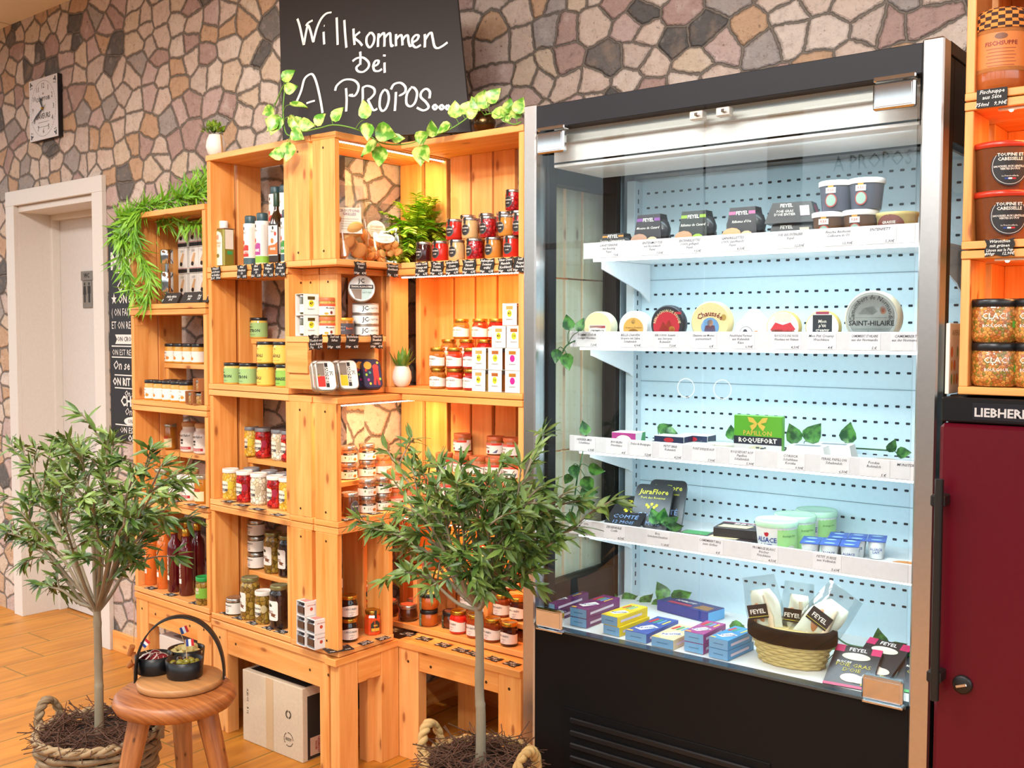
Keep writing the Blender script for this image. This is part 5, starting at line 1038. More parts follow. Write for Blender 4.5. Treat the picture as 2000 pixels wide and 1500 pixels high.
for j, (px, lv, c, lb) in enumerate(((1620, 0, '#6a4a34', 'lower left'), (1680, 0, '#6a4a34', 'lower right'), (1634, 1, '#5a5c6a', 'upper left'), (1692, 1, '#5a5c6a', 'upper right'))):
    t = thing('anchovy_tub', f'white-lidded anchovy tub with red seal, {lb} of the four', 'tub', pos(px, SH[0] + .0075 + lv * .071, 2.385), 0, 'anchovy tubs on the top cabinet shelf')
    part('tub', MB().lathe([(.033, 0), (.039, .06)], 26), pm(c, .2), t); part('lid', MB().lathe([(.041, .058), (.0415, .06), (.0415, .069), (.039, .0705), (0, .0705)], 26), TUBW, t)
    part('label', bent_poly(disc(.014, .016), .0385, 0, .024), pm('#b8453a', .5), t); part('label', bent_poly(disc(.0115, .0132), .0389, 0, .024), pm('#9ab8a8', .5), t); part('band', bent_poly(rect(.013, .026), .0402, 0, .054), pm('#e0a23a', .5), t); part('label', bent_poly(rect(.024, .013), .0405, 0, .047), PAPER, t)
    part('lettering', txt('9,50', .009, .01, bend=.0412), K2, t, (0, 0, .047))
t = thing('duck_fat_tub', 'round tub of pale duck fat with brown label, far right', 'tub', pos(1752, SH[0] + .0075, 2.392)); part('tub', MB().lathe([(.040, 0), (.045, .05), (.047, .052), (.047, .06), (0, .06)], 26), pm('#d9c27a', .3), t)
part('label', bent_poly(disc(.034, .024), .047, -.004, .03), pm('#7a3a2c', .5), t); part('lettering', txt('GRAISSE\nDE CANARD', .0085, .02, bend=.0478), PAPER, t, (0, 0, .032), (0, 0, -.1))
# ---- second shelf: cheeses standing on edge
def wheel(label, px, r, th, rim, face, extra=(), y=2.352, turn=-14, flat_=.0, name='round_cheese', lean=-6):
    z = SH[1] + .0075
    t = thing(name, label, 'cheese', pos(px, z + r, y), 0, 'cheeses on the second cabinet shelf'); t.matrix_world = Matrix.Translation(pos(px, z + r, y)) @ Matrix.Rotation(R(turn + 24), 4, 'Z')
    m = MB(); m.lathe([(r * .93, 0), (r, .004), (r, th - .004), (r * .93, th), (0, th)], 34)
    part('rind', m, rim, t, rot=(R(-90), 0, 0)); part('face_label', flat_poly(disc(r * .93, r * .93, 34), -.0004), face, t)
    for pts, cx, cz, mm_ in extra[0] if extra else (): part('print', flat_poly(pts, -.0009, cx, cz), mm_, t)
    for k, (s_, size, x, zz, col, kw) in enumerate(extra[1] if extra else ()): part('lettering', txt(s_, size, **kw), col, t, (x, -.0014 - k * .0001, zz))
    return t
CR = pm('#e8dcb8', .6); WH = pm('#f0efec', .6); RED = pm('#c02232', .5); TAN = pm('#d8a24a', .6)
wheel('small cream cheese wheel with red band label, leftmost on second shelf', 1167, .042, .045, CR, pm('#ead6a8', .6), ([(rect(.05, .018), 0, -.004, PAPER), (rect(.046, .007), 0, 0, RED)], [('CREMEUX', .009, 0, -.0115, K1, {'bold': .02})]))
wheel('small pale cheese with round orange label, second from left', 1237, .042, .04, WH, pm('#efe6da', .6), ([(disc(.028, .028, 28), 0, -.004, pm('#d9a850', .6)), (disc(.006, .006), 0, .014, pm('#2a4a8a', .6)), (disc(.014, .009), 0, -.014, pm('#b87838', .6))], [('Gruyere Fermier', .007, 0, -.002, pm('#7a4a1c', .6), {'shear': .2})]))
wheel('flat cheese with black rim and red mountain label', 1303, .049, .022, pm('#2a2a34', .4), pm('#26242c', .5), ([(disc(.038, .038, 28), -.002, -.005, RED), ([(-.026, -.024), (-.012, .008), (-.004, -.004), (.006, .012), (.024, -.024)], 0, 0, pm('#d8602c', .5)), (disc(.009, .009), .014, -.014, pm('#e8a03a', .5)), (disc(.005, .005), .014, -.014, RED), (rect(.02, .006), .03, .028, RED)], [('REBLOCHON DE SAVOIE', .0095, 0, .034, pm('#e8d8a8', .5), {'arc': .036, 'bold': .01})]), turn=-22)
wheel('paper-wrapped yellow cheese with monk picture and brown lettering', 1387, .053, .03, pm('#e6cf96', .7), pm('#e9d49c', .7), ([(disc(.024, .024, 24), .0, -.012, pm('#6a9ac8', .6)), ([(-.018, -.034), (.018, -.034), (.012, -.008), (-.012, -.008)], 0, 0, pm('#a83a22', .6)), (disc(.008, .009), 0, -.002, pm('#d8a078', .6)), (disc(.007, .008), .036, .012, pm('#b89a4a', .6))], [('Chauss\u00e9e', .019, 0, .022, pm('#7a2a1c', .6), {'arc': .05, 'bold': .02}), ('Moines', .012, -.03, -.03, pm('#7a2a1c', .6), {'bold': .02})]), turn=-20, lean=0)
t = thing('wrapped_cheese', 'peaked white paper-wrapped cheese with orange seal', 'cheese', pos(1466, SH[1] + .0075, 2.36), R(5)); m = MB()
vs = [(-.05, .0, 0), (.05, 0, 0), (.052, .045, 0), (-.05, .045, 0), (-.038, .004, .05), (.04, .006, .052), (.038, .04, .05), (-.036, .04, .05), (-.008, .018, .086), (.012, .024, .084)]
m.add(vs, [(0, 1, 5, 4), (1, 2, 6, 5), (2, 3, 7, 6), (3, 0, 4, 7), (4, 5, 9, 8), (5, 6, 9), (6, 7, 8, 9), (7, 4, 8)]); part('wrapper', m, WH, t)
part('print', flat_poly(disc(.017, .017), -.0006, -.012, .026), pm('#8a8a92', .6), t); part('print', flat_poly(disc(.0155, .0155), -.0009, -.012, .026), WH, t); part('print', flat_poly(disc(.006, .008), -.0012, -.014, .028), pm('#3a3a42', .6), t); part('print', flat_poly(disc(.009, .010), -.0012, .014, .022), pm('#e07a2a', .6), t); part('print', flat_poly(disc(.004, .005), -.0015, .014, .022), pm('#a82a1c', .6), t)
wheel('small white cheese with red hearts label', 1529, .040, .03, pm('#d8bc6a', .6), WH, ([([(-.03, -.006), (-.018, .012), (0, .006), (.018, .012), (.03, -.004), (.0, -.03)], 0, 0, pm('#d02a3a', .5)), (rect(.04, .020), 0, .024, pm('#e9dcd0', .6)), (rect(.05, .012), 0, -.011, pm('#e8dcc8', .6))], [('Roucoulons', .0115, 0, -.010, pm('#7a4a2c', .5), {'bold': .02, 'shear': .2}), ('noix', .008, .01, -.024, pm('#7a4a2c', .5), {})]))
wheel('small white cheese with dark slate label', 1606, .040, .03, pm('#d8bc6a', .6), WH, ([(rect(.044, .058), 0, .0, pm('#2a3038', .6)), (disc(.016, .007), 0, -.024, pm('#d87a5a', .5)), (rect(.03, .006), .0, .034, pm('#a83a5a', .5))], [("Mon\np'tit\ncreamy", .0105, 0, .004, PAPER, {'bold': .02, 'shear': .1})]))
wheel('largest grey-labelled camembert on the second shelf', 1702, .062, .036, pm('#e0d8bc', .5), pm('#a9b0ae', .5), ([(disc(.054, .054, 34), 0, 0, pm('#c6cbc8', .5)), (disc(.0525, .0525, 34), 0, 0, pm('#aab2b0', .5)), (rect(.088, .0008), 0, .0, K1), (rect(.088, .0008), 0, -.026, K1), ([(-.03, .008), (-.016, .022), (.004, .026), (.014, .014), (.002, .006)], 0, 0, pm('#8a9494', .5)), (disc(.008, .009), .026, .017, pm('#e07a2a', .5)), (disc(.004, .005), .026, .017, pm('#b82a1c', .5))], [('SAINT-HILAIRE', .0155, 0, -.013, K1, {'bold': .02}), ('au lait cru', .011, 0, -.034, K1, {'shear': .2}), ('Camembert de Normandie', .0145, 0, .046, K1, {'arc': .043, 'shear': .1})]), turn=-22)
# ---- third shelf
Z3 = SH[2] + .0075
def carton(name, label, cat, loc, rz, w, d, h, top, front=None, side=None, deco=(), group=None):
    t = thing(name, label, cat, loc, rz, group); part('carton', MB().box(-w / 2, w / 2, 0, d, .0, h, .001), pm(top, .4), t)
    if front: part('front_face', flat_poly(rect(w - .002, h - .002), -.0005, 0, h / 2), pm(front, .45), t)
    if side: part('side_face', MB().add([(w / 2 + .0004, .001, .001), (w / 2 + .0004, d - .001, .001), (w / 2 + .0004, d - .001, h - .001), (w / 2 + .0004, .001, h - .001)], [(0, 1, 2, 3)]), pm(side, .45), t)
    return t
t = carton('cheese_box', 'white and magenta cream cheese box on third shelf', 'box', pos(1218, Z3, 2.352), R(6), .072, .06, .045, '#e9e6e2', '#b83a8a', '#e6e6e2')
part('print', flat_poly(disc(.024, .016), -.001, 0, .022), PAPER, t); part('lettering', txt('Boursin', .013, .02), pm('#1d5a3a', .5), t, (0, -.0014, .024)); part('print', MB().add([(.0366, .02, .001), (.0366, .058, .001), (.0366, .058, .044), (.0366, .04, .044)], [(0, 1, 2, 3)]), pm('#2f8a4a', .5), t)
for k, (px, y, lb) in enumerate(((1306, 2.352, 'front'), (1352, 2.41, 'rear'))):
    t = carton('cheese_box', f'{lb} navy cheese box with white top on third shelf', 'box', pos(px, Z3, y), R(4), .085, .055, .044, '#d9d6d4', '#1d2a4a', '#1d2a4a'); part('lettering', txt('Dolce', .014, .01, .2), PAPER, t, (0, -.001, .014)); part('print', flat_poly(disc(.014, .006), -.001, 0, .034), RED, t)
for k, (px, y, h, c, lb) in enumerate(((1362, 2.388, .028, '#e2e4de', 'oval white cheese tub beside the navy box'), (1418, 2.42, .03, '#d9e4de', 'second oval white cheese tub behind the glass door gap'))):
    t = thing('cheese_tub', lb, 'tub', pos(px, Z3, y)); part('tub', MB().lathe([(.036, 0), (.042, h * .85), (.043, h), (0, h)], 26, sxy=(1.15, .8)), pm(c, .35), t)
t = carton('flat_cheese_pack', 'flat orange-brown cheese pack lying on third shelf', 'pack', pos(1392, Z3, 2.345), 0, .09, .05, .014, '#c98a5a', '#d8b08a'); part('print', flat_poly(rect(.03, .008), -.001, -.028, .007), RED, t)
t = thing('blue_cheese_pack', 'upright green and navy blue-cheese pack with butterfly', 'pack', pos(1479, Z3, 2.375), R(4)); part('card', MB().box(-.062, .062, 0, .02, 0, .108, .0015), pm('#5aa82a', .35), t)
part('print', flat_poly(rect(.123, .020), -.0008, 0, .046), pm('#1a2030', .4), t); part('print', flat_poly(rect(.123, .036), -.0008, 0, .0185), pm('#dcd8d8', .4), t); part('print', flat_poly([(.034 * math.cos(k * PI / 9), .03 * math.sin(k * PI / 9)) for k in range(10)], -.0012, 0, .004), pm('#d8d0b0', .4), t)
bf = pm('#d9b84a', .4)
for sg in (-1, 1): part('print', flat_poly([(0, 0), (sg * .012, .014), (sg * .026, .016), (sg * .022, .004), (sg * .008, 0), (sg * .02, -.006), (sg * .014, -.018), (sg * .004, -.008)][::sg], -.0012, 0, .088), bf, t)
for k in range(14): part('print', flat_poly(disc(.003, .002, 7), -.0016, random.uniform(-.026, .026), random.uniform(.008, .03)), pm('#3a4a5a', .5), t)
part('lettering', txt('PAPILLON', .0165, .01), bf, t, (0, -.0014, .064)); part('lettering', txt('ROQUEFORT', .0155, .03, spacing=1.1), PAPER, t, (0, -.0014, .046)); part('print', flat_poly(disc(.009, .0075), -.0014, -.052, .014), pm('#e0602a', .5), t); part('print', flat_poly(rect(.014, .014), -.0014, .05, .010), pm('#3f9a4a', .5), t)
for k, (px, y, lb) in enumerate(((1570, 2.35, 'front'), (1622, 2.42, 'rear'))):
    t = thing('wrapped_cheese', f'{lb} white paper-wrapped cheese block with blue script', 'cheese', pos(px, Z3, y), R(8), 'white wrapped cheeses on third shelf'); m = MB(); a, b, h = .052, .03, .042
    m.add([(-a, 0, 0), (a, 0, 0), (a, .075, 0), (-a, .075, 0), (-a * .8, .008, h), (a * .8, .008, h), (a * .8, .067, h), (-a * .8, .067, h)], [(3, 2, 1, 0), (4, 5, 6, 7), (0, 1, 5, 4), (1, 2, 6, 5), (2, 3, 7, 6), (3, 0, 4, 7)]); part('wrapper', m, WH, t); part('lettering', txt('Corsica', .016, .02, .25), pm('#1d2f4a', .5), t, (.012, -.0008 + .002, .014), (R(-10), 0, 0)); part('print', MB().add([(-.03, .02, h + .0005), (.03, .02, h + .0005), (.03, .05, h + .0005), (-.03, .05, h + .0005)], [(0, 1, 2, 3)]), pm('#8a9298', .5), t)
for k, (px, y) in enumerate(((1692, 2.388), (1722, 2.425))):
    t = thing('round_cheese', ('front flat round orange-rind cheese at third shelf right', 'rear flat round orange-rind cheese at third shelf right')[k], 'cheese', pos(px, Z3, y)); part('rind', MB().lathe([(.036, 0), (.04, .004), (.04, .012), (.037, .016), (0, .016)], 26), pm('#d8b078', .5), t); part('label', MB().lathe([(.026, .0163), (0, .0163)], 20, caps=False), pm('#c98a3a', .5), t)
# ---- lowest shelf
Z4 = SH[3] + .0075
def wedge(label, px, y, rx, rz, w=.105, L=.15, dz=0, turn=0):
    t = thing('cheese_wedge_pack', label, 'pack', group='black wedge packs on the lowest shelf'); t.matrix_world = Matrix.Translation(pos(px, Z4 + dz, y)) @ Matrix.Rotation(R(rz), 4, 'Z') @ Matrix.Rotation(R(rx), 4, 'X')
    m = MB(); o = rrect(w, L, .014, 3); n = len(o); m.add([(x, 0, z + L / 2) for x, z in o] + [(x * .96, .018, z * .96 + L / 2) for x, z in o], [tuple(range(n)), tuple(range(n, 2 * n))[::-1]] + [(k, n + k, n + (k + 1) % n, (k + 1) % n) for k in range(n)]); part('pack_body', m, pm('#1c1b20', .35), t)
    YL = pm('#c8c22a', .5); BL = pm('#7a9ac8', .5)
    part('lettering', txt('JuraFlore', .022, .01, .15), YL, t, (0, -.0008, L * .84)); part('lettering', txt('Fort des Rousses', .010, .0), YL, t, (0, -.0008, L * .72)); part('lettering', txt('COMT\u00c9', .022, .0), BL, t, (0, -.0008, L * .36)); part('lettering', txt('12 MOIS', .018, 0), BL, t, (0, -.0008, L * .2))
    m = MB(); [m.ball((x, -.0005, L * .57 + z), .005, 6, 4, (1, .1, 1)) for x, z in ((-.014, 0), (0, .003), (.014, 0), (-.008, -.006), (.008, -.006))]; part('crest', m, YL, t)
    part('print', flat_poly(rect(.03, .008), -.0008, -.02, L * .06), pm('#d86a2a', .5), t)
wedge('black comté wedge pack lying lowest in front', 1208, 2.355, -62, 8, dz=.012); wedge('black comté wedge pack leaning in the middle', 1262, 2.40, -36, 14, dz=.0); wedge('black comté wedge pack leaning farthest back', 1292, 2.46, -30, 14, dz=.0)
t = thing('small_tub', 'small clear-lidded tub before the black wedge packs', 'tub', pos(1232, Z4, 2.378)); part('tub', MB().lathe([(.028, 0), (.031, .016)], 24), pm('#2a2624', .3), t); part('lid', MB().lathe([(.032, .015), (.033, .018), (.03, .021), (.026, .0195), (0, .0195)], 24), pm('#a8a8a4', .3, .4), t)
t = carton('flat_pack', 'flat dark red sliced duck pack lying on lowest shelf', 'pack', pos(1342, Z4, 2.37), R(5), .11, .12, .008, '#6a2a24', '#3f7a4a'); part('print', MB().add([(-.05, .07, .0085), (.05, .07, .0085), (.05, .118, .0085), (-.05, .118, .0085)], [(0, 1, 2, 3)]), pm('#4a9a5a', .5), t)
for k, (px, y, dz) in enumerate(((1418, 2.352, 0), (1440, 2.385, .024))):
    t = carton('camembert_pack', ('lower black grilling camembert pack on lowest shelf', 'upper black grilling camembert pack on lowest shelf')[k], 'pack', pos(px, Z4 + dz, y), R(10), .125, .09, .0235, '#2a2024', '#26201f', '#1d1a1c', group='grilling camembert packs')
    part('print', MB().add([(-.055, .012, .024), (.02, .012, .024), (.03, .05, .024), (-.05, .05, .024)], [(0, 1, 2, 3)]), pm('#d9c49a', .5), t); part('lettering', txt('BBQ', .028, .03, .1), pm('#d8d0d0', .5), t, (.0, .066, .0244), (R(-90), 0, 0)); part('print', MB().add([(-.058, .078, .0241), (.058, .078, .0241), (.058, .086, .0241), (-.058, .086, .0241)], [(0, 1, 2, 3)]), pm('#a82a4a', .5), t)
GT = pm('#a8d88a', .3)
for k, (px, y, lb) in enumerate(((1516, 2.398, 'front'), (1552, 2.494, 'middle'), (1594, 2.592, 'rear'))):
    t = thing('yoghurt_tub', f'{lb} large white and green fresh cheese tub', 'tub', pos(px, Z4, y), R(24), 'large fresh cheese tubs'); t.scale = (.91, .91, .98)
    part('tub', MB().lathe([(.046, 0), (.047, .003), (.055, .068), (.056, .072)], 32), WH, t); part('lid', MB().lathe([(.0575, .07), (.058, .073), (.058, .082), (.056, .085), (.052, .083), (0, .083)], 32), pm('#bfe6c4', .2), t)
    part('panel', arc_mesh(.0545, .004, .066, 2.0, 14, off=1.05), GT, t); part('lettering', txt('ALSACE\nLAIT', .017, .02, bend=.053), pm('#1d3f8a', .5), t, (0, 0, .03), (0, 0, -.55)); part('print', bent_poly(disc(.007, .008), .0535, -.028, .055), RED, t); part('lettering', txt('fromage frais', .008, 0, .25, bend=.056), pm('#3a6a2a', .5), t, (0, 0, .05), (0, 0, .65)); part('print', bent_poly(disc(.016, .010), .0552, .042, .016), pm('#d0cfc4', .5), t)
for k, (px, y, dz) in enumerate(((1618, 2.36, 0), (1672, 2.455, 0))):
    t = thing('yoghurt_multipack', ('front blue-lidded six-cup yoghurt pack', 'rear blue-lidded six-cup yoghurt pack')[k], 'yoghurt', pos(px, Z4, y), R(16), 'six-cup yoghurt packs')
    for i in range(3):
        for j in range(2):
            m = MB(); cx, cy_ = (i - 1) * .045, .022 + j * .045; m.lathe([(.016, 0), (.0205, .042)], 16, c=(cx, cy_, 0)); c = part('cup', m, WH, t); part('foil_lid', MB().box(cx - .022, cx + .022, cy_ - .022, cy_ + .022, .042, .0435, .0005), pm('#1f4aa8', .35), c); part('print', MB().add([(cx + .013 * math.cos(a * PI / 6), cy_ + .008 * math.sin(a * PI / 6), .0439) for a in range(12)], [tuple(range(12))]), pm('#9ac0e0', .4), c)
            if j == 0: part('lettering', txt('ALSACE\nLAIT', .008, .02), pm('#1d3f8a', .5), c, (cx, cy_ - .0205, .02)); 
t = carton('flat_pack', 'flat orange and white pack lying at lowest shelf right', 'pack', pos(1758, Z4, 2.36), R(8), .09, .1, .012, '#e2ddd8', '#e8e4de'); part('print', MB().add([(.03 * math.cos(a * PI / 6), .05 + .03 * math.sin(a * PI / 6), .0126) for a in range(12)], [tuple(range(12))]), pm('#d88a3a', .5), t)
# ---- cabinet floor: snack boxes
ZD = .6035
def abox(label, px, py, w, L, h, top, rz=0, z=0, side=None, name='snack_box', end='#7ab0d8', strp=True):
    p = onz(px, py, ZD) + Vector((0, 0, z)); t = thing(name, label, 'box', p, R(rz), 'cheese snack boxes on the cabinet floor')
    part('carton', MB().box(0, w, 0, L, .0005, h, .0008), pm(top, .35), t); part('end_flap', flat_poly([(0.001, .001), (w - .001, .001), (w - .001, h - .001), (.001, h - .001)], -.0004), pm(end, .45), t)
    part('stamp', flat_poly(rect(w * .5, .002), -.0008, w * .5, h * .5), pm('#4a7aa0', .6), t)
    part('label', MB().add([(w * .12, L * .2, h + .0004), (w * .5, L * .14, h + .0004), (w * .92, L * .42, h + .0004), (w * .5, L * .5, h + .0004)], [(0, 1, 2, 3)]), PAPER, t)
    part('lettering', txt('Aperitif', .0135 * w / .055, .03), pm('#1d4a9a', .5), t, (w * .5, L * .31, h + .0008), (R(-90), 0, R(34)))
    for j, c in enumerate(('#c8302a', '#3f9a6a', '#5aa0d0', '#e8d24a')): part('print', MB().add([(w * (.1 + .22 * j), L * .62, h + .0004), (w * (.24 + .2 * j), L * .6, h + .0004), (w * (.34 + .18 * j), L * .84, h + .0004), (w * (.2 + .2 * j), L * .88, h + .0004)], [(0, 1, 2, 3)]), pm(c, .45), t)
    part('badge', MB().add([(.002, .002, h + .0005), (w * .3, .002, h + .0005), (w * .3, L * .07, h + .0005), (.002, L * .07, h + .0005)], [(0, 1, 2, 3)]), pm('#e8b83a', .45), t)
    part('side_print', MB().add([(w + .0004, L * .1, h * .35), (w + .0004, L * .8, h * .35), (w + .0004, L * .8, h * .6), (w + .0004, L * .1, h * .6)], [(0, 1, 2, 3)]), pm('#d9c8d8' if not side else side, .5), t)
H_ = .0255
for k in range(2):
    nm_ = ('lower', 'upper')[k]
    abox(f'{nm_} purple snack box of the left purple stack behind hinge', 1052, 1209, .055, .165, H_, '#5a1f5a', z=k * H_); abox(f'{nm_} purple snack box of the stack nearest the yellow boxes', 1113, 1221, .055, .165, H_, '#6a2263', z=k * H_)
    abox(f'{nm_} yellow snack box', 1174 + (0 if k else 4), 1236 + (0 if k else 1), .053, .14, H_, '#e8c41c', z=k * H_ , rz=-3); abox(f'{nm_} violet-pink snack box by the door gap', 1336, 1271, .054, .12, H_, '#9a2f78', z=k * H_); abox(f'{nm_} sky blue snack box nearest the wicker basket', 1384, 1283, .054, .125, H_, '#2f8ac0', z=k * H_, rz=-4)
abox('deep blue snack box lying flat between yellow and beige boxes', 1221, 1249, .064, .165, H_, '#1f4a9a'); abox('beige snack box lying flat beside the deep blue one', 1272, 1261, .064, .14, H_, '#d8c49a')
p = onz(1283, 1192, ZD); t = thing('snack_box', 'long navy snack box lying crosswise at the back', 'box', p, R(-10), 'cheese snack boxes on the cabinet floor'); part('carton', MB().box(0, .18, 0, .075, .0005, .03, .001), pm('#22307a', .35), t); part('end_flap', MB().add([(.1805, .001, .001), (.1805, .074, .001), (.1805, .074, .029), (.1805, .001, .029)], [(0, 1, 2, 3)]), pm('#5aa8dc', .45), t); part('lettering', txt('APERITIF', .018, .03), PAPER, t, (.07, .045, .0305), (R(-90), 0, 0)); part('print', MB().add([(.03, .008, .0304), (.11, .012, .0304), (.105, .028, .0304), (.03, .026, .0304)], [(0, 1, 2, 3)]), pm('#b83a5a', .5), t); part('print', MB().add([(.12, .01, .0304), (.17, .012, .0304), (.165, .05, .0304), (.125, .05, .0304)], [(0, 1, 2, 3)]), pm('#a87a4a', .5), t)
# ---- oval basket with vacuum-packed hams
bc = onz(1528, 1305, ZD); bc = Vector((bc.x, bc.y + .052, ZD))
t = thing('wicker_basket', 'oval straw basket lined with black cloth, full of ham packs', 'basket', bc); SX, SY = 1.0, .62; STRAW = mat_wood('woven_straw', '#dcc98c', '#b89a58', '#8a7040', 3, .8); bR, tR, bh = .078, .1, .085
m = MB(); nst = 26
for r_ in range(11):
    f = r_ / 10; rad = bR + (tR - bR) * f; z = .005 + f * (bh - .012); pts = []
    for k in range(nst * 4 + 1):
        a = 2 * PI * k / (nst * 4); q = rad + .0022 * math.sin(nst / 2 * a * 1.0 + PI * (r_ % 2)); pts.append((q * SX * math.cos(a), q * SY * math.sin(a), z))
    m.tube(pts, .0042, 5, caps=False)
m.lathe([(0, .001), (bR - .004, .001), (tR - .006, bh)], 30, sxy=(SX, SY)); part('weave', m, STRAW, t)
part('cloth_lining', MB().lathe([(tR + .001, bh - .03), (tR + .010, bh - .024), (tR + .011, bh - .006), (tR + .010, bh + .005), (tR - .002, bh + .009), (tR - .012, bh), (bR, .03), (0, .03)], 36, sxy=(SX, SY)), pm('#0d0b0c', .9, spec=.1), t)
HAM = [pm('#efe8d2', .35), pm('#d88a5a', .35), pm('#e2c8a8', .35)]
def ham(label, off, rx, ry, rz, w, L, lab=True):
    t = thing('ham_pack', label, 'ham', group='vacuum-packed hams in the basket'); t.matrix_world = Matrix.Translation(bc + Vector(off)) @ Matrix.Rotation(R(rz), 4, 'Z') @ Matrix.Rotation(R(ry), 4, 'Y') @ Matrix.Rotation(R(rx), 4, 'X')
    m = MB()
    n = 13
    for sg in (-1, 1):
        vs = []; fs = []
        for i in range(n):
            for j in range(n):
                u, v = i / (n - 1) * 2 - 1, j / (n - 1); wid = .43 * w * (1 - .42 * v * v) * (1 + .10 * math.sin(7 * v + rx)); dd = max(0, 1 - u * u) ** .5 * max(0, math.sin(PI * (.12 + .88 * v))) ** .5
                vs.append((u * wid + .05 * w * math.sin(5 * v + ry), sg * (.0135 * dd * (1 + .25 * math.sin(6 * u + 9 * v + rz))), (.06 + .74 * v) * L))
        for i in range(n - 1):
            for j in range(n - 1): fs.append((i * n + j, (i + 1) * n + j, (i + 1) * n + j + 1, i * n + j + 1))
        m.add(vs, fs, None, True)
    part('ham', m, HAM[0], t)
    m = MB(); m.ball((-w * .14, -.006, L * .42), w * .17, 12, 8, (1, .45, 2.1)); part('ham_meat', m, HAM[1], t); m = MB(); m.tube([(w * .12, -.011, L * .1), (w * .16, -.013, L * .4), (w * .08, -.009, L * .72)], [.006, .008, .004], 8); part('fat_fold', m, HAM[2], t)
    m = MB(); n = 9
    for sg in (-1, 1):
        vs = []; fs = []
        for i in range(n):
            for j in range(n):
                u, v = i / (n - 1) * 2 - 1, j / (n - 1); dd = max(0, (1 - u * u)) ** .5 * max(0, math.sin(PI * min(1, v * 1.05))) ** .6; vs.append((u * w / 2 * (1 - .35 * max(0, v - .55)), sg * (.001 + .018 * dd) + .0016 * math.sin(9 * u + 13 * v), v * L))
        for i in range(n - 1):
            for j in range(n - 1): fs.append((i * n + j, (i + 1) * n + j, (i + 1) * n + j + 1, i * n + j + 1))
        m.add(vs, fs, None, True)
    part('plastic_film', m, CLEAR, t)
    if lab:
        l = part('label', flat_poly(rect(w * .52, .034), -.0205, -w * .12, L * .5), pm('#17161a', .35), t); part('lettering', txt('FEYEL', .015, .02), PAPER, l, (-w * .12, -.0212, L * .5)); part('print', flat_poly(rect(w * .52, .0015), -.0209, -w * .12, L * .5 - .012), pm('#c8b83a', .5), l)
ham('ham pack with black label leaning left in the basket', (-.045, -.012, .04), -4, -14, 8, .095, .165); ham('ham pack leaning far right in the basket', (.03, -.01, .04), -10, 34, 14, .105, .175); ham('upright ham pack behind the left one', (-.005, .028, .04), 6, 4, 20, .08, .155); ham('low ham pack at the basket back right', (.045, .03, .04), 8, 16, 10, .075, .11, False)
# ---- foie gras sleeves leaning at the right
def card_pack(label, px, py, z, rz, rx, col, foot, words):
    p = onz(px, py, ZD + z); t = thing('foie_gras_pack', label, 'pack', group='flat foie gras packs on the cabinet floor'); t.matrix_world = Matrix.Translation(p) @ Matrix.Rotation(R(rz), 4, 'Z') @ Matrix.Rotation(R(rx), 4, 'X')
    w, L = .105, .135; part('card', MB().box(-w / 2, w / 2, 0, .008, 0, L, .001), pm('#1f1a1e', .3), t)
    for q, c in (((-.0525, .0, .0525, .008), foot), ((-.0525, .112, -.03, .1345), foot), ((.03, .112, .0525, .1345), foot)): part('print', MB().add([(q[0], -.0006, q[1]), (q[2], -.0006, q[1]), (q[2], -.0006, q[3]), (q[0], -.0006, q[3])], [(0, 1, 2, 3)]), pm(c, .35), t)
    part('lettering', txt('FEYEL', .016, .01), PAPER, t, (0, -.001, .122)); part('window', flat_poly(disc(.032, .012), -.0008, 0, .1), pm('#d9d0b8', .4), t); part('lettering', txt('BLOC DE', .008, .02), PAPER, t, (-.022, -.001, .079)); part('lettering', txt(words, .0165, .0), pm('#c8b83a', .5), t, (-.0, -.001, .062)); part('picture', flat_poly(disc(.024, .014), -.001, .004, .03), pm('#e6c8b8', .4), t); part('picture', flat_poly(disc(.022, .012), -.0013, .022, .028), pm('#ead4c4', .4), t); part('lettering', txt('80g', .009, .02), pm('#c8b83a', .5), t, (.034, -.001, .014))
card_pack('magenta-footed foie gras pack leaning beside the basket', 1652, 1342, .0015, 6, -64, '#1f1a1e', '#c01e5a', "FOIE GRAS\nD'OIE"); card_pack('magenta foie gras pack tucked behind the front one', 1690, 1322, .016, -8, -66, '#1f1a1e', '#b01e54', ''); card_pack('green-cornered foie gras pack at the far right', 1790, 1356, .0015, 4, -62, '#1f1a1e', '#2fae3a', 'CANARD')
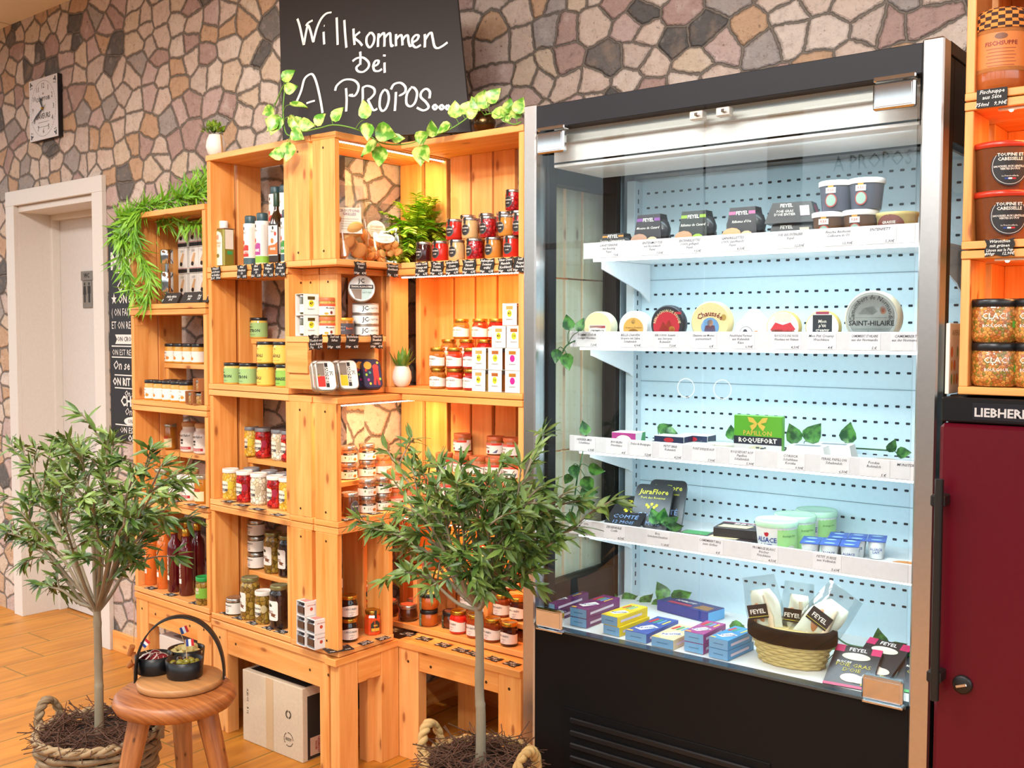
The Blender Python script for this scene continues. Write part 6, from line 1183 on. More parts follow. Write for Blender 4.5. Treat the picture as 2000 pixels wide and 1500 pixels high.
# ------------------------------------------------------------------ plants
LEAF1 = mat_leaf('pothos_leaf', '#5a9a28', '#d2e27a', 45, .35); LEAF2 = mat_leaf('bamboo_leaf', '#8fc63a', '#64a028', 12); LEAF3 = mat_leaf('olive_leaf', '#3f5e22', '#71883e', 14); STEM = pm('#6a9a3a', .6); BARK = pm('#8a7d66', .8); DLEAF = mat_leaf('dark_vine_leaf', '#1c4a24', '#4f8a3a', 50, .35); LEAF4 = mat_leaf('fern_leaf', '#7cbc2a', '#cfe548', 20)
def leaf(mb, base, d, up, L, w, kind='heart', curl=.15):
    """one leaf blade from base along d, folded a little along its midrib"""
    d = Vector(d).normalized(); up = Vector(up); s = d.cross(up); s = s.normalized() if s.length > 1e-5 else d.orthogonal().normalized(); n = s.cross(d)
    prof = {'heart': [(0, .0), (.1, .34), (.3, .5), (.55, .42), (.8, .2), (1, 0)], 'lance': [(0, .0), (.15, .3), (.4, .5), (.7, .38), (1, 0)], 'blade': [(0, .15), (.3, .5), (.7, .34), (1, 0)]}[kind]
    vs = []; fs = []
    for i, (t, h) in enumerate(prof):
        c = Vector(base) + d * (L * t) - n * (curl * L * t * t); vs += [c + s * (h * w) + n * (.12 * w), c, c - s * (h * w) + n * (.12 * w)]
    for i in range(len(prof) - 1):
        a = 3 * i; fs += [(a, a + 1, a + 4, a + 3), (a + 1, a + 2, a + 5, a + 4)]
    mb.add(vs, fs, None, True)
def bez(pts, n=8):
    P = [Vector(p) for p in pts]; Q = []
    for i in range(len(P) - 1):
        p0, p1, p2, p3 = P[max(i - 1, 0)], P[i], P[i + 1], P[min(i + 2, len(P) - 1)]
        for k in range(n):
            t = k / n; Q.append(.5 * ((2 * p1) + (p2 - p0) * t + (2 * p0 - 5 * p1 + 4 * p2 - p3) * t * t + (3 * p1 - p0 - 3 * p2 + p3) * t ** 3))
    return Q + [P[-1]]
rnd = random.Random(11)
def rv(a=1): return Vector((rnd.uniform(-a, a), rnd.uniform(-a, a), rnd.uniform(-a, a)))
TOV = Vector((.5, -.85, .1))   # toward the shop, where leaves turn their faces
# trailing pothos along the crate tops
def vine(label, path, leaves, size, mat, name='ivy_garland', group=None):
    t = thing(name, label, 'garland', group=group); Q = bez(path, 8); part('vine_stem', MB().tube(Q, .0022, 5), STEM if mat is LEAF1 else pm('#2a5a2c', .6), t); m = MB(); ms = MB()
    for p, ang, sc in leaves:
        p = Vector(p); q = min(Q, key=lambda c: (c - p).length); ms.tube(bez([q, (q + p) / 2 + Vector((0, -.004, .006)), p], 3), .0011, 4)
        d = Vector((math.cos(R(ang)) * .8, math.cos(R(ang)) * .35 - .1, math.sin(R(ang)))) + rv(.2); leaf(m, p, d, TOV + rv(.5), size * sc, size * sc * .82)
    part('leaf_stalks', ms, STEM if mat is LEAF1 else pm('#2a5a2c', .6), t); part('leaves', m, mat, t); return t
def P(px, py, y): return ony(px, py, y)
yv = 2.12
pth = [P(537, 205, 2.14), P(556, 165, 2.13), P(553, 215, 2.12), P(560, 262, 2.11), P(590, 258, 2.11), P(625, 250, 2.1), P(655, 244, 2.1), P(700, 254, 2.14), P(745, 279, 2.26), P(790, 282, 2.36), P(825, 272, 2.37), P(868, 258, 2.36), P(905, 236, 2.38), P(930, 214, 2.4)]
lv = [(P(552, 157, 2.12), 20, 1), (P(556, 176, 2.12), 5, .9), (P(566, 204, 2.1), -10, 1.1), (P(565, 228, 2.1), -40, 1.1), (P(545, 236, 2.1), -150, 1), (P(545, 250, 2.1), 150, 1.1), (P(536, 212, 2.12), 200, .9), (P(543, 225, 2.1), -95, 1.3), (P(568, 244, 2.1), 10, 1.2), (P(570, 258, 2.09), -20, 1), (P(566, 278, 2.09), -85, 1.2), (P(556, 300, 2.08), 190, 1), (P(584, 243, 2.1), 5, 1), (P(616, 243, 2.1), 20, .9), (P(650, 236, 2.1), 30, 1), (P(718, 232, 2.12), 95, 1.1), (P(718, 240, 2.12), -80, 1), (P(735, 254, 2.2), -20, 1.4), (P(738, 278, 2.2), 200, 1.3), (P(744, 285, 2.2), -95, 1.2), (P(765, 272, 2.28), 10, .8), (P(813, 275, 2.34), 30, 1), (P(820, 285, 2.33), -90, 1.2), (P(826, 284, 2.33), -50, 1.1), (P(843, 268, 2.35), 80, 1), (P(880, 242, 2.37), 200, 1), (P(890, 232, 2.37), 100, 1.1), (P(903, 224, 2.38), 60, 1), (P(912, 228, 2.38), 20, .8)]
vine('long trailing ivy garland draped along the crate tops under the chalkboard', pth, lv, .052, LEAF1)
vine('short ivy sprig trailing from the bronze vase to the right', [P(945, 225, 2.42), P(965, 222, 2.4), P(985, 236, 2.4), P(1005, 243, 2.4), P(1018, 238, 2.4)], [(P(934, 206, 2.4), 70, 1), (P(936, 218, 2.4), 120, 1), (P(952, 200, 2.4), 45, 1.1), (P(945, 214, 2.4), 90, 1), (P(962, 222, 2.4), -10, 1.2), (P(978, 228, 2.4), 10, 1), (P(990, 222, 2.4), 80, .9), (P(998, 228, 2.4), 30, 1.1), (P(1008, 222, 2.4), 60, 1)], .052, LEAF1)
t = thing('bronze_vase', 'round bronze vase with ivy leaves beside the chalkboard', 'vase', spot('C', 946, 2.0005, .035)); part('vase_body', MB().lathe([(.018, 0), (.032, .012), (.036, .03), (.03, .048), (.02, .056), (.021, .06), (.016, .056), (0, .05)], 26), pm('#5a4228', .25, .9), t)
# bamboo garland on the low stack
t = thing('bamboo_garland', 'feathery green bamboo garland hanging over the low left stack', 'garland'); m = MB(); ms = MB()
pA = lambda px, py, d: onp(px, py, OA + NA * d, NA)
strands = [[pA(236, 436, -.01), pA(262, 415, .0), pA(300, 402, .03), pA(345, 388, .06), pA(400, 372, .1), pA(448, 345, .16)], [pA(285, 408, .01), pA(250, 432, -.02), pA(240, 480, -.02), pA(246, 530, -.02), pA(268, 575, -.02)], [pA(270, 412, 0), pA(262, 450, -.02), pA(276, 500, -.015), pA(292, 540, 0), pA(290, 590, .0)], [pA(262, 425, -.01), pA(232, 452, -.02), pA(248, 470, -.03)],
           [pA(310, 425, .08), pA(350, 432, .08), pA(390, 436, .08)], [pA(345, 388, .08), pA(400, 368, .14), pA(430, 352, .2), pA(452, 372, .2), pA(455, 400, .2)], [pA(360, 384, .06), pA(395, 360, .12), pA(420, 345, .18)], [pA(296, 452, .1), pA(300, 500, .12), pA(302, 560, .12)]]
for k, st in enumerate(strands):
    Q = bez(st, 9); ms.tube(Q, .0016, 4)
    for i, q in enumerate(Q):
        tg = (Q[min(i + 1, len(Q) - 1)] - Q[max(i - 1, 0)]).normalized()
        for _ in range(6 if k in (0, 5, 6) else 5):
            d = tg * .7 + rv(.75) + Vector((0, -.25, -.35 if k not in (0, 6) else .12)); leaf(m, q + rv(.008), d, TOV + rv(.8), rnd.uniform(.05, .09), rnd.uniform(.0055, .0095), 'blade', .3)
part('stems', ms, STEM, t); part('leaves', m, LEAF2, t)
# fern in the corner stack
fb = spot('B', 812, MT[3] + .002, .08); t = thing('artificial_fern', 'bushy yellow-green fern between the toast bags and small jars', 'plant', fb); part('pot', MB().lathe([(.03, 0), (.04, .06), (.038, .06), (.0, .055)], 20), pm('#5a3a24', .7), t); m = MB(); ms = MB()
for k in range(105):
    a = rnd.uniform(0, 2 * PI); el = rnd.uniform(-.25, 1.35); L = rnd.uniform(.12, .2); d = Vector((math.cos(a) * math.cos(el), math.sin(a) * math.cos(el), math.sin(el)))
    Q = bez([(0, 0, .055), d * L * .6 + Vector((0, 0, .07)), d * L + Vector((0, 0, .065 - .05 * math.cos(el)))], 9)
    Q = [Vector((max(q.x, -.12), q.y, max(q.z, .006))) for q in Q]
    ms.tube(Q, .0012, 4)
    for i in range(4, len(Q)):
        tg = (Q[i] - Q[i - 1]).normalized(); s = tg.cross(Vector((0, 0, 1))).normalized() if abs(tg.z) < .98 else Vector((1, 0, 0))
        for sg in (-1, 1): leaf(m, Q[i], tg * .5 + s * sg + rv(.2), Vector((0, 0, 1)) + rv(.3), rnd.uniform(.02, .032), .0125, 'lance', .2)
part('stalks', ms, pm('#7a9a2c', .6), t); part('fronds', m, LEAF4, t)
# small egg pots
EGG = pm('#eee6dc', .45)
def egg(t, r, h): part('pot', MB().lathe([(r * .45, 0), (r * .8, h * .12), (r, h * .42), (r * .92, h * .72), (r * .72, h * .95), (r * .68, h), (r * .6, h * .96), (0, h * .8)], 26), EGG, t)
p = spot('A', 422, 2.0, .04); t = thing('egg_pot', 'white egg-shaped pot with small box plant and twine loop', 'plant', p); egg(t, .034, .075); m = MB()
for k in range(90):
    a, b = rnd.uniform(0, 2 * PI), rnd.uniform(.1, 1.5); c = Vector((math.cos(a) * math.cos(b), math.sin(a) * math.cos(b), math.sin(b) * .9)) * rnd.uniform(.016, .042) + Vector((-.008, 0, .078)); leaf(m, c, c - Vector((0, 0, .06)) + rv(.02), rv(1) + Vector((0, 0, 1)), .017, .011, 'heart', .2)
part('foliage', m, mat_leaf('box_leaf', '#2f5a1c', '#8aa82c', 30), t); part('twine_loop', MB().tube(bez([(.03, 0, .06), (.042, -.01, .07), (.046, -.01, .04), (.05, -.012, .002), (.038, -.02, .006)], 6), .0022, 6), pm('#a8783a', .8), t)
p = spot('B', 785, MT[2] + .001, .02); t = thing('egg_pot', 'white egg-shaped pot with upright succulent leaves at the inner corner', 'plant', p); egg(t, .032, .068); m = MB()
for k in range(15):
    a = k * 2.4; el = .5 + .9 * (k / 15); leaf(m, Vector((math.cos(a) * .012, math.sin(a) * .012, .06)), Vector((math.cos(a) * math.cos(el), math.sin(a) * math.cos(el), math.sin(el))), Vector((-math.cos(a), -math.sin(a), .4)), .045 + .03 * (k / 15), .017, 'lance', -.12)
part('leaves', m, mat_leaf('succulent_leaf', '#4f7a2c', '#7aa03c', 18), t)
# dark ivy inside the cabinet
def cv(label, path, lv_, sc=.05): vine(label, path, lv_, sc, DLEAF, group='dark ivy sprigs inside the cabinet')
cv('dark ivy sprig at the left end of the second cabinet shelf', [P(1150, 655, 2.40), P(1110, 672, 2.30), P(1098, 690, 2.29)], [(P(1112, 645, 2.29), 110, 1.1), (P(1130, 648, 2.29), 70, 1), (P(1090, 682, 2.27), -100, 1), (P(1106, 690, 2.27), -70, 1.2)], .04)
cv('dark ivy sprig hanging below the third cabinet shelf left end', [P(1145, 850, 2.40), P(1135, 900, 2.30), P(1128, 930, 2.30), P(1120, 985, 2.30), P(1112, 1010, 2.30)], [(P(1145, 850, 2.33), 100, 1), (P(1120, 908, 2.28), -70, 1), (P(1150, 912, 2.28), -10, 1.1), (P(1142, 930, 2.28), -70, 1.2), (P(1134, 965, 2.28), 20, 1.2), (P(1130, 985, 2.28), 10, 1.2), (P(1112, 1000, 2.28), -60, 1), (P(1114, 925, 2.28), -110, .8)], .042)
cv('dark ivy sprig between the boxes on the third cabinet shelf', [P(1270, 872, 2.6), P(1290, 860, 2.58), P(1440, 872, 2.6)], [(P(1285, 842, 2.58), 20, 1), (P(1300, 842, 2.58), 5, .8), (P(1430, 858, 2.55), 90, .9)], .045)
cv('dark ivy sprig behind the white wrapped cheeses', [P(1530, 880, 2.5), P(1560, 872, 2.5), P(1660, 875, 2.58), P(1740, 880, 2.6)], [(P(1555, 866, 2.48), 110, 1.2), (P(1575, 862, 2.48), 40, 1.3), (P(1655, 865, 2.56), 85, 1.2), (P(1735, 882, 2.56), 60, .8), (P(1750, 884, 2.56), 10, .8)], .045)
cv('dark ivy sprig beside the flat duck pack on the lowest shelf', [P(1310, 1034, 2.38), P(1290, 1022, 2.42), P(1272, 1030, 2.44)], [(P(1282, 1024, 2.42), 110, 1.1), (P(1290, 1020, 2.42), 60, 1), (P(1300, 1022, 2.42), 20, 1), (P(1305, 1028, 2.4), -5, 1)], .042)
cv('dark ivy trailing behind the snack boxes on the cabinet floor', [P(1150, 1165, 2.62), P(1200, 1168, 2.62), P(1250, 1185, 2.62), P(1310, 1182, 2.62)], [(P(1165, 1155, 2.6), 80, 1), (P(1180, 1160, 2.6), -10, 1), (P(1215, 1168, 2.6), 10, 1), (P(1236, 1180, 2.6), -20, 1.2), (P(1250, 1178, 2.6), 30, 1), (P(1272, 1182, 2.6), 0, 1.3), (P(1300, 1172, 2.6), 120, 1.2), (P(1312, 1172, 2.6), 30, 1.3)], .048)
cv('dark ivy trailing behind the straw basket', [P(1440, 1216, 2.55), P(1500, 1240, 2.6), P(1610, 1236, 2.55), P(1660, 1260, 2.5), P(1740, 1270, 2.5)], [(P(1425, 1222, 2.52), -10, 1), (P(1605, 1226, 2.5), 60, 1.3), (P(1600, 1240, 2.5), -40, 1.2), (P(1725, 1268, 2.48), 100, 1.1), (P(1735, 1272, 2.48), 20, 1), (P(1615, 1290, 2.4), 180, .9)], .048)
# ------------------------------------------------------------------ olive trees in baskets
WICK = mat_wood('grey_wicker', '#a08a6a', '#6f5a40', '#4a3a28', 3, .7); WICK2 = mat_wood('honey_wicker', '#c9a468', '#a07c44', '#6a4c28', 3, .7); SOIL = pm('#2a1d14', .95); TWIG = pm('#5a3a28', .8)
def tree(label, blabel, base, rim_r, rim_z, fork_px, tips, yfork, wick, handles, seed, sub=3, lean=0):
    r = random.Random(seed); b = Vector(base)
    t = thing('wicker_basket', blabel, 'basket', (b.x, b.y, 0)); m = MB(); n = 22
    for k in range(13):
        f = k / 12; rad = rim_r * (.78 + .22 * f); pts = []
        for i in range(n * 4 + 1):
            a = 2 * PI * i / (n * 4); q = rad + .004 * math.sin(n / 2 * a + PI * (k % 2)); pts.append((q * math.cos(a), q * math.sin(a), .012 + f * (rim_z - .02)))
        m.tube(pts, .0095, 6, caps=False)
    part('weave', m, wick, t); m = MB()
    for i in range(n): a = 2 * PI * i / n; m.tube([(rim_r * .78 * math.cos(a), rim_r * .78 * math.sin(a), .0), (rim_r * .99 * math.cos(a), rim_r * .99 * math.sin(a), rim_z)], .005, 5)
    part('stakes', m, wick, t)
    m = MB()
    for o_ in (0, PI):
        pts = []
        for i in range(121): a = 2 * PI * i / 120; pts.append(((rim_r + .006 * math.cos(14 * a + o_)) * math.cos(a), (rim_r + .006 * math.cos(14 * a + o_)) * math.sin(a), rim_z + .006 * math.sin(14 * a + o_)))
        m.tube(pts, .0075, 6, caps=False)
    part('rim', m, wick, t)
    part('soil', MB().lathe([(0, .02), (rim_r * .74, .02), (rim_r * .93, rim_z - .02), (0, rim_z - .012)], 26), SOIL, t)
    for ha in handles:
        m = MB(); c, s = math.cos(ha), math.sin(ha)
        for o_ in (0, PI):
            pts = []
            for i in range(41):
                f = i / 40; th = PI * f; x = rim_r * 1.02 + .012 * math.sin(th); w = .045 * math.cos(th); z = rim_z - .02 + .085 * math.sin(th); tw = 9 * th + o_
                pts.append((c * (x + .007 * math.cos(tw)) - s * (w + .004 * math.sin(tw)), s * (x + .007 * math.cos(tw)) + c * (w + .004 * math.sin(tw)), z + .005 * math.sin(tw)))
            m.tube(pts, .0085, 7)
        part('handle', m, wick, t)
    m = MB()
    for k in range(420):
        a = r.uniform(0, 2 * PI); q = rim_r * (.25 + .72 * math.sqrt(r.random())); c = Vector((q * math.cos(a), q * math.sin(a), rim_z + r.uniform(-.012, .022))); d = Vector((r.uniform(-1, 1), r.uniform(-1, 1), r.uniform(-.12, .30))).normalized(); L = r.uniform(.05, .13); n_ = Vector((-d.y, d.x, .3))
        m.tube(bez([c - d * L / 2, c + n_ * r.uniform(-.02, .02), c + d * L / 2 + Vector((0, 0, r.uniform(-.005, .015)))], 3), r.uniform(.0008, .0017), 4, caps=False)
    part('twigs', m, TWIG, t, stuff=True)
    # the tree itself
    tr = thing('olive_tree', label, 'tree', (b.x, b.y, rim_z - .02)); O = Vector((b.x, b.y, rim_z - .02))
    fork = ony(*fork_px, yfork); F = fork - O; mw = MB(); ml = MB()
    Q = bez([(0, 0, -.05), F * .3 + Vector((.004, 0, 0)), F * .45 + Vector((-.003, .004, 0)), F * .72 + Vector((.003, 0, 0)), F], 7)
    trunk = part('trunk', MB().tube(Q, [.0135 - .0035 * i / len(Q) + (.0014 if i % 7 == 3 else 0) for i in range(len(Q))], 10), BARK, tr)
    def leaves_along(Q, i0, dens):
        for i in range(i0, len(Q)):
            tg = (Q[i] - Q[i - 1]).normalized(); fr = i / len(Q)
            for _ in range(dens + (3 if i > len(Q) - 3 else 0)):
                if r.random() < .12: continue
                v = Vector((r.uniform(-1, 1), r.uniform(-1, 1), r.uniform(-.8, .7))); d = tg * .75 + v * .8 + Vector((0, 0, -.12)); leaf(ml, Q[i] + v * .004, d, Vector((r.uniform(-.6, .6), -.6 + r.uniform(-.5, .5), .8)), r.uniform(.034, .058), r.uniform(.009, .014), 'lance', r.uniform(.05, .35))
    for k, (px, py, dy) in enumerate(tips):
        T = ony(px, py, yfork + dy) - O; D = T - F; st = F - Vector((0, 0, r.uniform(0, .03))); mid = st + D * .45 + Vector((0, 0, .01 + .05 * abs(D.x))) + Vector((r.uniform(-.02, .02), r.uniform(-.02, .02), r.uniform(-.015, .02))); Q = bez([st, (st + mid) / 2 + Vector((0, 0, -.012)), mid, (mid + T) / 2 + Vector((r.uniform(-.012, .012), 0, r.uniform(-.004, .015))), T], 6)
        mw.tube(Q, [  .0054 * (1 - .8 * i / len(Q)) + .0008 for i in range(len(Q))], 6); leaves_along(Q, int(len(Q) * .5), 2)
        for s_ in range(sub):
            i = r.randint(int(len(Q) * .45), int(len(Q) * .9)); d = (Q[i] - Q[i - 1]).normalized() + Vector((r.uniform(-.9, .9), r.uniform(-.9, .9), r.uniform(-.5, .8))); L = r.uniform(.07, .15); q2 = bez([Q[i], Q[i] + d.normalized() * L * .5 + Vector((0, 0, .008)), Q[i] + d.normalized() * L], 5); mw.tube(q2, [.0026 * (1 - .7 * j / len(q2)) + .0005 for j in range(len(q2))], 5); leaves_along(q2, 3, 2)
    part('branches', mw, BARK, tr); part('leaves', ml, LEAF3, tr)
b1 = onz(193, 1425, .27)
tree('young olive tree with wide flat crown before the white door', 'grey wicker basket with twigs holding the left olive tree', b1, .165, .27, (189, 1178), [(22, 868, .05), (60, 905, -.05), (110, 890, .1), (160, 885, -.08), (150, 850 + 20, .05), (222, 862, .0), (205, 905, .12), (262, 925, -.1), (296, 885, .02), (318, 905, -.03), (330, 985, .05), (300, 960, -.14), (12, 1040, .0), (40, 1000, -.12), (70, 960, .12), (110, 985, -.2), (255, 1010, -.16), (180, 960, -.2), (225, 985, .14), (130, 940, .02), (80, 1140, .0), (268, 1098, -.02), (290, 1020, .1), (55, 1065, .08)], b1.y, WICK, (R(200), R(20)), 5, 3)
b2 = onz(938, 1484, .3)
tree('slim olive tree with dense crown between the crates and glass cabinet', 'honey wicker basket with twigs holding the right olive tree', b2, .145, .3, (934, 1172), [(756, 880, .0), (770, 940, -.08), (780, 1045, -.02), (745, 1040, .04), (800, 1110, -.05), (860, 905, .05), (900, 905, -.1), (850, 950, -.16), (930, 950, -.12), (890, 990, -.18), (960, 935, .02), (985, 960, -.12), (1040, 900, -.02), (1060, 1000, .0), (1020, 985, -.14), (1130, 1030, -.06), (1080, 1060, -.12), (1000, 1040, -.18), (945, 1020, -.2), (830, 1010, -.1), (1045, 1110, -.1), (965, 1130, -.14), (815, 1000, .02), (920, 1110, -.14), (1100, 965, -.1)], b2.y, WICK2, (R(188), R(-2)), 9, 3)
# ------------------------------------------------------------------ stool with tasting board
sc = onz(342, 1345, .452); t = thing('wooden_stool', 'round three-legged teak stool in front of the left crates', 'stool', (sc.x, sc.y, 0))
SR = .158; part('seat', MB().lathe([(0, .402), (SR - .03, .402), (SR - .008, .412), (SR, .427), (SR - .004, .442), (SR - .014, .451), (0, .452)], 44, planar=True), STOOLW, t)
vd = (CAM - Vector((sc.x, sc.y, EYE))); va = math.atan2(vd.y, vd.x)
for k, da in enumerate((-62, 52, 172)):
    a = va + R(da); c, s = math.cos(a), math.sin(a); part('leg', MB().tube([(c * .205, s * .205, 0), (c * .15, s * .15, .2), (c * .098, s * .098, .404)], [.019, .024, .029], 14), STOOLW, t)
ZB = .452; bc2 = onz(352, 1322, ZB + .02); t = thing('serving_board', 'round acacia board with black leather handle on the stool', 'board', (bc2.x, bc2.y, ZB + .0005)); BR = .112
part('board', MB().lathe([(0, 0), (BR - .004, 0), (BR, .003), (BR, .016), (BR - .003, .019), (0, .019)], 40, planar=True), BOARDW, t)
rd = Vector((cy, sy, 0)); m = MB(); n = 30; vs = []
hd = (rd + Vector((fwd.x, fwd.y, 0)) * .12).normalized(); wd = Vector((-hd.y, hd.x, 0))
for i in range(n + 1):
    a = PI * i / n; q = -math.cos(a); z = .012 + .17 * math.sin(a) ** .85
    for w in (-.016, .016):
        for th in (0, .003): vs.append(hd * (q * (BR + .002 + th)) + wd * w + Vector((0, 0, z + (th if 0 < i < n else 0))))
fs = []
for i in range(n): b_ = 4 * i; c_ = b_ + 4; fs += [(b_, b_ + 2, c_ + 2, c_), (b_ + 1, c_ + 1, c_ + 3, b_ + 3), (b_, c_, c_ + 1, b_ + 1), (b_ + 2, b_ + 3, c_ + 3, c_ + 2)]
m.add(vs, fs, None, True); part('handle', m, pm('#16130f', .55), t)
for sg in (-1, 1): part('rivet', MB().ball(tuple(hd * (sg * (BR + .005)) + Vector((0, 0, .014))), .004, 8, 6), CHROME, t)
BOWL = pm('#121316', .35); bz = ZB + .0205; BWR, BWH = .05, .046
def bowl(label, px, py):
    p = onz(px, py, bz); t = thing('black_bowl', label, 'bowl', (p.x, p.y, bz), 0, 'black tasting bowls on the board'); part('bowl_body', MB().lathe([(BWR * .88, 0), (BWR * .93, .003), (BWR, BWH), (BWR - .003, BWH + .001), (BWR - .005, BWH), (BWR * .82, .008), (0, .008)], 34), BOWL, t); return Vector((p.x, p.y, bz))
bs_ = bowl('black bowl of sliced salami on the board', 301, 1311); bch = bowl('black bowl of cheese cubes behind the olives', 364, 1297); bo = bowl('black bowl of olives on the board front', 361, 1320)
def inb(c, q, a, z): return c + Vector((q * math.cos(a), q * math.sin(a), z))
YC = pm('#ead68c', .5); r = random.Random(3)
fil = MB().lathe([(0, .009), (BWR * .8, .009), (BWR * .86, BWH * .62), (0, BWH * .66)], 22).mesh()
for k in range(20):
    q = BWR * .78 * math.sqrt(r.random()) if k < 12 else BWR * .4 * r.random(); a = k * 2.4; s = r.uniform(.008, .0115); z = BWH * .74 + (.008 if k >= 12 else 0) + .004
    solo('cheese_cube', MB().box(-s, s, -s * .8, s * .8, -s * .7, s * .7, .0008), YC, 'pale yellow cheese cube heaped in the black bowl behind the olives', 'cheese', inb(bch, q, a, z), (r.uniform(-.5, .5), r.uniform(-.5, .5), r.uniform(0, 6)), 'cheese cubes in the bowl')
for k in range(15):
    q = BWR * .72 * math.sqrt((k + .5) / 15); a = k * 2.4; g = k % 3 != 1; z = BWH * .72 + (.007 if k < 5 else 0)
    solo('olive', MB().ball((0, 0, 0), .0088, 12, 8, (1.3, 1, 1)), pm('#8a8228' if g else '#3a2418', .2, 0, .5), ('green olive' if g else 'dark brown olive') + ' in the black bowl at the board front', 'olive', inb(bo, q, a, z), (r.uniform(-.4, .4), r.uniform(-.4, .4), r.uniform(0, 6)), ('green' if g else 'dark') + ' olives in the bowl')
SAL = pm('#8e2430', .45); RIND = pm('#e6d6cc', .6)
for k in range(14):
    q = BWR * .62 * math.sqrt((k + .5) / 14); a = k * 2.4 + .4; z = BWH * .72 + .012 * (1 - q / BWR)
    o = solo('salami_slice', MB().lathe([(0, 0), (.0165, 0), (.0165, .0025), (0, .0028)], 20), SAL, 'dark red salami slice with pale rind heaped in the left black bowl', 'salami', inb(bs_, q, a, z), (r.uniform(.3, .9) * math.cos(a + 1), r.uniform(.3, .9) * math.sin(a + 1), 0), 'salami slices in the bowl')
    part('rind', MB().lathe([(.0163, -.0004), (.0178, .0), (.0178, .0028), (.0163, .0032)], 20, caps=False), RIND, o)
for c, nm_, col in ((bch, 'cheese bed', YC), (bo, 'olive bed', pm('#6a6020', .3)), (bs_, 'salami bed', SAL)):
    pass
def flag(label, basep, tip_px, tip_py, wdir):
    t = thing('flag_pick', label, 'flag', basep, 0, 'tricolour flag picks'); B = Vector(basep); tp = onp(tip_px, tip_py, B, fwd) - B; part('stick', MB().tube([(0, 0, -.012), tp], .0011, 6), pm('#d9b98a', .7), t)
    d = tp.normalized(); w = (rt * wdir).normalized(); w = (w - d * w.dot(d)).normalized(); L = .022
    for k, c in enumerate((FRB, FRW, FRR)): part('stripe', MB().add([tp - d * .019 + w * (L / 3 * k), tp - d * .019 + w * (L / 3 * (k + 1)), tp + w * (L / 3 * (k + 1)), tp + w * (L / 3 * k)], [(0, 1, 2, 3)]), c, t)
flag('small French flag pick stuck in the salami bowl', inb(bs_, .012, 2.5, BWH * .8), 273, 1257, .6); flag('small French flag pick stuck in the cheese cubes', inb(bch, .01, 2.2, BWH * .9), 350, 1227, .45); flag('small French flag pick stuck in the olives', inb(bo, .008, .6, BWH * .8), 362, 1249, 1.0)
# ------------------------------------------------------------------ cartons under the benches
CB = pm('#dcc8ac', .75, speck=.1)
t = thing('wine_carton', 'cream wine carton with black lid panel under the corner bench', 'carton', (-2.875, 2.168, 0), R(-1)); part('carton_body', MB().box(0, .316, 0, .2, .0005, .245, .002), CB, t)
part('black_panel', MB().add([(.02, .02, .2456), (.31, .02, .2456), (.31, .19, .2456), (.02, .19, .2456)], [(0, 1, 2, 3)]), pm('#221f1c', .6), t); part('black_panel', MB().add([(.3165, .02, .004), (.3165, .18, .004), (.3165, .18, .215), (.3165, .02, .215)], [(0, 1, 2, 3)]), pm('#221f1c', .6), t)
part('tape', MB().add([(.128, -.0006, .002), (.166, -.0006, .002), (.166, -.0006, .244), (.128, -.0006, .244)], [(0, 1, 2, 3)]), pm('#d2b48c', .4), t); IN2 = pm('#4a4030', .8)
m = MB()
for k in range(3):
    a0 = k * 2 * PI / 3
    for j in range(5): a, b = a0 + j * .36, a0 + (j + .8) * .36; m.add([(.245 + q * math.cos(e), -.0009, .062 + q * math.sin(e)) for q, e in ((.021, a), (.024, a), (.024, b), (.021, b))], [(0, 1, 2, 3)])
part('recycling_mark', m, IN2, t); part('lettering', txt('RESY', .014, .02), IN2, t, (.245, -.001, .062)); m = MB()
for j in range(18):
    if j in (4, 13): continue
    a, b = j * PI / 9, (j + 1) * PI / 9; m.add([(.245 + q * math.cos(e), -.0009, .145 + q * math.sin(e)) for q, e in ((.009, a), (.0145, a), (.0145, b), (.009, b))], [(0, 1, 2, 3)])
part('green_dot_mark', m, IN2, t); part('lettering', txt('A JD CS  -  B 12', .013, .01), IN2, t, (.028, -.001, .14), (0, R(90), 0)); part('lettering', txt('MAISON  Crémant de Loire', .018), pm('#b8a88a', .6), t, (.17, .1, .2462), (R(-90), 0, 0))
o = part('lettering', txt('PRODUIT de FRANCE\nVAL de LOIRE', .017), pm('#b8a88a', .6), t, (.3172, .11, .12), (0, R(90), R(90))); part('sticker', MB().add([(.3172, .03, .015), (.3172, .09, .015), (.3172, .09, .075), (.3172, .03, .075)], [(0, 1, 2, 3)]), pm('#c9a48c', .6), t); part('lettering', txt('CREMANT\nNOIR', .012, .02), pm('#a82a1c', .6), t, (.3178, .06, .045), (0, R(90), R(90)))
t = thing('white_carton', 'plain white carton under the low left bench', 'carton', (-3.44, 2.215, 0), R(-2)); part('carton_body', MB().box(0, .285, 0, .16, .0005, .25, .002), pm('#ddd2c6', .7), t); part('lid_panel', MB().add([(.06, .02, .2506), (.28, .02, .2506), (.28, .15, .2506), (.06, .15, .2506)], [(0, 1, 2, 3)]), pm('#8a7a70', .7), t); part('lettering', txt('MAISON', .03, .02), pm('#4a403a', .7), t, (.17, .08, .2512), (R(-90), 0, 0))
# wine corks on a string hanging at the rack foot
t = thing('cork_string', 'string of wine corks hanging beside the left bench leg', 'decoration'); p0 = pA(261, 1255, .02)
m = MB(); m.tube(bez([pA(262, 1166, .01), pA(262, 1220, .01), p0], 4), .0012, 4); part('string', m, pm('#c9a878', .8), t)
for k, (px, py, a) in enumerate(((256, 1270, .5), (263, 1285, -.6), (256, 1296, .9), (263, 1303, -.3))):
    c = pA(px, py, .0 + .012 * k); d = Vector((math.sin(a), 0, math.cos(a))) * .021; part('cork', MB().tube([c - d, c + d], .011, 10), pm('#b8783f', .85), t)
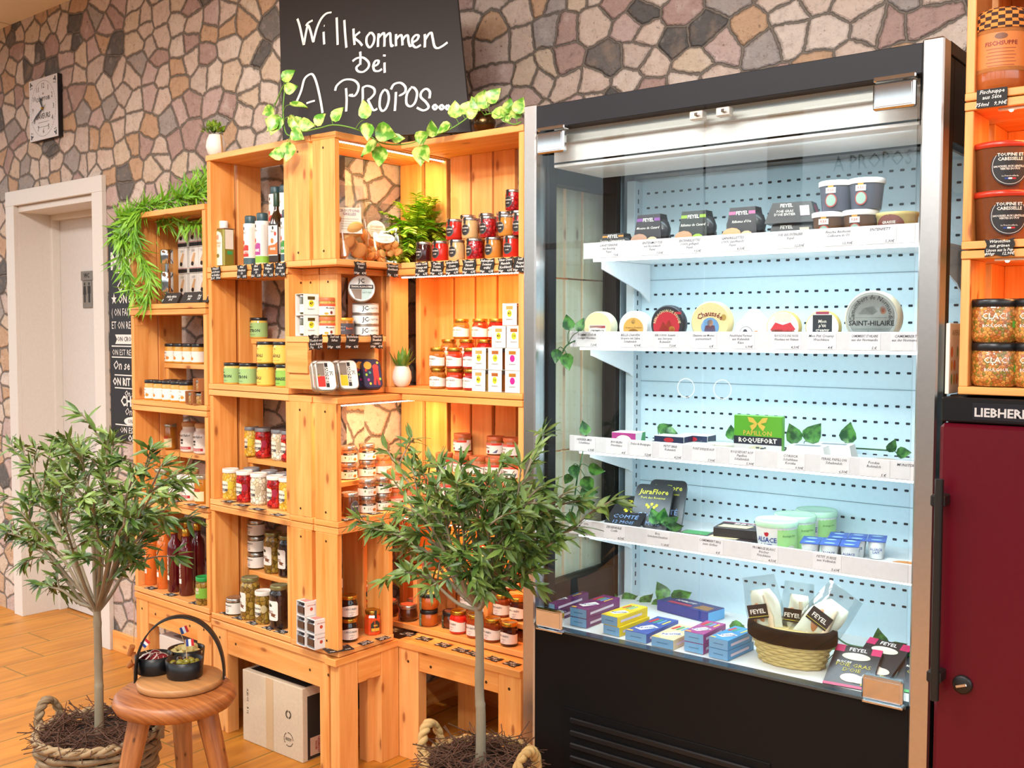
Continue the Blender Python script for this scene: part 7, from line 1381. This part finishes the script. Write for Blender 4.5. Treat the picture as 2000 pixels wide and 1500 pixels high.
# ------------------------------------------------------------------ chalkboard
BL, BR_, TR_ = ony(552, 275, 2.275), ony(919, 257, 2.455), ony(893, 0, 2.50)
TL = onp(545, 0, BL, (BR_ - BL).cross(TR_ - BL))
TL = BL + (TL - BL) * 1.25; TR_ = BR_ + (TR_ - BR_) * 1.25; 
t = thing('chalkboard', 'large black chalkboard with white handwriting leaning above the crates', 'chalkboard'); nb = (BR_ - BL).cross(TL - BL).normalized() * -1
if nb.dot(CAM - BL) > 0: nb = -nb
m = MB(); th = nb * .012; V_ = [BL, BR_, TR_, TL]; m.add(V_ + [v_ + th for v_ in V_], [(0, 1, 2, 3), (7, 6, 5, 4), (0, 4, 5, 1), (1, 5, 6, 2), (2, 6, 7, 3), (3, 7, 4, 0)])
part('board', m, pm('#211c1b', .55), t)
S = [[(165, 148), (185, 210), (212, 338), (218, 336), (232, 260), (248, 200), (268, 245), (288, 325), (296, 300), (318, 220), (350, 150), (390, 108), (432, 98)], [(232, 205), (250, 180), (285, 160)], [(370, 250), (372, 300), (375, 348)], [(372, 203), (378, 203)], [(472, 138), (476, 240), (480, 352)], [(532, 158), (538, 260), (548, 374)], [(603, 225), (606, 290), (612, 352)], [(655, 250), (612, 292), (650, 330), (672, 358)],
     [(735, 258), (708, 290), (706, 340), (730, 372), (758, 340), (766, 290), (745, 258), (722, 262)], [(800, 262), (796, 310), (794, 368)], [(797, 300), (825, 268), (842, 262), (846, 310), (844, 366)], [(845, 300), (872, 268), (890, 264), (893, 320), (900, 362), (916, 352)], [(936, 268), (935, 310), (936, 362)], [(936, 310), (960, 282), (978, 278), (985, 320), (986, 356)], [(986, 316), (1008, 284), (1028, 280), (1034, 330), (1046, 362), (1062, 350)], [(1062, 335), (1100, 312), (1112, 282), (1090, 276), (1064, 305), (1066, 350), (1092, 372), (1130, 352)], [(1160, 268), (1162, 320), (1160, 372)], [(1160, 318), (1190, 270), (1212, 258), (1222, 300), (1236, 362), (1262, 378), (1300, 360), (1338, 332)],
     [(656, 405), (658, 450), (656, 508)], [(596, 480), (630, 456), (680, 452), (722, 490), (718, 530), (680, 562), (640, 558), (626, 530), (650, 505)], [(748, 525), (790, 505), (800, 478), (775, 478), (758, 515), (768, 552), (800, 556), (826, 540)], [(846, 490), (846, 530), (848, 570)], [(834, 434), (855, 436)],
     [(162, 790), (195, 710), (220, 620), (262, 582), (290, 590), (318, 660), (345, 780), (362, 884)], [(236, 808), (270, 796), (302, 788)], [(545, 690), (550, 780), (546, 872)], [(460, 710), (475, 668), (530, 626), (600, 626), (640, 660), (638, 710), (610, 750), (570, 745), (600, 740)], [(675, 690), (676, 770), (670, 850)], [(670, 690), (710, 672), (760, 690), (768, 730), (735, 770), (715, 778)], [(715, 778), (735, 820), (760, 862), (790, 850)],
     [(840, 705), (815, 750), (808, 830), (830, 868), (862, 840), (880, 770), (868, 715), (840, 702)], [(935, 720), (932, 790), (926, 868)], [(896, 700), (920, 660), (970, 648), (1008, 680), (1006, 720), (970, 745), (962, 742)], [(1050, 690), (1020, 740), (1018, 810), (1050, 832), (1085, 800), (1100, 730), (1080, 690), (1050, 682)], [(1196, 770), (1200, 720), (1170, 695), (1135, 720), (1130, 760), (1170, 800), (1190, 840), (1150, 864), (1098, 842)],
     [(1240, 818), (1224, 836), (1240, 856), (1256, 838), (1238, 818)], [(1292, 820), (1276, 838), (1292, 856), (1308, 838), (1290, 820)], [(1338, 822), (1324, 840), (1340, 856), (1354, 840), (1338, 822)]]
nb1 = (BR_ - BL).cross(TR_ - BL).normalized()
if nb1.dot(CAM - BL) < 0: nb1 = -nb1
m = MB()
for st in S:
    pts = [onp(540 + x / 4, y / 4, BL, nb1) + nb1 * .0015 for x, y in st]; Q = bez(pts, 6); vs = []
    for i, q in enumerate(Q):
        d = (Q[min(i + 1, len(Q) - 1)] - Q[max(i - 1, 0)]); d = d.normalized() if d.length > 1e-7 else rt; nn = nb1.cross(d) * (.0030 + .0014 * abs(d.z)); vs += [q + nn, q - nn]
    m.add(vs, [(2 * i, 2 * i + 1, 2 * i + 3, 2 * i + 2) for i in range(len(Q) - 1)])
part('chalk_writing', m, CHALK, t)
# ------------------------------------------------------------------ bread bags in the corner stack
BRD = [pm('#d8914a', .8), pm('#c87a38', .8), pm('#e0a860', .8)]
def bag(label, px, d, w, L, dep, fill, lean, lab, rz=0, z=MT[3], nbread=10, nb_sc=.026):
    p = spot('B', px, z, d); t = thing('bread_bag', label, 'bag', group='clear bags of toast in the corner stack'); t.matrix_world = Matrix.Translation(p + Vector((0, 0, .001))) @ Matrix.Rotation(R(60 + rz), 4, 'Z') @ Matrix.Rotation(R(lean), 4, 'X'); r = random.Random(len(label) * 7)
    m = MB(); n = 12
    for sg in (-1, 1):
        vs = []; fs = []
        for i in range(n):
            for j in range(n):
                u, v = i / (n - 1) * 2 - 1, j / (n - 1); dd = (1 - u * u) ** .5 * (1 - v) ** .7; vs.append((u * w / 2 * (1 - .3 * max(0, v - .5)), sg * (.002 + dep / 2 * dd) + .003 * math.sin(11 * u + 7 * v) * v, .002 + v * L))
        for i in range(n - 1):
            for j in range(n - 1): fs.append((i * n + j, (i + 1) * n + j, (i + 1) * n + j + 1, i * n + j + 1))
        m.add(vs, fs, None, True)
    part('film', m, CLEAR, t)
    for k in range(nbread):
        u, v = r.uniform(-.72, .72), (k + .5) / nbread * fill; a = r.uniform(0, 3); c = (u * w / 2, r.uniform(-.22, .22) * dep, nb_sc * .8 + v * L); q = MB(); rot = Matrix.Rotation(r.uniform(-.7, .7), 3, 'X') @ Matrix.Rotation(r.uniform(-.8, .8), 3, 'Z')
        q.ball(c, nb_sc * r.uniform(.85, 1.1), 12, 6, (1, .42, .95), rot); part('toast', q, BRD[k % 3], t)
    if lab == 'sheet':
        l = part('label', flat_poly(rect(w * .62, L * .36), -dep * .40, 0, L * .5), PAPER, t, (0, 0, 0), (R(-6), 0, 0)); part('lettering', txt('CROUTONS\nGRILLES', .012, .02), pm('#8a6a8a', .6), l, (0, -dep * .40 - .0006, L * .61))
        for k in range(5): part('print', flat_poly(rect(w * .48, .0016), -dep * .40 - .0005, 0, L * (.52 - .035 * k)), pm('#b0a8a4', .6), l)
    else:
        l = part('label', flat_poly(disc(w * .26, L * .15), -dep * .42, 0, L * .55), PAPER, t, (0, 0, 0), (R(-6), 0, 0)); part('lettering', txt('Croutons', .011, .02, .2), pm('#c87a5a', .6), l, (0, -dep * .42 - .0006, L * .6))
        for k in range(3): part('print', flat_poly(rect(w * .3, .0016), -dep * .42 - .0005, 0, L * (.54 - .035 * k)), pm('#b0a8a4', .6), l)
bag('large clear toast bag with white sheet label', 684, .02, .12, .235, .075, .42, -10, 'sheet', nbread=12, nb_sc=.027); bag('clear toast bag with oval label behind the croutons', 735, .1, .12, .2, .06, .45, -6, 'oval', nbread=10)
bag('small clear crouton bag with oval label lying in front', 752, .005, .13, .125, .075, .5, -26, 'oval', nbread=22, nb_sc=.014, rz=-6); bag('narrow clear toast bag showing between the corner slats', 628, .13, .1, .25, .06, .8, 0, 'oval', rz=-30, nbread=14)
# ------------------------------------------------------------------ wine cooler and crates at the right
REDD = pm('#5a0618', .3, 0, 0, .35, .05); t = thing('wine_cooler', 'dark red wine cooler with black top band and bar handle', 'refrigerator', (-.612, 2.19, 0)); part('cooler_body', MB().box(0, .62, .05, .62, .02, 1.27, .004), pm('#1a1314', .5), t)
dd = part('door', MB().box(-.002, .622, 0, .05, .04, 1.215, .008), REDD, t); part('top_band', MB().box(0, .62, .0, .05, 1.218, 1.268, .003), pm('#121113', .25), t); part('display', MB().box(.06, .60, -.002, .001, 1.224, 1.258, .001), pm('#232228', .2), t); part('lettering', txt('LIEBHERR', .024, .03), pm('#c9c6c4', .4), t, (.115, -.0032, 1.239))
gm = part('glass_symbol', MB().lathe([(.011, 0), (.002, .002), (.0018, .016), (.011, .024), (.012, .034), (.009, .042)], 14, sxy=(1, .08)), pm('#b8b8ba', .4), t, (.19, -.003, 1.222))
hn = part('handle', MB().tube([(.012, -.042, .655), (.012, -.042, 1.105)], .0085, 12), pm('#15130f', .4), dd)
for z in (.70, 1.06): part('handle_bracket', MB().box(-.006, .022, -.04, .002, z - .012, z + .012, .003), pm('#15130f', .4), hn)
lk = part('lock', MB().lathe([(.019, 0), (.019, .006), (.015, .008), (0, .008)], 20), pm('#1a1716', .4), dd, (.055, 0, .686), (R(90), 0, 0)); part('key_slot', MB().box(-.011, .011, -.003, .003, .008, .016, .001), CHROME, lk, (0, 0, 0), (0, 0, R(20)))
XW = -.583
for k, (za, h, lb) in enumerate(((1.2725, .29, 'lower'), (1.5635, .293, 'middle'), (1.857, .30, 'upper'))):
    t = crate(f'{lb} pine crate on the wine cooler at the right edge', Matrix.Translation((0, 2.2, 0)), XW, .50, .30, za, h, 'crates on the wine cooler', back=True, led=(.06, .47) if k < 2 else None, nled=9, sw=.12, th=.017)
t = thing('seed_packet', 'tall white packet printed with vegetables beside the right crates', 'packet', (-.6085, 2.215, 1.2725), R(90)); part('packet', MB().box(0, .10, -.004, .004, 0, .145, .001), pm('#ece6da', .5), t); part('lettering', txt('ASPERGES', .016, .01), pm('#a89a7a', .6), t, (.05, -.0046, .125))
for k in range(9): part('print', flat_poly(disc(.004 + .002 * (k % 3), .012, 9), -.0046, .015 + .02 * (k % 4), .03 + .028 * (k // 3)), pm(('#5a9a3a', '#d8a03a', '#d87a4a')[k % 3], .6), t)
def wput(name, proto, px, z, d, label, cat, group, rz=0): return put(name, proto, Matrix.Translation(spot('W', px, z, d) + Vector((0, 0, .0008))) @ Matrix.Rotation(R(rz), 4, 'Z'), label, cat, group)
def mat_check():
    t = NT('gingham_cloth'); c = t.n.new('ShaderNodeTexChecker'); t.l.new(t.map(t.uv(), (26, 140, 1)), c.inputs[0]); c.inputs['Scale'].default_value = 1; c.inputs[1].default_value = lin('#e08a3a'); c.inputs[2].default_value = lin('#3a2018'); return t.done(c.outputs[0], .8)
CHK = mat_check(); WZ = [1.2725 + .018, 1.5635 + .018, 1.857 + .018]
def soup():
    r = .052; p = [('jar_body', MB().lathe([(r * .85, 0), (r * .97, .008), (r, .02), (r, .12), (r * .9, .135)], 30).mesh(), jn('#b8602c'), -1), ('cloth_lid', MB().lathe([(r * 1.04, .118), (r * 1.06, .126), (r * .98, .136), (r * 1.02, .148), (r * .8, .16), (0, .163)], 40).mesh(), CHK, -1), ('label', arc_mesh(r * 1.006, .035, .118, 4.2, 26), pm('#d9803c', .5), 0), ('trim', arc_mesh(r * 1.01, .035, .043, 4.2, 26), CHK, 2), ('trim', arc_mesh(r * 1.01, .11, .118, 4.2, 26), CHK, 2), ('lettering', txt('FISCHSUPPE', .0115, .02, bend=r * 1.016), pm('#8a2418', .5), 2, (0, 0, .088)), ('print', bent_poly(disc(.012, .006), r * 1.012, 0, .102), pm('#7a4a2c', .5), 2)]
    for k in range(6): p.append(('print', bent_poly(rect(.056 - .006 * (k % 2), .0014), r * 1.012, 0, .078 - .0065 * k), pm('#a8502c', .5), 2))
    return p
sp_ = soup(); wput('soup_jar', sp_, 1954, WZ[2], .055, 'fish soup jar with gingham cloth cover, left', 'jar', 'fish soup jars', 12); wput('soup_jar', sp_, 2046, WZ[2], .075, 'fish soup jar with gingham cloth cover, cut by right edge', 'jar', 'fish soup jars')
def lent():
    r = .062; p = [('tub', MB().lathe([(r * .80, 0), (r * .82, .004), (r * .97, .086)], 34).mesh(), jn('#7a4424'), -1), ('lid', MB().lathe([(r * 1.0, .084), (r * 1.03, .087), (r * 1.03, .093), (r * .98, .096), (0, .096)], 34).mesh(), pm('#c0361e', .25), -1)]
    for rr, c, e in ((.036, K1, 1.002), (.0335, pm('#cfcac4', .5), 1.006), (.0325, K1, 1.010)): p.append(('label', bent_poly(disc(rr, rr * 1.06, 30), r * .93 * e, 0, .046), c, 0))
    for s_, size, z, b in (('TOUPINE ET\nCABESSELLE', .0088, .064, .02), ('SAUCISSES AUX LENTILLES\nVERTES DU PUY', .0052, .043, .02), ('La Franchouillarde', .0042, .027, 0)): p.append(('lettering', txt(s_, size, b, bend=r * .955), PAPER, 4, (0, 0, z)))
    for k, c in enumerate((FRB, FRW, FRR)): p.append(('print', bent_poly(rect(.007, .003), r * .945, (k - 1) * .007, .022), c, 4))
    p.append(('side_label', bent_poly(rect(.03, .07), r * .94, .07, .045), pm('#d9c8a8', .6), 0)); return p
lp = lent(); wput('lentil_tub', lp, 1958, WZ[1], .064, 'lower tub of sausages with lentils, black round label', 'tub', 'lentil tubs', 24); wput('lentil_tub', lp, 1958, WZ[1] + .0965, .064, 'upper tub of sausages with lentils, black round label', 'tub', 'lentil tubs', 26)
BUL = mat_cells('bulgur_salad', ['#c9803a', '#d89a4a', '#b0642a', '#8a7a2c'], 160, gap='#5a3a14')
def bul():
    r = .047; return [('jar_body', MB().lathe([(r * .86, 0), (r * .98, .006), (r, .016), (r, .062), (r * .95, .072)], 30).mesh(), BUL, -1), ('lid', MB().lathe([(r * .98, .071), (r * 1.0, .073), (r * 1.0, .084), (r * .96, .087), (0, .087)], 30).mesh(), LIDB, -1), ('lettering', txt('CLAC!', .017, .01, bend=r * 1.006), PAPER, 0, (0, 0, .052), (0, 0, -.1)), ('lettering', txt('BOULGOUR', .0085, .02, bend=r * 1.006), PAPER, 0, (0, 0, .033), (0, 0, -.1)), ('label', bent_poly(rect(.02, .013), r * 1.006, .04, .036), pm('#5aae3a', .5), 0)]
bp = bul(); wput('salad_jar', bp, 1944, WZ[0], .05, 'lower black-lidded jar of bulgur salad, left', 'jar', 'bulgur salad jars', 20); wput('salad_jar', bp, 1944, WZ[0] + .0875, .05, 'upper black-lidded jar of bulgur salad, left', 'jar', 'bulgur salad jars', 16); wput('salad_jar', bp, 2028, WZ[0], .055, 'lower jar of bulgur salad cut by right edge', 'jar', 'bulgur salad jars'); wput('salad_jar', bp, 2028, WZ[0] + .0875, .055, 'upper jar of bulgur salad cut by right edge', 'jar', 'bulgur salad jars')
for px, z, ln, lo, lb, sc_ in ((1937, 1.858, ['Fischsuppe', 'aus Séte'], ('750ml', '9,90€'), 'black price sign under the fish soup jar', False), (1952, 1.565, ['Würstchen', 'mit grünen', 'Linsen aus le Puy'], ('400gr', '12,90€'), 'black scalloped price sign under the lentil tubs', True)):
    price(lb, Matrix.Translation(spot('W', px, z, -.006)), .056, .036, ln, sc_, low=lo)
